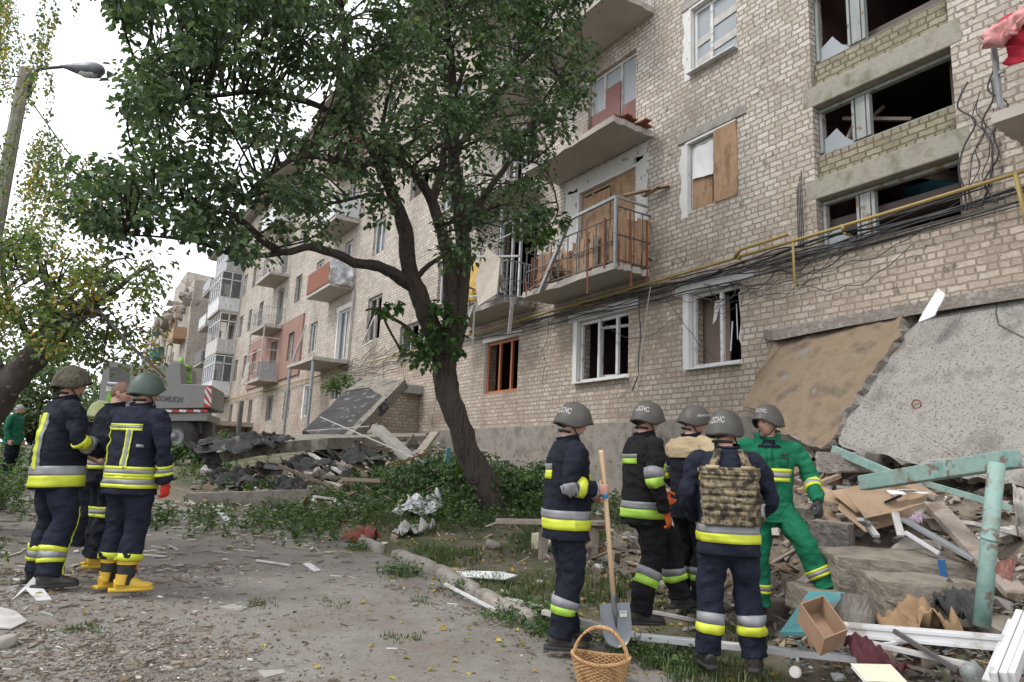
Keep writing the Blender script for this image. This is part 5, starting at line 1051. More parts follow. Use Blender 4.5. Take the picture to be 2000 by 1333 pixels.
# ------------------------------------------------------------------ people
class Limb:
    """a tapered limb: control points (x, y, z, rx, ry); ref gives the direction of rx"""
    def __init__(s, ctrl, ref=(1, 0, 0), k=6, fold=0.0, sq=2.0, seed=0):
        P = smooth_path([Vector(c[:3]) for c in ctrl], k); Rr = smooth_path([Vector((c[3], c[4] if len(c) > 4 else c[3], 0)) for c in ctrl], k)
        s.P, s.R, s.ref, s.fold, s.sq, s.seed = P, Rr, Vector(ref), fold, sq, seed; s.n = len(P)-1; s.k = k
    def at(s, t, a, off=0.0):
        x = max(0, min(s.n-1e-6, t*s.n)); i = int(x); f = x-i
        p = s.P[i].lerp(s.P[i+1], f); r = s.R[i].lerp(s.R[i+1], f)
        tn = (s.P[min(i+2, s.n)]-s.P[max(i-1, 0)])
        X, Y = frame_of(tn, s.ref); ca, sa = cos(a), sin(a); e = 2/s.sq
        q = X*(math.copysign(abs(ca)**e, ca)*r.x)+Y*(math.copysign(abs(sa)**e, sa)*r.y)
        d = q.normalized() if q.length else X; w_ = p+q
        if s.fold: v1 = Vector((w_.x*6+s.seed, w_.y*6, w_.z*11+w_.x*5)); off = off+s.fold*(1.5*noise.noise(v1)+1.3*(.35-abs(noise.noise(v1*1.7+Vector((7, 3, 1))))*1.6)+.45*noise.noise(v1*3.6))
        return w_+d*off
    def mesh(s, mb, m=20, cap=True, off=0.0):
        base = len(mb.v)
        for i in range(s.n+1):
            for j in range(m): mb.v.append(s.at(i/s.n, 2*pi*j/m, off))
        fs = [(base+i*m+j, base+i*m+(j+1) % m, base+(i+1)*m+(j+1) % m, base+(i+1)*m+j) for i in range(s.n) for j in range(m)]
        if cap: fs += [tuple(base+j for j in range(m))[::-1], tuple(base+s.n*m+j for j in range(m))]
        for f in fs: mb.f.append(f); mb.mi.append(mb.cur); mb.fc.append(mb.col)
    def patch(s, mb, t0, t1, a0, a1, off=.008, th=.006, n=None, mi=0):
        """a closed strip lying on the limb between t0..t1 and angles a0..a1 (degrees)"""
        a0, a1 = radians(a0), radians(a1); na = max(2, int(abs(a1-a0)/.22)); nt_ = max(1, int(abs(t1-t0)*s.n*1.2))
        full = abs(abs(a1-a0)-2*pi) < 1e-3; base = len(mb.v); m = na+1
        for o in (off, off-th):
            for i in range(nt_+1):
                for j in range(m): mb.v.append(s.at(lerp(t0, t1, i/nt_), lerp(a0, a1, j/na), o))
        L = (nt_+1)*m
        def F(*q): mb.f.append([base+x for x in q]); mb.mi.append(mi); mb.fc.append(mb.col)
        for i in range(nt_):
            for j in range(na): F(i*m+j, i*m+j+1, (i+1)*m+j+1, (i+1)*m+j); F(L+i*m+j, L+(i+1)*m+j, L+(i+1)*m+j+1, L+i*m+j+1)
        for j in range(na): F(j, L+j, L+j+1, j+1); F(nt_*m+j, nt_*m+j+1, L+nt_*m+j+1, L+nt_*m+j)
        if not full:
            for i in range(nt_): F(i*m, (i+1)*m, L+(i+1)*m, L+i*m); F(i*m+m-1, L+i*m+m-1, L+(i+1)*m+m-1, (i+1)*m+m-1)
def remesh(o, vox, sm=3):
    r = o.modifiers.new('remesh', 'REMESH'); r.mode = 'VOXEL'; r.voxel_size = vox; r.use_smooth_shade = True
    s = o.modifiers.new('smooth', 'SMOOTH'); s.factor = .5; s.iterations = sm
def cloth_mat(name, c1, c2, bm=.6):
    m, t, b = newmat(name); n = tnoise(t, 3.5, 5); r = cramp(t, [(.3, c1), (.7, c2)]); t.links.new(n.outputs['Fac'], r.inputs['Fac']); t.links.new(r.outputs['Color'], b.inputs['Base Color'])
    b.inputs['Roughness'].default_value = .85; b.inputs['Specular IOR Level'].default_value = .25
    n1 = tnoise(t, 11, 4, .55, stretch=(1, 1, 1.8)); n2 = tnoise(t, 160, 2, .5); a = t.nodes.new('ShaderNodeMath'); a.operation = 'MULTIPLY_ADD'; a.inputs[1].default_value = .12
    t.links.new(n2.outputs['Fac'], a.inputs[0]); t.links.new(n1.outputs['Fac'], a.inputs[2]); bump(t, b, a.outputs[0], bm, .03); return m
M['navy'] = cloth_mat('navy_turnout_cloth', (.0055, .0075, .0145), (.010, .0125, .022)); M['navy2'] = cloth_mat('faded_navy_cloth', (.0085, .011, .022), (.0135, .0165, .031)); M['black'] = cloth_mat('black_turnout_cloth', (.0055, .0055, .0065), (.010, .010, .012))
M['green'] = cloth_mat('green_overall_cloth', (.004, .115, .055), (.012, .15, .075)); M['tan'] = cloth_mat('tan_yoke_cloth', (.36, .28, .17), (.42, .33, .21)); M['dkgreen'] = cloth_mat('dark_green_cloth', (.01, .10, .06), (.015, .13, .075))
M['silver'] = mat('silver_reflective', (.20, .205, .22), (.27, .275, .295), 6, .5, .1, .25, 20, .006); M['yellow'] = mat('yellow_reflective', (.50, .56, .03), (.58, .64, .05), 5, .5, 0, .25, 16, .006); M['lime_y'] = mat('lime_reflective', (.32, .56, .06), (.38, .62, .08), 5, .5, 0, .25, 16, .006)
M['skin'] = mat('skin', (.58, .34, .26), (.52, .28, .21), 9, .55, 0, .15, 60, .002); M['hair'] = mat('short_brown_hair', (.06, .04, .03), (.10, .07, .05), 30, .8, 0, .6, 120, .003); M['hair_light'] = mat('cropped_fair_hair', (.21, .125, .085), (.165, .10, .07), 30, .8, 0, .6, 150, .002)
M['helm'] = mat('olive_grey_helmet', (.058, .053, .047), (.078, .072, .065), 4, .55, 0, .3, 90, .002); M['helm_g'] = mat('green_steel_helmet', (.045, .070, .058), (.065, .09, .075), 4, .5, 0, .3, 60, .002); M['helm_y'] = mat('pale_yellow_helmet', (.60, .63, .30), (.68, .70, .38), 4, .4, 0, .1)
M['white_paint'] = mat('white_paint', (.48, .48, .47), None, 4, .6, 0, .0); M['strap'] = mat('black_strap', (.02, .02, .021), (.035, .034, .033), 8, .8, 0, .2)
M['eye'] = mat('eyes', (.05, .035, .03), None, 4, .3, 0, 0); M['glove_o'] = mat('orange_glove', (.62, .12, .025), (.55, .10, .02), 9, .8, 0, .4, 60, .004); M['glove_b'] = mat('black_glove', (.022, .022, .024), (.04, .04, .042), 9, .8, 0, .4, 60, .004); M['glove_r'] = mat('red_glove', (.55, .035, .02), (.48, .03, .02), 9, .8, 0, .4, 60, .004)
M['boot'] = mat('black_boot_leather', (.02, .018, .017), (.035, .03, .028), 8, .6, 0, .4, 50, .003); M['boot_y'] = mat('yellow_rubber', (.55, .34, .03), (.60, .39, .04), 5, .45, 0, .2, 30, .003); M['boot_t'] = mat('tan_boot_leather', (.30, .19, .08), (.26, .16, .07), 8, .7, 0, .4, 50, .003)
def camo_mat(name, cols, sc):
    m, t, b = newmat(name); n = tnoise(t, sc, 3, .55); r = cramp(t, [(.36, cols[0]), (.44, cols[1]), (.53, cols[2]), (.62, cols[3])]); r.color_ramp.interpolation = 'CONSTANT'
    t.links.new(n.outputs['Fac'], r.inputs['Fac']); t.links.new(r.outputs['Color'], b.inputs['Base Color']); b.inputs['Roughness'].default_value = .9
    n2 = tnoise(t, 90, 3); bump(t, b, n2.outputs['Fac'], .4, .004); return m
M['camo'] = camo_mat('camouflage_fabric', [(.035, .024, .018), (.12, .10, .06), (.24, .19, .12), (.075, .055, .04)], 15); M['camo_h'] = camo_mat('camouflage_helmet_cover', [(.05, .04, .03), (.085, .08, .05), (.07, .06, .042), (.045, .035, .028)], 14)
def head_pt(d, jaw=1.0):
    x, y, z = d                                    # x right, y front, z up, unit vector
    p = Vector((.073*x, .094*y, .112*z))
    if z < -.1: k = (-z-.1); p.x *= 1-.30*k; p.y *= (1-.10*k) if y > 0 else (1-.42*k); p.z *= 1.04
    if y > 0:
        g = lambda cx, cz, sx, sz: exp(-((x-cx)/sx)**2-((z-cz)/sz)**2)*y
        p.y += .028*g(0, -.16, .13, .16)+.012*g(0, .0, .09, .22)           # nose
        p.y -= .014*(g(.38, .06, .17, .13)+g(-.38, .06, .17, .13))          # sockets
        p.y += .008*g(0, .26, .55, .10)                                       # brow
        p.y += .010*(g(0, -.47, .22, .05)+g(0, -.58, .2, .05))-.006*g(0, -.53, .25, .025)
        p.y += .016*g(0, -.86, .3, .16); p.x += .006*math.copysign(1, x)*exp(-((abs(x)-.6)/.2)**2-((z+.12)/.2)**2)
    return p
def hand(mb, wrist, dirv, palm_n, side, curl, L=.175, off=0.0):
    """palm and five fingers; palm_n is where the palm faces; side is +1 if the thumb is on the +x side of (dir, palm_n)"""
    d = Vector(dirv).normalized(); n = (Vector(palm_n)-d*Vector(palm_n).dot(d)).normalized(); s = d.cross(n)*side
    w0 = Vector(wrist); pc = w0+d*.085
    Limb([(*(w0-d*.02), .027+off, .022+off), (*(w0+d*.02), .034+off, .018+off), (*(w0+d*.06), .042+off, .017+off), (*(w0+d*.095), .041+off, .014+off)], ref=s, k=3).mesh(mb, 12)
    for i, (o, ln) in enumerate(((.031, .068), (.0105, .078), (-.0105, .072), (-.031, .055))):
        p = w0+d*.09+s*o; dd = d.copy(); pts = [(*(p-d*.02), .0105+off, .0105+off), (*p, .0105+off, .0105+off)]; c = curl*(1+.06*i)
        for seg, fr in ((ln*.45, .5), (ln*.32, .9), (ln*.25, .7)):
            dd = (Matrix.Rotation(c*fr, 3, n.cross(d)*-1) @ dd).normalized(); p = p+dd*seg; r = .0098-.0012*len(pts)*.5+off; pts.append((*p, r, r))
        Limb(pts, ref=s, k=2).mesh(mb, 8)
    p = w0+d*.03+s*.03; t = (d*.55+s*.65+n*.45).normalized(); p2 = p+t*.04; t2 = (d*.75+s*.1+n*(.35+.4*curl)).normalized(); p3 = p2+t2*.032; p4 = p3+t2*.024
    Limb([(*(p-t*.02), .014+off, .014+off), (*p, .0135+off, .0135+off), (*p2, .012+off, .012+off), (*p3, .0105+off, .0105+off), (*p4, .008+off, .008+off)], ref=n, k=2).mesh(mb, 8)
def helm_pt(a, t, fl=1.0):
    """a: 0 at the right ear, 90 front; t: 0 crown, 1 rim"""
    f = sin(a); side = abs(cos(a)); zr = (.018*max(0, f)**2-.066*side**3-.062*max(0, -f)**2); H = .150
    th = t*pi/2; r = sin(th)**.93; z = zr+(H-zr)*cos(th)**.95
    ex = max(0, t-.8)/.2
    rx, ry = .122, .146
    bulge = .011*exp(-((t-.80)/.15)**2)*exp(-((side-1)/.28)**2)
    flare = fl*ex*ex*(.005+.019*max(0, f)**6)
    x = cos(a)*(rx*r+bulge+flare); y = sin(a)*(ry*r+flare)-.008; z -= flare*.35*max(0, f)
    return Vector((x, y, z))
def person(name_loc, phi, label, tsz=.85, jacket='navy', trousers='navy', scale=1.0, head=(0, 0), J=None, hat='helm', text=None, bands=(), gloves=(None, None), boots='boot', feet=None, lean=0, hem=.77, face=True, hair='hair', belly=0, legs=True, text_a=0, cut=1, open_neck=False):
    """phi: direction faced, in degrees clockwise from the view direction; bands drawn by the caller via the returned limbs"""
    scale *= 1.025; loc = Vector(name_loc); yaw = -(HD+radians(phi)); t = thing('person', loc, label, 'person', yaw=yaw, scale=scale)
    J = J or {}; g = lambda k, d: J.get(k, d); seed = random.uniform(0, 50)
    HR = Matrix.Rotation(-radians(head[0]), 3, 'Z') @ Matrix.Rotation(-radians(head[1]), 3, 'X'); lx = lean
    def LN(z): return lx*max(0, z-.95)/.6          # forward lean
    hc = Vector((0, LN(1.66)+.04, 1.64)) + Vector(g('head', (0, 0, 0)))
    sh = {}; ARM = {}; LEG = {}
    torso = Limb([(0, LN(hem), hem-.0, .215+belly*.5, .17+belly*.5), (0, LN(.9), .90, .205+belly*.5, .165+belly*.6), (0, LN(1.02), 1.02, .20+belly*.6, .158+belly), (0, LN(1.16), 1.16, .205+belly*.4, .155+belly*.7), (0, LN(1.3), 1.30, .218, .152), (0, LN(1.39)-.005, 1.39, .215, .138), (0, LN(1.45)-.008, 1.455, .165, .112), (0, LN(1.5), 1.49, .105, .09), (0, LN(1.55)+.005, 1.525, .080, .078)], k=6, fold=.011, sq=2.5, seed=seed)
    jm = MB(); torso.mesh(jm, 36); body = MB()
    for sx, nm in ((1, 'r'), (-1, 'l')):
        S0 = Vector((sx*.17, LN(1.42), 1.425)); el = Vector(g('elbow_'+nm, (sx*.29, -.03+LN(1.2), 1.15))); wr = Vector(g('wrist_'+nm, (sx*.30, .07+LN(1.1), .90)))
        m1 = S0.lerp(el, .5)+Vector((sx*.02, 0, .02)); m2 = el.lerp(wr, .5); hd_ = g('hand_'+nm, None) or (wr-el).normalized()
        ref = (0, 1, .01)
        A = Limb([(*(S0-Vector((sx*.05, 0, 0))), .07, .07), (*(S0+Vector((sx*.03, 0, -.01))), .082, .082), (*m1, .075, .074), (*el, .061, .062), (*m2, .060, .060), (*(wr-(wr-el).normalized()*.03), .055, .052), (*(wr+(wr-el).normalized()*.012), .051, .048)], ref=ref, k=5, fold=.017, seed=seed+sx)
        A.mesh(jm, 22); ARM[nm] = A
        Limb([(*S0, .05), (*m1, .045), (*el, .038), (*m2, .036), (*wr, .026)], ref=ref, k=3).mesh(body, 12)
        pn = g('palm_'+nm, (-sx, .15, 0)); gl = gloves[0 if nm == 'r' else 1]; cl = g('curl_'+nm, .45)
        side = g('thumb_'+nm, None)
        dv = Vector(hd_).normalized(); pnv = Vector(pn); pnv = (pnv-dv*pnv.dot(dv)).normalized(); sd = dv.cross(pnv)
        sgn = side if side is not None else (1 if sd.dot(Vector((0, 1, .3))) > 0 else -1)
        if gl:
            gm = MB(); hand(gm, wr, dv, pnv, sgn, cl, off=.003); Limb([(*(wr-dv*.05), .036), (*(wr+dv*.01), .036)], k=2).mesh(gm, 12); o = gm.build('glove', M[gl], t, world=False); remesh(o, .005, 1)
        hand(body, wr, dv, pnv, sgn, cl, off=-.0015 if gl else 0)
    tm = MB(); Limb([(0, LN(.9), .74, .13, .11), (0, 0, .86, .175, .14), (0, LN(1), 1.0, .17, .13)], k=4, fold=.006, seed=seed).mesh(tm, 24)
    for sx, nm in ((1, 'r'), (-1, 'l')):
        hp_ = Vector((sx*.095, 0, .90)); an = Vector(g('ankle_'+nm, (sx*.13, -.02, .09))); kn = Vector(g('knee_'+nm, (hp_.x*.5+an.x*.5, max(0, an.y)*.55+.03, .5)))
        th_ = hp_.lerp(kn, .5); cf = kn.lerp(an, .5)+Vector((0, -.015, 0))
        L = Limb([(*hp_, .105, .12), (*th_, .105, .112), (*kn, .092, .094), (*cf, .092, .092), (*kn.lerp(an, .86), .088, .088), (*(an+(an-kn)*.02), .092, .095)], ref=(1, 0, 0), k=6, fold=.014, sq=2.2, seed=seed+sx*3); LEG[nm] = L
        if cut < 1: L2 = Limb([(*q_, .1) for q_ in (L.P[0], L.P[1])]); L2.P = L.P[:int(L.n*cut)+1]; L2.R = L.R[:int(L.n*cut)+1]; L2.n = len(L2.P)-1; L2.fold = .012; L2.sq = 2.2; L2.mesh(tm, 24)
        else: L.mesh(tm, 24)
        Limb([(*hp_, .07), (*kn, .05), (*cf, .05), (*an, .04)], k=3).mesh(body, 12)
        # boot
        fy = radians(g('toe_'+nm, sx*14)); fd = Vector((sin(fy), cos(fy), 0)); pitch = g('fpitch_'+nm, 0); h0 = an.z-.09
        bm_ = MB(); hl = Vector((an.x, an.y, h0))-fd*.06
        Limb([(*(hl+Vector((0, 0, .05))-fd*.015), .036, .045), (*(hl+fd*.03+Vector((0, 0, .056))), .044, .066), (*(hl+fd*.10+Vector((0, 0, .058))), .045, .062), (*(hl+fd*.18+Vector((0, 0, .040))), .050, .038), (*(hl+fd*.24+Vector((0, 0, .034))), .044, .032), (*(hl+fd*.27+Vector((0, 0, .030))), .025, .022)], ref=fd.cross(Vector((0, 0, 1))), k=4).mesh(bm_, 16)
        Limb([(*(an-Vector((0, 0, .03))), .05, .055), (*(an+Vector((0, .0, .06))), .056, .062), (*(an.lerp(kn, .3)), .058, .062)], k=3).mesh(bm_, 16)
        bo = bm_.build('boot', M[boots if boots != 'tan' else 'boot'], t, world=False); remesh(bo, .010, 2)
        so_ = MB(); Limb([(*(hl-fd*.05+Vector((0, 0, .014))), .034, .016), (*(hl+fd*.03+Vector((0, 0, .014))), .044, .016), (*(hl+fd*.18+Vector((0, 0, .014))), .052, .015), (*(hl+fd*.275+Vector((0, 0, .016))), .028, .013)], ref=fd.cross(Vector((0, 0, 1))), k=4, sq=4).mesh(so_, 16); so_.build('sole', M['strap'] if boots != 'boot_y' else M['boot_y'], bo, world=False, smooth=True)
        if boots == 'tan':
            tc_ = MB(); Limb([(*(hl+fd*.175+Vector((0, 0, .045))), .050, .040), (*(hl+fd*.235+Vector((0, 0, .040))), .047, .036), (*(hl+fd*.278+Vector((0, 0, .034))), .028, .025)], ref=fd.cross(Vector((0, 0, 1))), k=3).mesh(tc_, 14); tc_.build('toe_cap', M['boot_t'], bo, world=False, smooth=True)
    # head, neck
    nkb = Vector((0, LN(1.5), 1.48)); hd0 = hc+HR @ Vector((0, -.02, -.06)); Limb([(*nkb, .06, .058), (*nkb.lerp(hd0, .5), .054, .056), (*hd0, .055, .06)], k=3).mesh(body, 16)
    Limb([(0, LN(.9), .9, .15, .10), (0, LN(1.1), 1.15, .15, .10), (0, LN(1.35), 1.38, .16, .10), (0, LN(1.46), 1.46, .10, .07)], k=4).mesh(body, 16)
    b0_ = len(body.v); n1, n2 = 30, 22
    for i in range(n2+1):
        for j in range(n1):
            th = pi*i/n2; ph = 2*pi*j/n1; body.v.append(hc+HR @ head_pt((sin(th)*cos(ph), sin(th)*sin(ph), cos(th))))
    for i in range(n2):
        for j in range(n1): body.f.append((b0_+i*n1+j, b0_+(i+1)*n1+j, b0_+(i+1)*n1+(j+1) % n1, b0_+i*n1+(j+1) % n1)); body.mi.append(0); body.fc.append(None)
    for sx in (1, -1): Limb([tuple(hc+HR @ Vector((sx*.070, -.012, -.035)))+(.010, .012), tuple(hc+HR @ Vector((sx*.079, -.016, -.012)))+(.008, .020), tuple(hc+HR @ Vector((sx*.081, -.020, .015)))+(.006, .018)], k=2).mesh(body, 8)
    bo = body.build('body', M['skin'], t, world=False); remesh(bo, .0065, 2)
    em = MB()
    for sx in (1, -1): 
        c = hc+HR @ Vector((sx*.029, .083, .006)); em.tube([c-HR @ Vector((sx*.011, .004, 0)), c, c+HR @ Vector((sx*.011, -.006, 0))], [.002, .0055, .002], 6)
    em.build('eyes', M['eye'], t, world=False, smooth=True)
    em = MB()
    for sx in (1, -1): em.tube([hc+HR @ Vector((sx*x_, .090-abs(x_-.02)*.25, z_)) for x_, z_ in ((.012, .024), (.028, .029), (.046, .023))], [.003, .0042, .002], 6)
    em.build('eyebrows', M[hair], t, world=False, smooth=True)
    em = MB(); em.tube([hc+HR @ Vector((x_, .094-abs(x_)*.35, -.058+abs(x_)*.1)) for x_ in (-.022, -.01, 0, .01, .022)], [.002, .0035, .003, .0035, .002], 6); em.build('mouth', mat('lips', (.30, .10, .085), None, 5, .5, 0, 0) if 'lips' not in M else M['lips'], t, world=False, smooth=True)
    # hair cap
    hm = MB(); 
    for i in range(13):
        for j in range(28):
            ph = 2*pi*j/28; lim = lerp(1.25, 2.15, .5-.5*sin(ph)); th = lim*i/12; p = head_pt((sin(th)*cos(ph), sin(th)*sin(ph), cos(th))); hm.v.append(hc+HR @ (p*(1.03)+p.normalized()*(.003 if i < 12 else -.006)))
    for i in range(12):
        for j in range(28): hm.f.append((i*28+j, (i+1)*28+j, (i+1)*28+(j+1) % 28, i*28+(j+1) % 28)); hm.mi.append(0); hm.fc.append(None)
    hm.build('hair', M[hair], t, world=False, smooth=True)
    hz = Vector((0, -.004, .022))
    def HP(a, tt, off=0):
        p = helm_pt(a, tt); q = Vector((p.x, p.y, p.z*1.1)).normalized(); return hc+HR @ (p+hz+q*off)
    if hat:
        hm = MB(); A_, T_ = 40, 18
        for o in (0, -.009):
            for i in range(T_+1):
                for j in range(A_):
                    off = o+(.006*noise.noise(Vector((cos(2*pi*j/A_)*3, sin(2*pi*j/A_)*3, i*.35))) if hat == 'camo_h' else 0); hm.v.append(HP(2*pi*j/A_, i/T_, off))
        L = (T_+1)*A_
        for i in range(T_):
            for j in range(A_): k2 = (j+1) % A_; hm.f.append((i*A_+j, (i+1)*A_+j, (i+1)*A_+k2, i*A_+k2)); hm.f.append((L+i*A_+j, L+i*A_+k2, L+(i+1)*A_+k2, L+(i+1)*A_+j)); hm.mi += [0, 0]; hm.fc += [None, None]
        for j in range(A_): k2 = (j+1) % A_; hm.f.append((T_*A_+j, L+T_*A_+j, L+T_*A_+k2, T_*A_+k2)); hm.mi.append(0); hm.fc.append(None)
        ho = hm.build('helmet', M[hat], t, world=False, smooth=True)
        sm_ = MB()
        for sx in (1, -1): sm_.tube([HP(0 if sx > 0 else pi, .98, -.016), hc+HR @ Vector((sx*.082, .0, -.04)), hc+HR @ Vector((sx*.066, .05, -.095)), hc+HR @ Vector((sx*.02, .078, -.122))], .006, 6)
        sm_.tube([hc+HR @ Vector((x_, .080-abs(x_)*.3, -.120)) for x_ in (-.03, -.01, .01, .03)], .012, 6)
        sm_.tube([hc+HR @ Vector((sx*x_, y_, -.075)) for sx, x_, y_ in ((1, .075, -.02), (1, .05, -.085), (1, 0, -.1), (-1, .05, -.085), (-1, .075, -.02))], .010, 6); sm_.build('chin_strap', M['strap'], ho, world=False, smooth=True)
        if text:
            tx = text_mesh(text, .05*tsz, .0, .0003); mx_ = max(p.x for p in tx.v); 
            tx.v = [HP(radians(text_a)-(p.x-mx_/2)/.128*-1, 0.72-p.y/.19, .0025) for p in tx.v]; tx.build('helmet_lettering', M['white_paint'], ho, world=False)
    jo = jm.build('jacket', M[jacket], t, world=False); remesh(jo, .011, 1)
    to = tm.build('trousers', M[trousers], t, world=False); remesh(to, .011, 1)
    cm = MB()
    if open_neck: cl_ = Limb([(0, LN(1.5)-.01, 1.455, .125, .108), (0, LN(1.55)-.01, 1.50, .108, .10), (0, LN(1.58)-.015, 1.54, .118, .105)], k=4, fold=.006); cl_.patch(cm, 0, 1, 128, 412, .0, .008)
    else: Limb([(0, LN(1.5)-.01, 1.47, .105, .095), (0, LN(1.55)-.005, 1.515, .090, .088), (0, LN(1.58)-.01, 1.545, .096, .094)], k=4, fold=.004).mesh(cm, 24, cap=False)
    co = cm.build('collar', M[jacket], t, world=False, smooth=True); s = co.modifiers.new('th', 'SOLIDIFY'); s.thickness = .01
    return dict(t=t, torso=torso, arm=ARM, leg=LEG, jacket=jo, trousers=to, hc=hc, HR=HR, HP=HP, feet=g)
def tz(z, hem=.80): return None
def t_of(L, z):                                    # parameter on an upright limb at height z
    best = min(range(len(L.P)), key=lambda i: abs(L.P[i].z-z)); return best/L.n
def stripes(P, limb, par, spec):
    """spec: (t0, t1, a0, a1, material)"""
    for t0, t1, a0, a1, m_ in spec:
        mb = MB(); limb.patch(mb, t0, t1, a0, a1, .0085, .009); mb.build('reflective_stripe', M[m_], par, world=False, smooth=True)
def band(L, z0, z1, m_, a0=0, a1=360): return (t_of(L, z0), t_of(L, z1), a0, a1, m_)
def band_t(t0, t1, m_, a0=0, a1=360): return (t0, t1, a0, a1, m_)
def two_tone(L, zc, h=.05, top='silver', bot='yellow', a0=0, a1=360, by_t=False):
    tc_ = zc if by_t else t_of(L, zc); k = 1/(sum((L.P[i+1]-L.P[i]).length for i in range(L.n))); d = h*k
    up = 1 if L.P[-1].z > L.P[0].z else -1
    A = (tc_, tc_+d*up, a0, a1, top); B = (tc_-d*up-.0, tc_-.0*up, a0, a1, bot); return [A, B]
def three(L, tc_, h, a0=0, a1=360):                 # yellow edged silver tape
    k = 1/(sum((L.P[i+1]-L.P[i]).length for i in range(L.n))); d = h*k
    return [(tc_-d*1.5, tc_-d*.6, a0, a1, 'yellow'), (tc_-d*.6, tc_+d*.6, a0, a1, 'silver'), (tc_+d*.6, tc_+d*1.5, a0, a1, 'yellow')]
def stand(u, v, Z, dz=0): p = at(u, v, Z); return Vector((p.x, p.y, p.z+dz))

# 1: man with the shovel
R_SH = {}
p = person(stand(1099, 1262, 5.21), 78, 'firefighter in dark turnout gear holding a shovel with a pale wooden handle', scale=1.0, head=(8, 12), text='ДСНС', text_a=312,
           J=dict(elbow_r=(.30, -.07, 1.17), wrist_r=(.262, .135, 1.15), hand_r=(-.05, 1, .02), palm_r=(-1, 0, 0), curl_r=1.25, elbow_l=(-.26, .05, 1.17), wrist_l=(-.08, .24, 1.08), hand_l=(.9, .5, 0), palm_l=(.3, -.9, .1), curl_l=.9, ankle_r=(.10, -.06, .09), ankle_l=(-.10, .06, .09)), belly=.012)
T_ = p['torso']; stripes(p, T_, p['jacket'], two_tone(T_, .92, .052)+two_tone(T_, 1.27, .045, a0=150, a1=290)+two_tone(T_, 1.25, .045, a0=50, a1=95)); stripes(p, p['arm']['r'], p['jacket'], two_tone(p['arm']['r'], .58, .055, by_t=True)+[band_t(.90, .95, 'silver')]); stripes(p, p['arm']['l'], p['jacket'], two_tone(p['arm']['l'], .55, .055, by_t=True))
for s in 'rl': stripes(p, p['leg'][s], p['trousers'], two_tone(p['leg'][s], .31, .05, bot='lime_y'))
# 2: orange gloves, walking
p = person(stand(1255, 1213, 5.78), 72, 'firefighter in black gear with orange gloves, stepping forward', jacket='black', trousers='black', scale=1.0, head=(4, 10), text='ДСНС', text_a=312, gloves=('glove_o', 'glove_o'),
           J=dict(elbow_r=(.29, -.06, 1.16), wrist_r=(.29, .04, .90), palm_r=(-.8, -.6, 0), elbow_l=(-.27, .10, 1.18), wrist_l=(-.20, .28, 1.02), ankle_r=(.12, -.10, .09), ankle_l=(-.12, .42, .16), knee_l=(-.13, .34, .60), curl_r=.7, curl_l=.8))
T_ = p['torso']; stripes(p, T_, p['jacket'], two_tone(T_, .90, .048, bot='lime_y')+two_tone(T_, 1.27, .045, bot='lime_y', a0=20, a1=160)+two_tone(T_, 1.32, .04, bot='lime_y', a0=220, a1=300)); stripes(p, p['arm']['r'], p['jacket'], two_tone(p['arm']['r'], .50, .05, by_t=True, bot='lime_y'))
for s in 'rl': stripes(p, p['leg'][s], p['trousers'], two_tone(p['leg'][s], .36, .05, bot='lime_y'))
# 3: tan yoke, behind
p = person(stand(1352, 1188, 6.25), 60, 'firefighter with tan shoulders partly hidden behind the man in the camouflage vest', jacket='navy', trousers='black', scale=1.0, head=(42, 14), text='РЯТУВАЛЬНИК', tsz=.38, text_a=40,
           J=dict(elbow_r=(.29, -.02, 1.17), wrist_r=(.22, .2, 1.0), elbow_l=(-.33, .0, 1.15), wrist_l=(-.25, .2, .98)))
T_ = p['torso']; y_ = MB(); T_.patch(y_, t_of(T_, 1.32), t_of(T_, 1.475), 0, 360, .012, .01); y_.build('tan_yoke', M['tan'], p['jacket'], world=False, smooth=True)
for s in 'rl': y_ = MB(); p['arm'][s].patch(y_, .0, .30, 0, 360, .010, .009); y_.build('tan_yoke', M['tan'], p['jacket'], world=False, smooth=True); stripes(p, p['arm'][s], p['jacket'], two_tone(p['arm'][s], .45, .045, by_t=True))
for s in 'rl': stripes(p, p['leg'][s], p['trousers'], two_tone(p['leg'][s], .30, .045, bot='lime_y'))
mb = MB(); Limb([(-.27, -.02, .80, .07, .045), (-.28, -.02, .90, .085, .055), (-.27, -.02, 1.02, .075, .05)], k=4).mesh(mb, 14); mb.build('tan_pouch', M['tan'], p['t'], world=False, smooth=True)
# 4: camouflage plate carrier, back to the camera
p = person(stand(1426, 1306, 4.86), 10, 'firefighter seen from behind in a camouflage plate carrier vest', jacket='navy2', trousers='navy2', scale=.99, head=(48, 2), text='ДСНС', text_a=286, belly=.015,
           J=dict(elbow_r=(.295, .0, 1.16), wrist_r=(.20, .20, .98), elbow_l=(-.295, -.02, 1.16), wrist_l=(-.22, .2, 1.02), ankle_r=(.17, .02, .09), ankle_l=(-.15, -.0, .09), palm_r=(-1, 0, .2)), gloves=('glove_b', None))
T_ = p['torso']; stripes(p, T_, p['jacket'], two_tone(T_, .93, .045)+two_tone(T_, 1.33, .045)); 
for s in 'rl': stripes(p, p['leg'][s], p['trousers'], two_tone(p['leg'][s], .30, .055))
v_ = MB(); T_.patch(v_, t_of(T_, .985), t_of(T_, 1.39), 222, 318, .045, .04); vo = v_.build('plate_carrier', M['camo'], p['t'], world=False, smooth=True)
for zz in (1.04, 1.09, 1.14, 1.19, 1.24, 1.29, 1.34): v_ = MB(); T_.patch(v_, t_of(T_, zz), t_of(T_, zz)+.030, 226, 314, .052, .006); v_.build('webbing', M['camo'], vo, world=False, smooth=True)
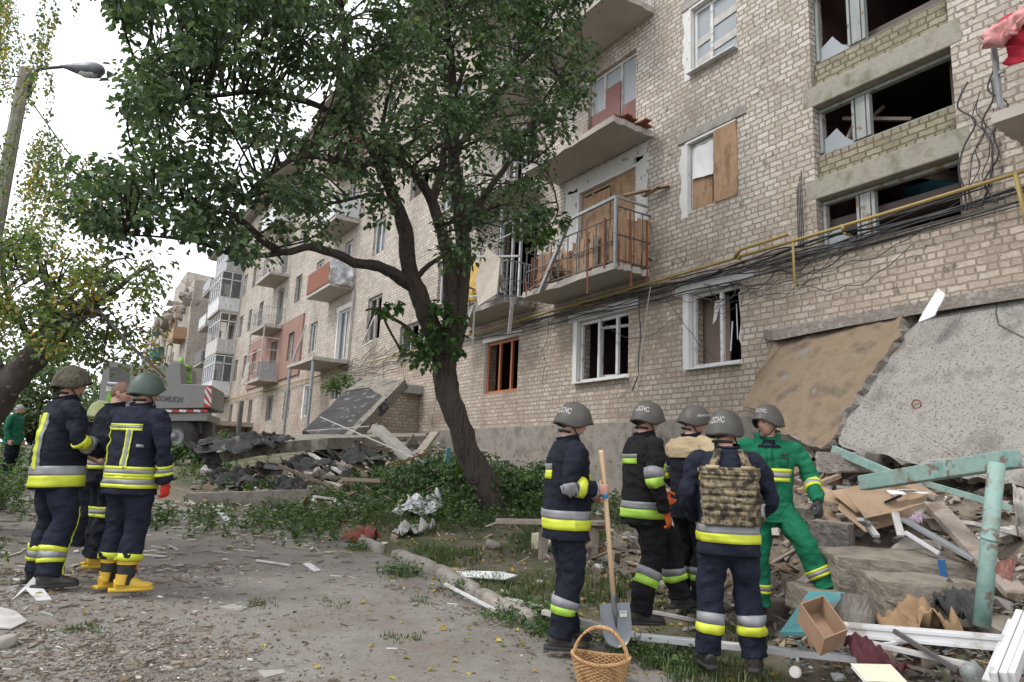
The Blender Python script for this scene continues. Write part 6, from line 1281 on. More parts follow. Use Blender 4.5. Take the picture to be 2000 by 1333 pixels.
v_ = MB(); T_.patch(v_, t_of(T_, 1.0), t_of(T_, 1.16), 322, 380, .04, .03); v_.build('side_panel', M['camo'], p['t'], world=False, smooth=True)
for a_ in (247, 293): v_ = MB(); T_.patch(v_, t_of(T_, 1.37), t_of(T_, 1.475), a_-8, a_+8, .035, .02); v_.build('shoulder_strap', M['camo'], vo, world=False, smooth=True)
for a_ in (247, 293): v_ = MB(); T_.patch(v_, t_of(T_, 1.375), t_of(T_, 1.40), a_-11, a_+11, .05, .02); v_.build('buckle', M['tan'], vo, world=False, smooth=True)
for a_ in (330,): v_ = MB(); T_.patch(v_, t_of(T_, 1.04), t_of(T_, 1.13), a_-5, a_+5, .05, .02); v_.build('buckle', M['steel'], vo, world=False, smooth=True)
# 5: the man in green
p = person(stand(1508, 1202, 5.95), 196, 'smiling man in a bright green suit with one foot up on the broken steps', jacket='green', trousers='green', scale=.985, head=(46, 3), open_neck=True, text='ДСНС', text_a=104, gloves=('glove_b', 'glove_b'), boots='tan', hem=.78, hair='hair',
           J=dict(elbow_l=(-.35, .02, 1.17), wrist_l=(-.37, .22, .98), hand_l=(-.05, .6, -.9), curl_l=.7, palm_l=(.3, .3, -.9), elbow_r=(.30, -.03, 1.15), wrist_r=(.18, .16, .95), ankle_r=(.10, .02, .09), ankle_l=(-.41, .19, .30), knee_l=(-.25, .18, .63), toe_l=-48, toe_r=12))
T_ = p['torso']; A_ = p['arm']['l']; stripes(p, T_, p['jacket'], three(T_, t_of(T_, 1.19), .024, 35, 145)); stripes(p, A_, p['jacket'], three(A_, .62, .026)); stripes(p, p['arm']['r'], p['jacket'], three(p['arm']['r'], .62, .026))
for s, tt in (('r', .70), ('l', .70)): stripes(p, p['leg'][s], p['trousers'], three(p['leg'][s], tt, .028))
stripes(p, p['leg']['l'], p['trousers'], three(p['leg']['l'], .10, .028, 0, 180))
mb = MB(); T_.patch(mb, t_of(T_, 1.26), t_of(T_, 1.33), 108, 128, .012, .008); mb.build('chest_pocket', M['green'], p['jacket'], world=False, smooth=True)
for q in (0, .022): mb = MB(); T_.patch(mb, t_of(T_, 1.325+q), t_of(T_, 1.325+q)+.02, 108, 127, .016, .006); mb.build('name_patch', M['strap'], p['jacket'], world=False)
mb = MB(); T_.patch(mb, t_of(T_, .95), t_of(T_, 1.44), 87, 93, .010, .008); mb.build('front_flap', M['green'], p['jacket'], world=False, smooth=True)
mb = MB(); T_.patch(mb, t_of(T_, 1.42), t_of(T_, 1.50), 68, 112, .008, .01); mb.build('undershirt', M['navy'], p['jacket'], world=False, smooth=True)
# 6: left group, vertical stripes on the back
p = person(stand(90, 1142, 5.90), 38, 'firefighter at the left in a camouflage covered helmet with vertical stripes down his back', jacket='navy', trousers='navy2', scale=1.025, head=(16, 4), hat='camo_h', hem=.76, belly=.03,
           J=dict(elbow_r=(.31, .02, 1.16), wrist_r=(.16, .26, 1.06), elbow_l=(-.30, .02, 1.16), wrist_l=(-.14, .26, 1.05), ankle_l=(-.22, .0, .09), ankle_r=(.20, -.06, .09), toe_r=30))
T_ = p['torso']; stripes(p, T_, p['jacket'], two_tone(T_, .865, .058)+[(t_of(T_, .925), t_of(T_, 1.40), 268, 280, 'yellow'), (t_of(T_, .925), t_of(T_, 1.39), 281, 292, 'silver'), (t_of(T_, 1.20), t_of(T_, 1.39), 238, 245, 'yellow')])
A_ = p['arm']['r']; stripes(p, A_, p['jacket'], [(.50, .585, 0, 360, 'yellow'), (.60, .67, 0, 360, 'silver')]); stripes(p, p['arm']['l'], p['jacket'], [(.50, .585, 0, 360, 'yellow')])
for s in 'rl': stripes(p, p['leg'][s], p['trousers'], three(p['leg'][s], .66, .040))
stripes(p, p['leg']['r'], p['trousers'], [(.30, .61, 262, 272, 'yellow'), (.30, .61, 272, 284, 'silver'), (.30, .61, 284, 294, 'yellow'), (.72, .93, 262, 272, 'yellow'), (.72, .93, 272, 284, 'silver'), (.72, .93, 284, 294, 'yellow')])
p['t'].rotation_euler = (Matrix.Rotation(radians(-3.2), 3, FW) @ Matrix.Rotation(p['t'].rotation_euler.z, 3, 'Z')).to_euler()
# 7: left group, bare head
p = person(stand(180, 1106, 6.65), 40, 'bareheaded man with cropped hair standing between two firefighters', jacket='navy', trousers='navy', scale=1.0, head=(32, 4), hat=None, hair='hair_light', boots='boot_y', J=dict(wrist_l=(-.2, .24, 1.05), elbow_l=(-.3, 0, 1.15), ankle_l=(-.12, .05, .09)))
T_ = p['torso']; stripes(p, T_, p['jacket'], three(T_, t_of(T_, .95), .03)+[(t_of(T_, 1.0), t_of(T_, 1.36), 205, 212, 'yellow')]); stripes(p, p['arm']['l'], p['jacket'], three(p['arm']['l'], .6, .03))
for s in 'rl': stripes(p, p['leg'][s], p['trousers'], three(p['leg'][s], .40, .03))
# 8: green steel helmet, yellow boots
p = person(stand(226, 1152, 5.80), 16, 'firefighter in a green steel helmet and tall yellow and black rubber boots', jacket='navy2', trousers='navy2', scale=1.0, head=(26, 0), hat='helm_g', gloves=('glove_r', None), boots='boot_y', belly=.01, cut=.68,
           J=dict(elbow_r=(.30, -.02, 1.16), wrist_r=(.30, .05, .88), elbow_l=(-.30, .02, 1.16), wrist_l=(-.16, .24, 1.05), ankle_r=(.105, -.03, .09), ankle_l=(-.13, .04, .09), toe_r=42, toe_l=10, curl_r=.9))
T_ = p['torso']; stripes(p, T_, p['jacket'], three(T_, t_of(T_, .885), .022)+three(T_, t_of(T_, .955), .022)+three(T_, t_of(T_, 1.335), .020, 222, 312)+[(t_of(T_, .985), t_of(T_, 1.31), 276, 279.5, 'yellow'), (t_of(T_, .985), t_of(T_, 1.31), 279.5, 287, 'silver'), (t_of(T_, .985), t_of(T_, 1.31), 287, 290.5, 'yellow'), (t_of(T_, .985), t_of(T_, 1.33), 222, 225, 'yellow'), (t_of(T_, 1.155), t_of(T_, 1.19), 305, 325, 'silver')])
stripes(p, p['arm']['r'], p['jacket'], three(p['arm']['r'], .72, .024)); stripes(p, p['arm']['l'], p['jacket'], three(p['arm']['l'], .72, .024))
for s in 'rl':
    L = p['leg'][s]; mb = MB(); L2 = Limb([(*L.P[int(L.n*.655)], .078, .078), (*L.P[int(L.n*.80)], .070, .070), (*L.P[int(L.n*.93)], .060, .066), (*(L.P[-1]-Vector((0, 0, .03))), .056, .066)], k=5); L2.mesh(mb, 22)
    L3 = Limb([(*L.P[int(L.n*.655)], .083, .083), (*L.P[int(L.n*.70)], .080, .080)], k=3); bo = mb.build('boot_shaft', M['strap'], p['t'], world=False, smooth=True); mb = MB(); L3.mesh(mb, 22, cap=False); mb.build('boot_rim', M['boot_y'], bo, world=False, smooth=True)
    mb = MB(); L2.patch(mb, .42, 1.0, 35, 145, .009, .011); L2.patch(mb, .60, 1.0, 215, 320, .009, .011); mb.build('yellow_rubber_panel', M['boot_y'], bo, world=False, smooth=True)
    stripes(p, L, p['trousers'], [(.60, .66, 0, 360, 'yellow')])
    mb = MB(); L2.patch(mb, .14, .26, 318, 345, .004, .004); mb.build('flame_mark', M['glove_o'], bo, world=False)
# trousers of the last man end at the boot tops: the legs below are inside the boots
# 9: pale yellow helmet behind the group
p = person(stand(150, 1075, 7.9), 50, 'firefighter in a pale yellow helmet half hidden behind the group', jacket='navy', trousers='navy', scale=.93, head=(20, 0), hat='helm_y', J=dict(wrist_l=(-.2, .24, 1.05)))
stripes(p, p['torso'], p['jacket'], three(p['torso'], t_of(p['torso'], 1.0), .03)+[(t_of(p['torso'], 1.05), t_of(p['torso'], 1.38), 232, 240, 'yellow')]); stripes(p, p['arm']['l'], p['jacket'], three(p['arm']['l'], .6, .03))
# 10: grey cap far left
q = at(24, 862, 13.0); q = Vector((q.x, q.y, ground_z(q.x, q.y))); k_ = (at(24, 790, 13.0).z-q.z)/1.80
p = person(q, 82, 'person in a dark green jacket and grey knitted cap beyond the shrubs, far left', jacket='dkgreen', trousers='navy', scale=k_, hat=None, hair='hair')
mb = MB(); hc, HR = p['hc'], p['HR']
for i in range(9):
    for j in range(24):
        ph = 2*pi*j/24; th = (1.45 if sin(ph) > 0 else 1.75)*i/8; pp = head_pt((sin(th)*cos(ph), sin(th)*sin(ph), cos(th))); mb.v.append(hc+HR @ (pp*1.10+pp.normalized()*(.006+(.006 if i > 5 else 0))))
for i in range(8):
    for j in range(24): mb.f.append((i*24+j, (i+1)*24+j, (i+1)*24+(j+1) % 24, i*24+(j+1) % 24)); mb.mi.append(1 if i in (5,) else 0); mb.fc.append(None)
mb.build('knitted_cap', [mat('grey_knit', (.26, .25, .26), (.34, .33, .34), 30, .95, 0, .6, 80, .004), mat('dark_knit', (.10, .09, .095), None, 30, .95, 0, .6, 80, .004)], p['t'], world=False, smooth=True)
# ------------------------------------------------------------------ shovel, basket, bench
a = at(1174, 880, 5.33); b = at(1198, 1165, 5.03); c = at(1207, 1262, 4.94)
shv = thing('shovel', c, 'steel shovel with a pale wooden handle and a white price sticker', 'shovel')
mb = MB(); mb.tube([a, a.lerp(b, .02), a.lerp(b, .5)+Vector((.004, 0, 0)), b], [.019, .0205, .0195, .0185], 14); mb.build('handle', mat('new_ash_handle', (.52, .36, .21), (.58, .42, .26), 4, .6, 0, .2, 20, .002, stretch=(3, 3, .4)), shv, smooth=True)
dn = (c-b).normalized(); lat, fr = frame_of(dn, RT); fr = -fr if fr.dot(FW) > 0 else fr
mb = MB(); NU, NV = 14, 18; b2_ = at(1199, 1178, 5.02)
for side in (0, -.003):
    for i in range(NV+1):
        v = i/NV; wd = .108*(1 if v < .45 else sqrt(max(0, 1-((v-.45)/.55)**2))**.8)+.002
        for j in range(NU+1):
            u = j/NU*2-1; mb.v.append(b2_+dn*(.30*v-.006*(1-v)*(abs(u) > .9))+lat*(u*wd)+fr*(.022*(1-u*u)*-1*(1)+.03+side+.012*exp(-(u/.16)**2)*(1-v)))
L = (NV+1)*(NU+1)
for i in range(NV):
    for j in range(NU): q = i*(NU+1)+j; mb.f += [(q, q+1, q+NU+2, q+NU+1), (L+q, L+q+NU+1, L+q+NU+2, L+q+1)]; mb.mi += [0, 0]; mb.fc += [None, None]
mb.build('blade', mat('shovel_steel', (.16, .18, .20), (.21, .23, .25), 7, .45, .5, .2, 30, .002, spots=(16, (.26, .2, .16), .7)), shv, smooth=True)
mb = MB(); mb.tube([b-dn*.02, b+dn*.03, b2_+dn*.06+fr*.02, b2_+dn*.17+fr*.02], [.022, .022, .018, .004], 12); mb.build('socket', M['dark_steel'], shv, smooth=True)
mb = MB(); q = b2_+dn*.075+lat*.055+fr*.026; mb.add([q-lat*.025-dn*.022, q+lat*.028-dn*.022, q+lat*.028+dn*.022, q-lat*.025+dn*.022], [(0, 1, 2, 3)])
for i in range(9): r0 = q-lat*(.018-i*.0042)+fr*.0006; mb.add([r0-dn*.003, r0+lat*.002-dn*.003, r0+lat*.002-dn*.014, r0-dn*.014], [(0, 1, 2, 3)], 1)
mb.build('sticker', [M['white_paint'], M['strap']], shv)
mb = MB(); q = a.lerp(b, .28); mb.rock(q+Vector((-.02, -.01, -.04)), .045, sq=(1, .6, .8)); mb.build('blue_cloth', mat('blue_cloth', (.03, .22, .48), (.05, .28, .55), 8, .8, 0, .4), shv, smooth=True)
bc = gnd(1172, 1348); bc.z += .0; bk = thing('wicker_basket', bc, 'oval wicker basket with an arched handle, bottom edge of the picture', 'basket', yaw=radians(-50))
M['wicker'] = mat('wicker', (.36, .20, .085), (.46, .28, .13), 16, .6, 0, .4, 60, .003, c3=(.28, .15, .06))
mb = MB(); RX, RY, H = .19, .145, .165; n = 96
def bpt(a, t, off=0): k = .72+.28*t**.8; return Vector((cos(a)*(RX*k+off), sin(a)*(RY*k+off), H*t+(.03*cos(a)**2)*t))
for row in range(15):
    t = (row+.5)/15; mb.tube([bpt(2*pi*i/n, t, .0065*(1 if (i//2+row) % 2 else -1)) for i in range(n+1)], .0052, 5, cap=False)
for k in range(48): a_ = 2*pi*(k+.5)/48; mb.tube([bpt(a_, t/5) for t in range(6)], .0042, 5)
mb.build('woven_side', M['wicker'], bk, world=False, smooth=True)
mb = MB()
for s in range(3): mb.tube([bpt(2*pi*i/120, 1.02, .004)+Vector((cos(i*.9+s*2.1)*.007*cos(2*pi*i/120), cos(i*.9+s*2.1)*.007*sin(2*pi*i/120), sin(i*.9+s*2.1)*.008)) for i in range(121)], .0058, 6, cap=False)
mb.build('rim', M['wicker'], bk, world=False, smooth=True)
mb = MB()
for s in range(4): mb.tube([Vector((cos(th)*.185*(1 if True else 1)+cos(i*.55+s*1.57)*.008*abs(cos(th)), sin(i*.55+s*1.57)*.009, .15+sin(th)*.225+cos(i*.55+s*1.57)*.008*abs(sin(th)))) for i, th in [(i, pi*i/60) for i in range(61)]], .0075, 6)
mb.build('handle', M['wicker'], bk, world=False, smooth=True)
mb = MB(); mb.tube([(0, 0, .005), (0, 0, .012)], [.12, .12], 24); mb.build('base', M['wicker'], bk, world=False)
pA = at(968, 1018, 8.2); pB = at(1185, 1022, 8.2); be = thing('bench', gnd(1063, 1095), 'low narrow wooden bench behind the man with the shovel', 'bench')
mb = MB(); mb.bar(pA, pB, .30, .045); mb.build('seat', M['wood_old'], be, bevel=.004); mb = MB(); mb.bar(pA+Vector((.7, -.3, -.05)), pB+Vector((0, 0, -.05)), .05, .05); mb.build('rail', M['wood_old'], be)
for u_ in (1062, 1160):
    q = at(u_, 1030, 8.15); mb = MB(); mb.bar(q, (q.x, q.y, ground_z(q.x, q.y)-.05), .07, .09); mb.build('leg', M['wood_old'], be)
# ------------------------------------------------------------------ rubble and scattered pieces
PC = [(.30, .27, .24), (.24, .21, .18), (.36, .33, .30), (.16, .13, .11), (.44, .41, .37), (.10, .09, .085), (.40, .32, .22), (.26, .19, .14)]
PL_ = [(.62, .60, .57), (.55, .5, .43), (.48, .44, .38), (.7, .7, .69), (.30, .24, .19), (.18, .14, .11), (.22, .16, .11), (.35, .42, .42), (.42, .36, .28)]
def flake(mb, p, L, w_, th, col, tilt=.25):
    a_ = random.uniform(0, pi); d = Vector((cos(a_), sin(a_), random.uniform(-tilt, tilt)*.6)); x, y = frame_of(d, Vector((0, 0, 1))); nn = x
    k = random.randint(3, 6); ring = []
    for i in range(k):
        th_ = 2*pi*i/k+random.uniform(-.3, .3); ring.append(p+d*(cos(th_)*L*.5*random.uniform(.7, 1))+y*(sin(th_)*w_*.5*random.uniform(.7, 1)))
    top = [q+Vector((0, 0, th)) for q in ring]; mb.col = col
    mb.add(top+ring, [tuple(range(k))]+[(i, i+k, (i+1) % k+k, (i+1) % k) for i in range(k)])
def scatter(name, label, polys, fn):
    mb = MB(); fn(mb); return tag(mb.build(name, M['chip'], origin=(0, 0, 0)), label, None, None, 'stuff')
def dens(x, y):                                     # litter is thin in the wheel track, thick along the edges
    t = abs(x-(2.35-.0*y)); return .12+.88*sst((t-.35)/1.3)
BRN = [(.17, .13, .10), (.15, .12, .095), (.25, .21, .17), (.11, .085, .07), (.30, .26, .22), (.18, .13, .09)]
mb = MB(); cnt = 0
while cnt < 6800:
    u = random.uniform(-30, 1250); v = random.uniform(960, 1345)
    d = ray(u, v); t_ = (-1.38)/d.z; x, y = d.x*t_, d.y*t_; 
    if y > 14 or x > 4.9: continue
    z = ground_z(x, y); t_ = z/d.z; x, y = d.x*t_, d.y*t_
    k = dens(x, y)*(.45+1.1*max(0, noise.noise(Vector((x*.9, y*.9, 4)))+.35))
    if random.random() > k: continue
    s = random.choice((.5, .6, .7, .8, 1, 1.3, 2.4)); far = sst((y-5)/5)
    L = random.uniform(.008, .027)*s*(1+.9*far); pal = PL_ if random.random() < .22+.4*far else BRN
    w_ = L*random.choice((.12, .15, .3, .6)); flake(mb, Vector((x, y, ground_z(x, y)+.015)), L*(2 if w_ < L*.35 else 1), w_, random.uniform(.002, .008)*s**.5, random.choice(pal)); cnt += 1
tag(mb.build('litter', M['chip'], origin=(0, 0, 0)), None, None, None, 'stuff')
mb = MB(); cnt = 0                                   # pale slats and strips on the upper road
while cnt < 420:
    x = random.uniform(-.9, 3.4); y = random.uniform(7.2, 13.5)
    if random.random() > sst((y-6.8)/2.5)+.15: continue
    flake(mb, Vector((x, y, ground_z(x, y)+.02)), random.uniform(.08, .38), random.uniform(.01, .06), .012, random.choice(PL_[:4]+[(.45, .38, .3)]*2+PL_[4:7]), .3); cnt += 1
tag(mb.build('litter', M['chip'], origin=(0, 0, 0)), None, None, None, 'stuff')
# fallen leaves
mb = MB()
for _ in range(620):
    u = random.uniform(0, 1500); v = random.uniform(1000, 1345); p_ = gnd(u, v, .02) if random.random() < .12 else None
    if p_ is None:
        y = random.uniform(2.5, 11); x = random.gauss(4.1, .6); p_ = Vector((x, y, ground_z(x, y)+.022))
    leaf(mb, p_, random.uniform(.035, .07), Vector((random.gauss(0, .35), random.gauss(0, .35), 1)), Vector((random.uniform(-1, 1), random.uniform(-1, 1), 0)), random.choice([(.42, .30, .05), (.34, .25, .06), (.48, .38, .08), (.24, .17, .07), (.16, .19, .05)]))
tag(mb.build('fallen_leaves', M['leaf'], origin=(0, 0, 0)), None, None, None, 'stuff')
# rubble on both banks
def rubble_fill(n, area, rng, pal, seed, rocks=.6):
    random.seed(seed); mb = MB(); c = 0; tries = 0
    while c < n and tries < n*40:
        tries += 1; x = random.uniform(area[0], area[1]); y = random.uniform(area[2], area[3]); k = area[4](x, y)
        if random.random() > k: continue
        r = random.uniform(*rng)*random.choice((.4, .6, .8, 1, 1.5)); p_ = Vector((x, y, ground_z(x, y)+r*.25)); mb.col = random.choice(pal)
        if random.random() < .16:
            a_ = random.uniform(0, 6.28); d_ = Vector((cos(a_), sin(a_), random.uniform(-.1, .5))).normalized()*r*random.uniform(2, 5); mb.col = random.choice([(.34, .26, .18), (.25, .19, .14), (.55, .53, .5), (.2, .15, .11)]); mb.bar(p_-d_*.5+Vector((0, 0, r*.5)), p_+d_*.5+Vector((0, 0, r*.7)), r*random.uniform(.2, .7), r*.15)
        elif random.random() < rocks: mb.rock(p_, r, sq=(1, random.uniform(.6, 1), random.uniform(.35, .8)))
        else: flake(mb, p_, r*random.uniform(2, 4), r*random.uniform(.5, 1.8), random.uniform(.006, .02), random.choice(pal), 1.2)
        c += 1
    return mb
km = lambda x, y: sst((x-4.75)/.7)*sst((7.3-y)/.8)
mb = rubble_fill(6000, (4.6, 8.9, .2, 7.4, km), (.014, .06), PC+PL_[2:7]+[(.33, .17, .12), (.45, .41, .35)], 5); tag(mb.build('rubble', M['chip'], origin=(0, 0, 0)), None, None, None, 'stuff')
mb = rubble_fill(300, (5.2, 8.6, .8, 7.2, km), (.08, .2), PC[:5]+[(.2, .17, .14)], 6, .85); tag(mb.build('rubble', M['chip'], origin=(0, 0, 0)), None, None, None, 'stuff')
kl = lambda x, y: exp(-((x-5.6)/2.3)**2-((y-14.0)/3.0)**2)*1.4
BK = [(.07, .07, .072), (.10, .095, .09), (.05, .05, .052), (.14, .13, .12)]
mb = rubble_fill(2600, (2.0, 9.2, 10.4, 18, kl), (.03, .13), PC*2+BK+[(.5, .47, .42), (.45, .41, .35), (.42, .37, .3)], 7, .5); tag(mb.build('rubble', M['chip'], origin=(0, 0, 0)), None, None, None, 'stuff')
mb = rubble_fill(260, (2.8, 8.6, 11.2, 17, kl), (.12, .28), PC[:6]+BK+[(.40, .36, .30), (.36, .31, .25)], 8, .65); tag(mb.build('rubble', M['chip'], origin=(0, 0, 0)), None, None, None, 'stuff')
ks = lambda x, y: .5
mb = rubble_fill(900, (3.75, 9.3, 5, 12, lambda x, y: .25+.5*max(0, noise.noise(Vector((x, y, 2)))*2)), (.012, .05), PL_+PC, 9, .35); tag(mb.build('rubble', M['chip'], origin=(0, 0, 0)), None, None, None, 'stuff')
random.seed(77)
# grass
def grass(n, fn, h, pal, sd):
    random.seed(sd); mb = MB(); c = 0; tries = 0
    while c < n and tries < n*30:
        tries += 1; q = fn()
        if q is None: continue
        x, y, k = q; z = ground_z(x, y); hh = h*random.uniform(.5, 1.3)*k; col = random.choice(pal); f = random.uniform(.7, 1.3); mb.col = tuple(a_*f for a_ in col)
        for _ in range(5):
            bx_, by_ = x+random.gauss(0, .025), y+random.gauss(0, .025); a_ = random.uniform(0, 6.3); l = random.uniform(.2, .8)*hh; w_ = .0035+.002*random.random()
            p0 = Vector((bx_, by_, z)); s_ = Vector((-sin(a_), cos(a_), 0))*w_; p1 = p0+Vector((cos(a_)*l*.35, sin(a_)*l*.35, hh*.65)); p2 = p0+Vector((cos(a_)*l, sin(a_)*l, hh))
            mb.add([p0-s_, p0+s_, p1+s_*.8, p1-s_*.8, p2], [(0, 1, 2, 3), (3, 2, 4)])
        c += 1
    return mb
GP = [(.07, .11, .035), (.09, .13, .04), (.055, .085, .03), (.13, .13, .055), (.05, .09, .03)]
def f_verge():
    x = random.uniform(3.75, 9.0); y = random.uniform(3.2, 12.5); k = noise.noise(Vector((x*.75, y*.75, 12)))+.22
    if x > 5.3 and y < 7: return None
    return (x, y, min(1, .5+k)) if random.random() < k*2.0 else None
def f_left():
    x = random.uniform(-5, -.65); y = random.uniform(5.2, 14); k = noise.noise(Vector((x*.8, y*.8, 1)))+.35
    return (x, y, 1.0) if random.random() < k else None
tufts = [gnd(u, v) for u, v in ((500, 1186), (790, 1250), (640, 1190), (820, 1180), (780, 1130), (690, 1075), (1010, 1215), (1050, 1220), (960, 1190), (370, 1055), (455, 1052), (600, 1040), (650, 1030), (1300, 1285), (1240, 1265), (1370, 1300), (1180, 1300), (1100, 1240), (545, 1020), (880, 1160), (1290, 1190), (1160, 1170), (60, 1020), (20, 1060), (150, 1238))]
def f_tuft():
    t_ = random.choice(tufts); x, y = random.gauss(t_.x, .09), random.gauss(t_.y, .09); return (x, y, .75)
tag(grass(3600, f_verge, .11, GP, 21).build('grass', M['leaf'], origin=(0, 0, 0)), None, None, None, 'stuff')
tag(grass(1500, f_left, .20, GP+[(.16, .14, .06)]*2, 22).build('grass', M['leaf'], origin=(0, 0, 0)), None, None, None, 'stuff')
tag(grass(420, f_tuft, .06, GP, 23).build('grass', M['leaf'], origin=(0, 0, 0)), None, None, None, 'stuff')
def weeds(n, pts_, sig, hmax, sd, size=.045):
    random.seed(sd); mb = MB()
    for _ in range(n):
        t_ = random.choice(pts_); x, y = random.gauss(t_.x, sig), random.gauss(t_.y, sig); z = ground_z(x, y); h_ = hmax*random.uniform(.4, 1.2); top = Vector((x+random.gauss(0, .05), y+random.gauss(0, .05), z+h_)); b0 = Vector((x, y, z)); f = random.uniform(.7, 1.3); mb.col = (.07*f, .11*f, .04*f); mb.tube([b0, top], .003, 3)
        for k in range(int(7+h_*30)):
            q = b0.lerp(top, random.uniform(.15, 1))+Vector((random.gauss(0, .03), random.gauss(0, .03), 0)); c_ = random.choice([(.06, .11, .035), (.085, .15, .04), (.05, .09, .035), (.11, .17, .05)]); f = random.uniform(.75, 1.25); leaf(mb, q, size*random.uniform(.5, 1.3), Vector((random.gauss(0, .5), random.gauss(0, .5), 1)), Vector((random.gauss(0, 1), random.gauss(0, 1), .2)), tuple(a_*f for a_ in c_))
    tag(mb.build('weeds', M['leaf'], origin=(0, 0, 0)), None, None, None, 'stuff')
weeds(300, [gnd(u, v) for u, v in ((1010, 1215), (1060, 1235), (1040, 1210), (1095, 1255), (780, 1125), (695, 1075), (905, 1160), (1250, 1290), (1290, 1300), (1200, 1262), (1340, 1300))], .12, .13, 31, .035)
weeds(900, [gnd(u, v) for u, v in ((650, 985), (700, 1000), (640, 1025), (740, 975), (560, 1025), (600, 1045), (830, 1000), (880, 1010), (930, 1030), (800, 955), (720, 950), (1010, 1000), (1040, 985), (360, 1030), (500, 965), (400, 930), (1090, 1010), (870, 985))], .45, .30, 32, .06)
weeds(220, [Vector((8.9, y_, 0)) for y_ in (8.5, 9.5, 10.5, 11.5, 12.5, 13.5)], .3, .28, 34, .06)
weeds(420, [gnd(10, 960), gnd(25, 930), gnd(5, 1000), gnd(15, 900)]+[Vector((x, y, 0)) for x, y in ((-1.2, 8), (-1.6, 9.5), (-1.0, 11), (-2, 7), (-.8, 13), (.5, 15), (1.5, 16.5), (-2.4, 10))], .4, .45, 33, .06)
random.seed(5)
# ------------------------------------------------------------------ named pieces
def board(name, pix, lift, th, mt, label, cat, n=(0, 0, 1), jag=.0, div=1, Z=None):
    pts = [gnd(u, v, l) if not Z else at(u, v, Z[i]) for i, ((u, v), l) in enumerate(zip(pix, lift if isinstance(lift, (list, tuple)) else [lift]*len(pix)))]
    nn = (pts[1]-pts[0]).cross(pts[2]-pts[0]).normalized(); nn = -nn if nn.z < 0 else nn
    if n is None or True: n = nn
    mb = MB(); mb.slab(pts, th, n, jag=jag, div=div); return mb.build(name, mt, label=label, cat=cat)
def stick(name, a, b, w_, h_, mt, label, cat, la=.03, lb=.03, Z=None):
    A = gnd(a[0], a[1], la) if not Z else at(a[0], a[1], Z[0]); B = gnd(b[0], b[1], lb) if not Z else at(b[0], b[1], Z[1])
    return plank(name, A, B, w_, h_, mt, label, cat)
board('plasterboard', [(865, 1128), (975, 1130), (1010, 1138), (985, 1148), (905, 1146)], .07, .014, M['paper'], 'white plasterboard sheet lying across the kerb', 'board')
board('plasterboard', [(850, 1118), (915, 1120), (905, 1130), (868, 1128)], .05, .012, M['cardboard'], 'pale buff sheet behind the white plasterboard', 'board')
board('plasterboard', [(20, 1180), (62, 1152), (100, 1180), (72, 1180), (48, 1166)], [.02, .09, .02, .02, .05], .008, M['pvc'], 'folded white plastic sheet on the road by the left feet', 'sheet')
board('plasterboard', [(-30, 1235), (-10, 1195), (28, 1205), (52, 1222), (20, 1238)], .03, .01, M['pvc_dirty'], 'cracked white panel at the left edge of the road', 'sheet')
stick('white_strip', (868, 1170), (972, 1208), .035, .025, M['pvc'], 'short white plastic strip leaning on the kerb', 'strip', .12, .05)
stick('white_strip', (500, 1102), (566, 1112), .03, .02, M['pvc'], 'white strip lying alone in the middle of the road', 'strip'); stick('white_strip', (255, 1089), (325, 1094), .02, .015, M['pvc'], 'thin white strip beside the yellow boots', 'strip')
board('plasterboard', [(590, 1108), (605, 1106), (626, 1122), (612, 1124)], .03, .01, M['pvc'], 'small white tile fragment near the strip on the road', 'fragment')
stick('white_strip', (418, 1005), (446, 1025), .08, .03, M['pvc'], 'stubby white board at the top of the road', 'strip', .1, .03)
board('slate_piece', [(428, 1195), (455, 1186), (484, 1195), (468, 1202)], .02, .012, M['concrete'], 'grey slate fragment on the road', 'fragment'); board('slate_piece', [(503, 1322), (552, 1316), (556, 1326), (515, 1333)], .02, .012, M['concrete'], 'grey slate fragment at the bottom edge of the road', 'fragment')
for i, (u, v, r, lb) in enumerate([(12, 1272, .10, 'rounded yellowish stone at the left edge'), (1060, 1095, .09, 'stone block under the bench'), (960, 1075, .13, 'flat grey stone behind the kerb')]):
    mb = MB(); p_ = gnd(u, v, r*.4); mb.rock(p_, r, sq=(1, .8, .65)); o = mb.build('stone', M['kerb'], smooth=True, label=lb, cat='stone'); o.modifiers.new('s', 'SUBSURF').levels = 1; o.modifiers['s'].render_levels = 2
p_ = gnd(1052, 1075, .1); mb = MB(); mb.box(p_, (.16, .14, .2), rot=Matrix.Rotation(.4, 3, 'Z')); mb.box(p_+Vector((.1, -.1, -.04)), (.14, .12, .12), rot=Matrix.Rotation(.4, 3, 'Z')); mb.build('foam_block', mat('cream_foam', (.62, .58, .42), (.66, .62, .47), 5, .9, 0, .3), label='cream coloured moulded foam block under the bench', cat='block', bevel=.01)
cloth('plastic_sheet', M['foil'], [gnd(765, 1015, .05), gnd(800, 1000, .22), gnd(868, 1000, .22), gnd(850, 1022, .05)], amp=.09, n=24, label='crumpled silver plastic sheet in the weeds left of the tree', cat='sheet', fr=8)
cloth('plastic_sheet', M['pvc_dirty'], [gnd(765, 1048, .03), gnd(800, 1034, .08), gnd(850, 1036, .06), gnd(790, 1055, .03)], amp=.07, n=24, label='shredded white plastic sheet in the grass before the silver one', cat='sheet')
cloth('red_rag', mat('brick_red_rag', (.22, .06, .04), (.16, .045, .03), 8, .9, 0, .5), [gnd(665, 1062, .08), gnd(700, 1045, .12), gnd(745, 1052, .08), gnd(715, 1070, .04)], amp=.05, label='crumpled brick red rag by the start of the kerb', cat='rag')
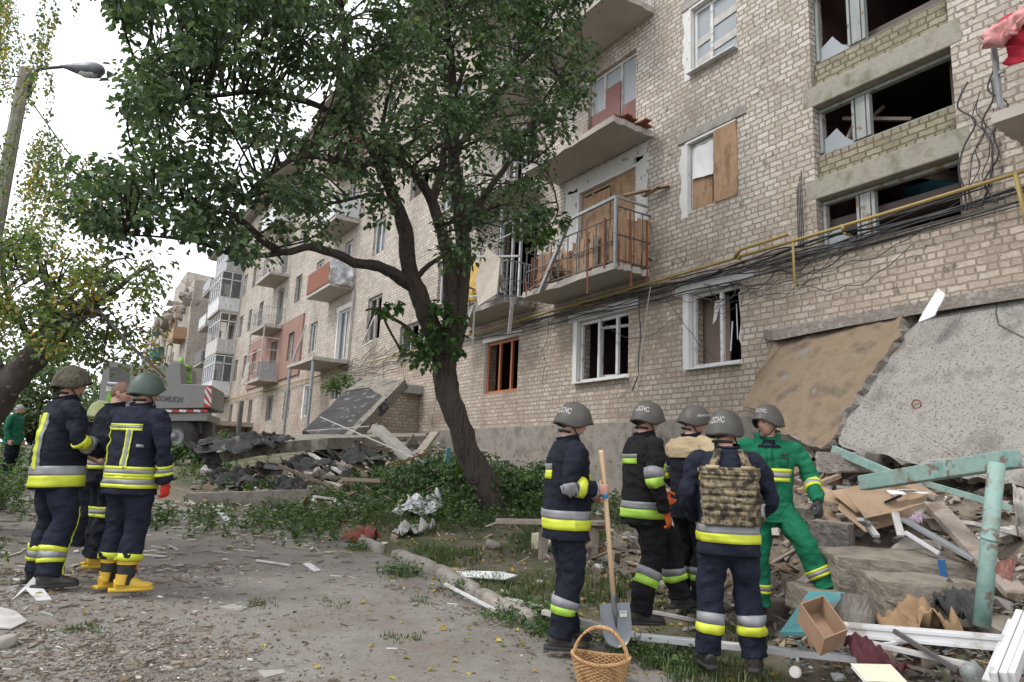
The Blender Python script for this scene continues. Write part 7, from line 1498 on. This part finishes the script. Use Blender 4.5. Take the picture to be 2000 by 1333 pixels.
mb = MB(); q = [gnd(612, 995, .20), gnd(652, 1003, .22), gnd(652, 1030, .05)]; mb.bar(q[0], q[1], .035, .03); mb.bar(q[1], q[2], .035, .03); mb.bar(q[0], gnd(600, 1010, .05), .05, .04); mb.build('broken_frame', M['pvc_dirty'], label='snapped white window frame standing in the grass', cat='window frame')
# long white profiles along the foreground
stick('white_profile', (985, 1180), (1060, 1197), .07, .04, M['pvc_dirty'], 'white plastic profile half buried at the kerb end', 'profile')
plank('white_profile', at(1235, 1243, 5.45), at(1672, 1287, 4.9), .075, .05, M['pvc'], 'long white window profile lying behind the feet of the man in the vest', 'profile')
plank('white_profile', at(1060, 1195, 5.6), at(1240, 1240, 5.2), .06, .04, M['pvc_dirty'], 'dirty white profile crossing behind the shovel blade', 'profile')
stick('white_profile', (1276, 1203), (1362, 1224), .05, .03, M['pvc_dirty'], 'short white profile lying on the grass behind the vest wearer', 'profile')
mb = MB(); a, b = at(1642, 1228, 4.75), at(2040, 1262, 4.1); mb.bar(a, b, .05, .085); mb.bar(a+Vector((0, 0, .03))-FW*.03, b+Vector((0, 0, .03))-FW*.03, .02, .02); mb.bar(a-Vector((0, 0, .03))-FW*.03, b-Vector((0, 0, .03))-FW*.03, .02, .02); mb.build('white_profile', M['pvc'], label='long white window profile spanning the lower right corner', cat='profile')
plank('white_profile', at(1660, 1248, 4.6), at(1905, 1302, 4.2), .06, .03, M['pvc_dirty'], 'sloping white trim under the long profile at lower right', 'profile')
plank('white_profile', at(1800, 1250, 4.55), at(1700, 1262, 4.5), .02, .02, M['pvc'], 'thin white tube between the two profiles', 'profile')
mb = MB()
for o_ in (0, .055, .1): mb.bar(at(1940, 1325, 3.75)+RT*o_*1.0, at(1992, 1200, 4.35)+RT*o_, .035, .06)
mb.bar(at(1950, 1325, 3.8)+Vector((0, 0, -.03)), at(1998, 1205, 4.4)+Vector((0, 0, -.03)), .16, .01); mb.build('white_profile', M['pvc'], label='bundle of ribbed white profile ends in the bottom right corner', cat='profile')
plank('rubber_strip', at(1745, 1232, 4.5), at(1870, 1310, 4.15), .022, .03, M['dark_steel'], 'bent dark strip crossing the sloping trim', 'strip')
plank('metal_rail', at(1765, 1015, 6.0), at(1905, 1095, 5.35), .07, .03, M['steel'], 'grey metal rail lying on the bank left of the post', 'rail'); plank('metal_rail', at(1768, 1040, 5.9), at(1835, 1082, 5.6), .03, .03, M['pvc'], 'small white batten under the grey rail', 'rail')
plank('timber', at(1822, 985, 6.2), at(1990, 1165, 4.9), .17, .05, M['wood_old'], 'long weathered plank with nails behind the turquoise post', 'plank')
plank('timber', at(1600, 985, 7.2), at(1655, 1045, 6.6), .10, .03, M['wood'], 'raw wooden batten beside the cardboard box', 'plank'); plank('timber', at(1560, 960, 7.1), at(1640, 930, 7.3), .06, .05, M['wood'], 'short batten poking out near the green sleeve', 'plank')
for i, (a_, b_, lb) in enumerate([((1748, 1002), (1760, 1048), 'white upright batten stub between box and purple rag'), ((1690, 1020), (1712, 1048), 'pale batten stub under the cardboard box'), ((1700, 1030), (1680, 1015), 'small grey offcut below the box')]):
    plank('batten', at(*a_, 6.1), at(*b_, 5.9), .06, .03, M['pvc_dirty'] if i != 2 else M['steel'], lb, 'batten')
for i in range(22):                                  # splintered laths stuck in the bank
    x_, y_ = random.uniform(5.2, 7.4), random.uniform(.8, 5.6); q_ = Vector((x_, y_, ground_z(x_, y_)+.05)); d_ = Vector((random.uniform(-1, 1), random.uniform(-1, 1), random.uniform(-.1, .45))).normalized()*random.uniform(.3, .8); mb = MB(); w0 = random.uniform(.02, .07)
    vs = []
    x1, y1 = frame_of(d_, Vector((0, 0, 1)))
    for t_, n_ in ((-.5, 0), (.5, 1)):
        for a_, b_ in ((-1, -1), (1, -1), (1, 1), (-1, 1)): vs.append(q_+d_*(t_+random.uniform(-.09, .09))+y1*(a_*w0/2)+x1*(b_*.008))
    mb.add(vs, [(0, 3, 2, 1), (4, 5, 6, 7), (0, 1, 5, 4), (1, 2, 6, 5), (2, 3, 7, 6), (3, 0, 4, 7)]); mb.build('lath', M[('wood', 'wood_old', 'wood_old', 'pvc_dirty')[0 if i % 2 else 1]], label='splintered wooden lath sticking out of the rubble bank by the leaning slabs', cat='lath', group='splintered laths in the rubble bank')
# cardboard
def open_box(name, corner, ex, ey, ez, th, mt, label, flaps=.6):
    c = Vector(corner); mb = MB()
    def q(a_, b_, c_, d_): 
        n_ = (b_-a_).cross(d_-a_).normalized()*th; mb.add([a_, b_, c_, d_, a_+n_, b_+n_, c_+n_, d_+n_], [(0, 1, 2, 3), (7, 6, 5, 4), (0, 4, 5, 1), (1, 5, 6, 2), (2, 6, 7, 3), (3, 7, 4, 0)])
    q(c, c+ex, c+ex+ey, c+ey); q(c, c+ex, c+ex+ez, c+ez); q(c+ey, c+ex+ey, c+ex+ey+ez, c+ey+ez); q(c, c+ey, c+ey+ez, c+ez); q(c+ex, c+ex+ey, c+ex+ey+ez, c+ex+ez)
    if flaps: f = flaps; q(c+ez, c+ex+ez, c+ex+ez*1.1-ey*f*.5, c+ez*1.1-ey*f*.5); q(c+ey+ez, c+ey+ex+ez, c+ey+ex+ez*.8+ey*f*.4, c+ey+ez*.8+ey*f*.4)
    return mb.build(name, mt, label=label, cat='box')
c0 = at(1636, 995, 6.75); open_box('cardboard_box', c0, at(1690, 1040, 6.4)-c0, at(1742, 968, 6.9)-c0, at(1650, 955, 6.9)-c0, .006, M['cardboard'], 'flattened open cardboard box on top of the rubble bank')
mb = MB(); mb.slab([at(1652, 962, 6.55), at(1745, 968, 6.6), at(1760, 990, 6.5), at(1690, 1012, 6.35)], .008, (0, 0, 1)); mb.slab([at(1690, 1012, 6.35), at(1760, 990, 6.5), at(1815, 980, 6.4), at(1760, 998, 6.3)], .008, (0, -.5, 1)); mb.build('cardboard_flap', M['cardboard'], label='long cardboard flap bent over the box on the bank', cat='cardboard')
mb = MB(); mb.slab([at(1598, 950, 7.1), at(1650, 965, 6.9), at(1640, 985, 6.8), at(1600, 975, 6.9)], .008, (0, 0, 1)); mb.build('cardboard_flap', M['cardboard'], label='loose cardboard sheet beside the green sleeve', cat='cardboard')
c0 = at(1600, 1280, 4.35); open_box('open_box', c0, at(1645, 1262, 4.4)-c0, at(1555, 1212, 4.6)-c0, Vector((-.03, -.05, .10))*1.2, .008, mat('box_wood', (.25, .155, .10), (.30, .20, .135), 5, .85, 0, .5, 20, .006, spots=(5, (.30, .28, .25), .6)), 'open brown box tipped against the turquoise board', 0)
board('painted_board', [(1523, 1235), (1580, 1155), (1650, 1157), (1598, 1235)], 0, .03, M['teal_bright'], 'board with flaking turquoise paint under the raised boot', 'board', Z=[4.9, 5.45, 5.4, 4.75])
b_ = at(1674, 1238, 4.85); t_ = at(1674, 1165, 4.95); mb = MB(); mb.tube([b_-Vector((0, 0, .1)), b_.lerp(t_, .5), t_], [.12, .115, .108], 20); mb.build('tree_stump', mat('weathered_stump', (.26, .24, .21), (.17, .15, .13), 9, .95, 0, 1, 18, .03, stretch=(3, 3, .3)), smooth=False, label='weathered grey stump post beside the turquoise board', cat='stump')
# broken concrete steps
def block(c, sz, rz, label, mt='broken', seed=0):
    R = Matrix.Rotation(rz, 3, 'Z') @ Matrix.Rotation(random.uniform(-.08, .08), 3, 'X'); bm = bmesh.new(); bmesh.ops.create_cube(bm, size=1); bmesh.ops.subdivide_edges(bm, edges=bm.edges, cuts=11, use_grid_fill=True); mb = MB(); vs = []
    for v in bm.verts:
        p_ = Vector((v.co.x*sz[0], v.co.y*sz[1], v.co.z*sz[2])); e_ = sum(1 for q in v.co if abs(abs(q)-.5) < .01); q_ = p_*(1-(.05*max(0, noise.noise(p_*7+Vector((seed, 0, 0)))+.2) if e_ > 1 else 0))+Vector([noise.noise(p_*2.2+Vector((seed+k*9, 0, 0))) for k in range(3)])*.03+Vector([noise.noise(p_*22+Vector((seed+k*9, 0, 0))) for k in range(3)])*.010
        vs.append(Vector(c)+R @ q_)
    mb.add(vs, [tuple(v.index for v in f.verts) for f in bm.faces]); bm.free(); return mb.build('concrete_block', M[mt], smooth=False, label=label, cat='concrete block')
M['step'] = mat('weathered_step_concrete', (.20, .175, .14), (.27, .24, .20), 4, .95, 0, 1, 22, .02, c3=(.155, .14, .105))
block(at(1740, 1118, 5.75)+Vector((0, 0, -.02)), (1.05, .55, .34), -.62, 'upper broken concrete step behind the stump', 'step', 1)
block(at(1790, 1165, 5.35), (.75, .5, .30), -.55, 'lower broken concrete step with a knocked off edge', 'step', 2)
block(at(1640, 1165, 5.6)+Vector((.12, .1, -.06)), (.7, .5, .2), -.6, 'low concrete step under the raised foot of the man in green', 'step', 3)
block(at(1625, 1055, 6.5), (.42, .34, .34), .4, 'rough concrete lump behind the thigh of the man in green', 'broken', 4)
block(at(1665, 905, 7.7), (.7, .5, .22), .2, 'brown lump of masonry just under the tan slab', 'broken', 5)
block(at(1320, 1040, 8.0), (.35, .3, .35), .6, 'pale concrete piece between the walking man and the tan shoulders', 'concrete', 6); block(at(1560, 1015, 7.3), (.35, .28, .25), .9, 'concrete lump behind the green jacket', 'broken', 8)
p_ = at(1320, 1010, 8.0); board('plasterboard', [(1295, 1015), (1332, 990), (1345, 1030), (1300, 1040)], 0, .02, M['pvc'], 'white angular panel behind the walking man', 'panel', Z=[8, 8.1, 7.9, 7.8])
# rags, sheets and small rubbish at the lower right
cloth('grey_sheet', M['concrete_under'], [at(1978, 950, 5.3), at(2030, 960, 5.2), at(2030, 1060, 5.0), at(1985, 1040, 5.1)], amp=.05, label='stiff grey sheet standing at the right edge', cat='sheet')
cloth('tar_paper', mat('brown_tar_paper', (.33, .22, .12), (.22, .14, .08), 4, .9, 0, .6, 14, .02), [at(1705, 1215, 4.9), at(1800, 1180, 5.0), at(1890, 1235, 4.6), at(1760, 1240, 4.6)], amp=.10, fr=5, label='curled brown paper lining behind the long white profile', cat='paper')
cloth('tar_paper', M['roofing'], [at(1830, 1140, 5.3), at(1905, 1150, 5.1), at(1900, 1215, 4.8), at(1820, 1200, 4.95)], amp=.06, label='dark crumpled felt left of the turquoise post', cat='felt')
cloth('maroon_cloth', mat('maroon_cloth', (.06, .015, .02), (.09, .02, .03), 6, .9, 0, .4), [at(1635, 1245, 4.5), at(1690, 1240, 4.5), at(1780, 1310, 4.15), at(1700, 1320, 4.1)], amp=.06, label='dark maroon cloth bundle under the long profile', cat='cloth')
cloth('maroon_sheet', M['maroon'], [at(1945, 1100, 5.2), at(1985, 1088, 5.1), at(1975, 1150, 5.0), at(1945, 1150, 5.05)], amp=.01, label='dark red panel behind the turquoise post', cat='panel')
cloth('purple_rag', mat('lilac_rag', (.36, .27, .34), (.42, .33, .4), 9, .9, 0, .5), [at(1770, 1015, 6.2), at(1800, 998, 6.3), at(1802, 1020, 6.1), at(1785, 1028, 6.05)], amp=.03, label='small lilac rag on the rubble bank', cat='rag')
mb = MB(); mb.tube([at(1553, 1313, 4.25), at(1556, 1312, 4.33)], .035, 16); mb.tube([at(1552.5, 1313, 4.245), at(1553, 1313, 4.25)], .028, 16); mb.build('tin_can', mat('tin', (.45, .43, .41), (.38, .36, .34), 9, .35, .8, .1), label='tin can lid facing the camera at the end of the white profile', cat='can', smooth=False)
c = at(1893, 1312, 3.95); ax = (at(1893, 1312, 4.2)-c).normalized(); jm_ = MB(); prof = [(0, .034), (.012, .036), (.02, .034), (.03, .036), (.05, .058), (.10, .062), (.17, .058), (.175, .0)]
P0 = [c+(ax+Vector((.6, 0, -.2))).normalized()*a_ for a_, r in prof]; jm_.tube(P0, [max(r, .001) for a_, r in prof], 24); jm_.build('glass_jar', glass_mat('jar_glass', (.30, .34, .33), .55), label='clear glass jar lying on its side at the bottom right', cat='jar', smooth=True)
mb = MB(); B0 = [at(1680, 1300, 4.1), at(1700, 1312, 4.0), at(1755, 1340, 3.85), at(1740, 1315, 3.95)]
b_c = at(1715, 1318, 4.0); R = Matrix.Rotation(-.5, 3, 'Z') @ Matrix.Rotation(.35, 3, 'X'); mb.box(b_c, (.24, .15, .02), rot=R, mi=0); mb.box(b_c+R @ Vector((0, 0, .0115)), (.25, .16, .003), rot=R, mi=1); mb.build('book', [M['paper'], mat('cream_cover', (.58, .54, .42), (.62, .58, .46), 5, .8, 0, .2)], label='cream paperback lying face up in the bottom right', cat='book')
mb = MB(); b_c = at(1745, 975, 6.55); mb.box(b_c, (.22, .15, .02), rot=Matrix.Rotation(.4, 3, 'Z') @ Matrix.Rotation(-.5, 3, 'X')); mb.build('folder', M['navy2'], label='dark blue folder on the rubble bank above the cardboard box', cat='folder')
mb = MB(); b_c = at(1770, 965, 6.6)
for i in range(5): mb.box(b_c+Vector((random.uniform(-.15, .15), random.uniform(-.1, .1), .01*i)), (.15, .1, .004), rot=Matrix.Rotation(random.uniform(0, 3), 3, 'Z') @ Matrix.Rotation(random.uniform(-.4, .4), 3, 'X'))
mb.build('papers', M['paper'], label='loose white papers above the cardboard box', cat='papers')
for i, (u, v, Z, c_) in enumerate([(1838, 1105, 5.4, 'stair_blue'), ]): plank('blue_strip', at(u, v-12, Z), at(u+6, v+25, Z), .05, .02, mat('blue_plastic', (.03, .14, .34), None, 5, .6, 0, 0), 'short blue plastic strip beside the lower step', 'strip')
p_ = at(1560, 1325, 4.2); fl = MB()
for _ in range(520):
    u = random.uniform(1540, 2020); v = random.uniform(1170, 1340); q_ = gnd(u, v, random.uniform(0, .09)); flake(fl, q_, random.uniform(.04, .16), random.uniform(.02, .09), .006, random.choice(PL_+[(.16, .20, .10), (.30, .12, .05), (.12, .2, .2), (.5, .4, .2)]), 1.0)
tag(fl.build('rubbish', M['chip'], origin=(0, 0, 0)), None, None, None, 'stuff')
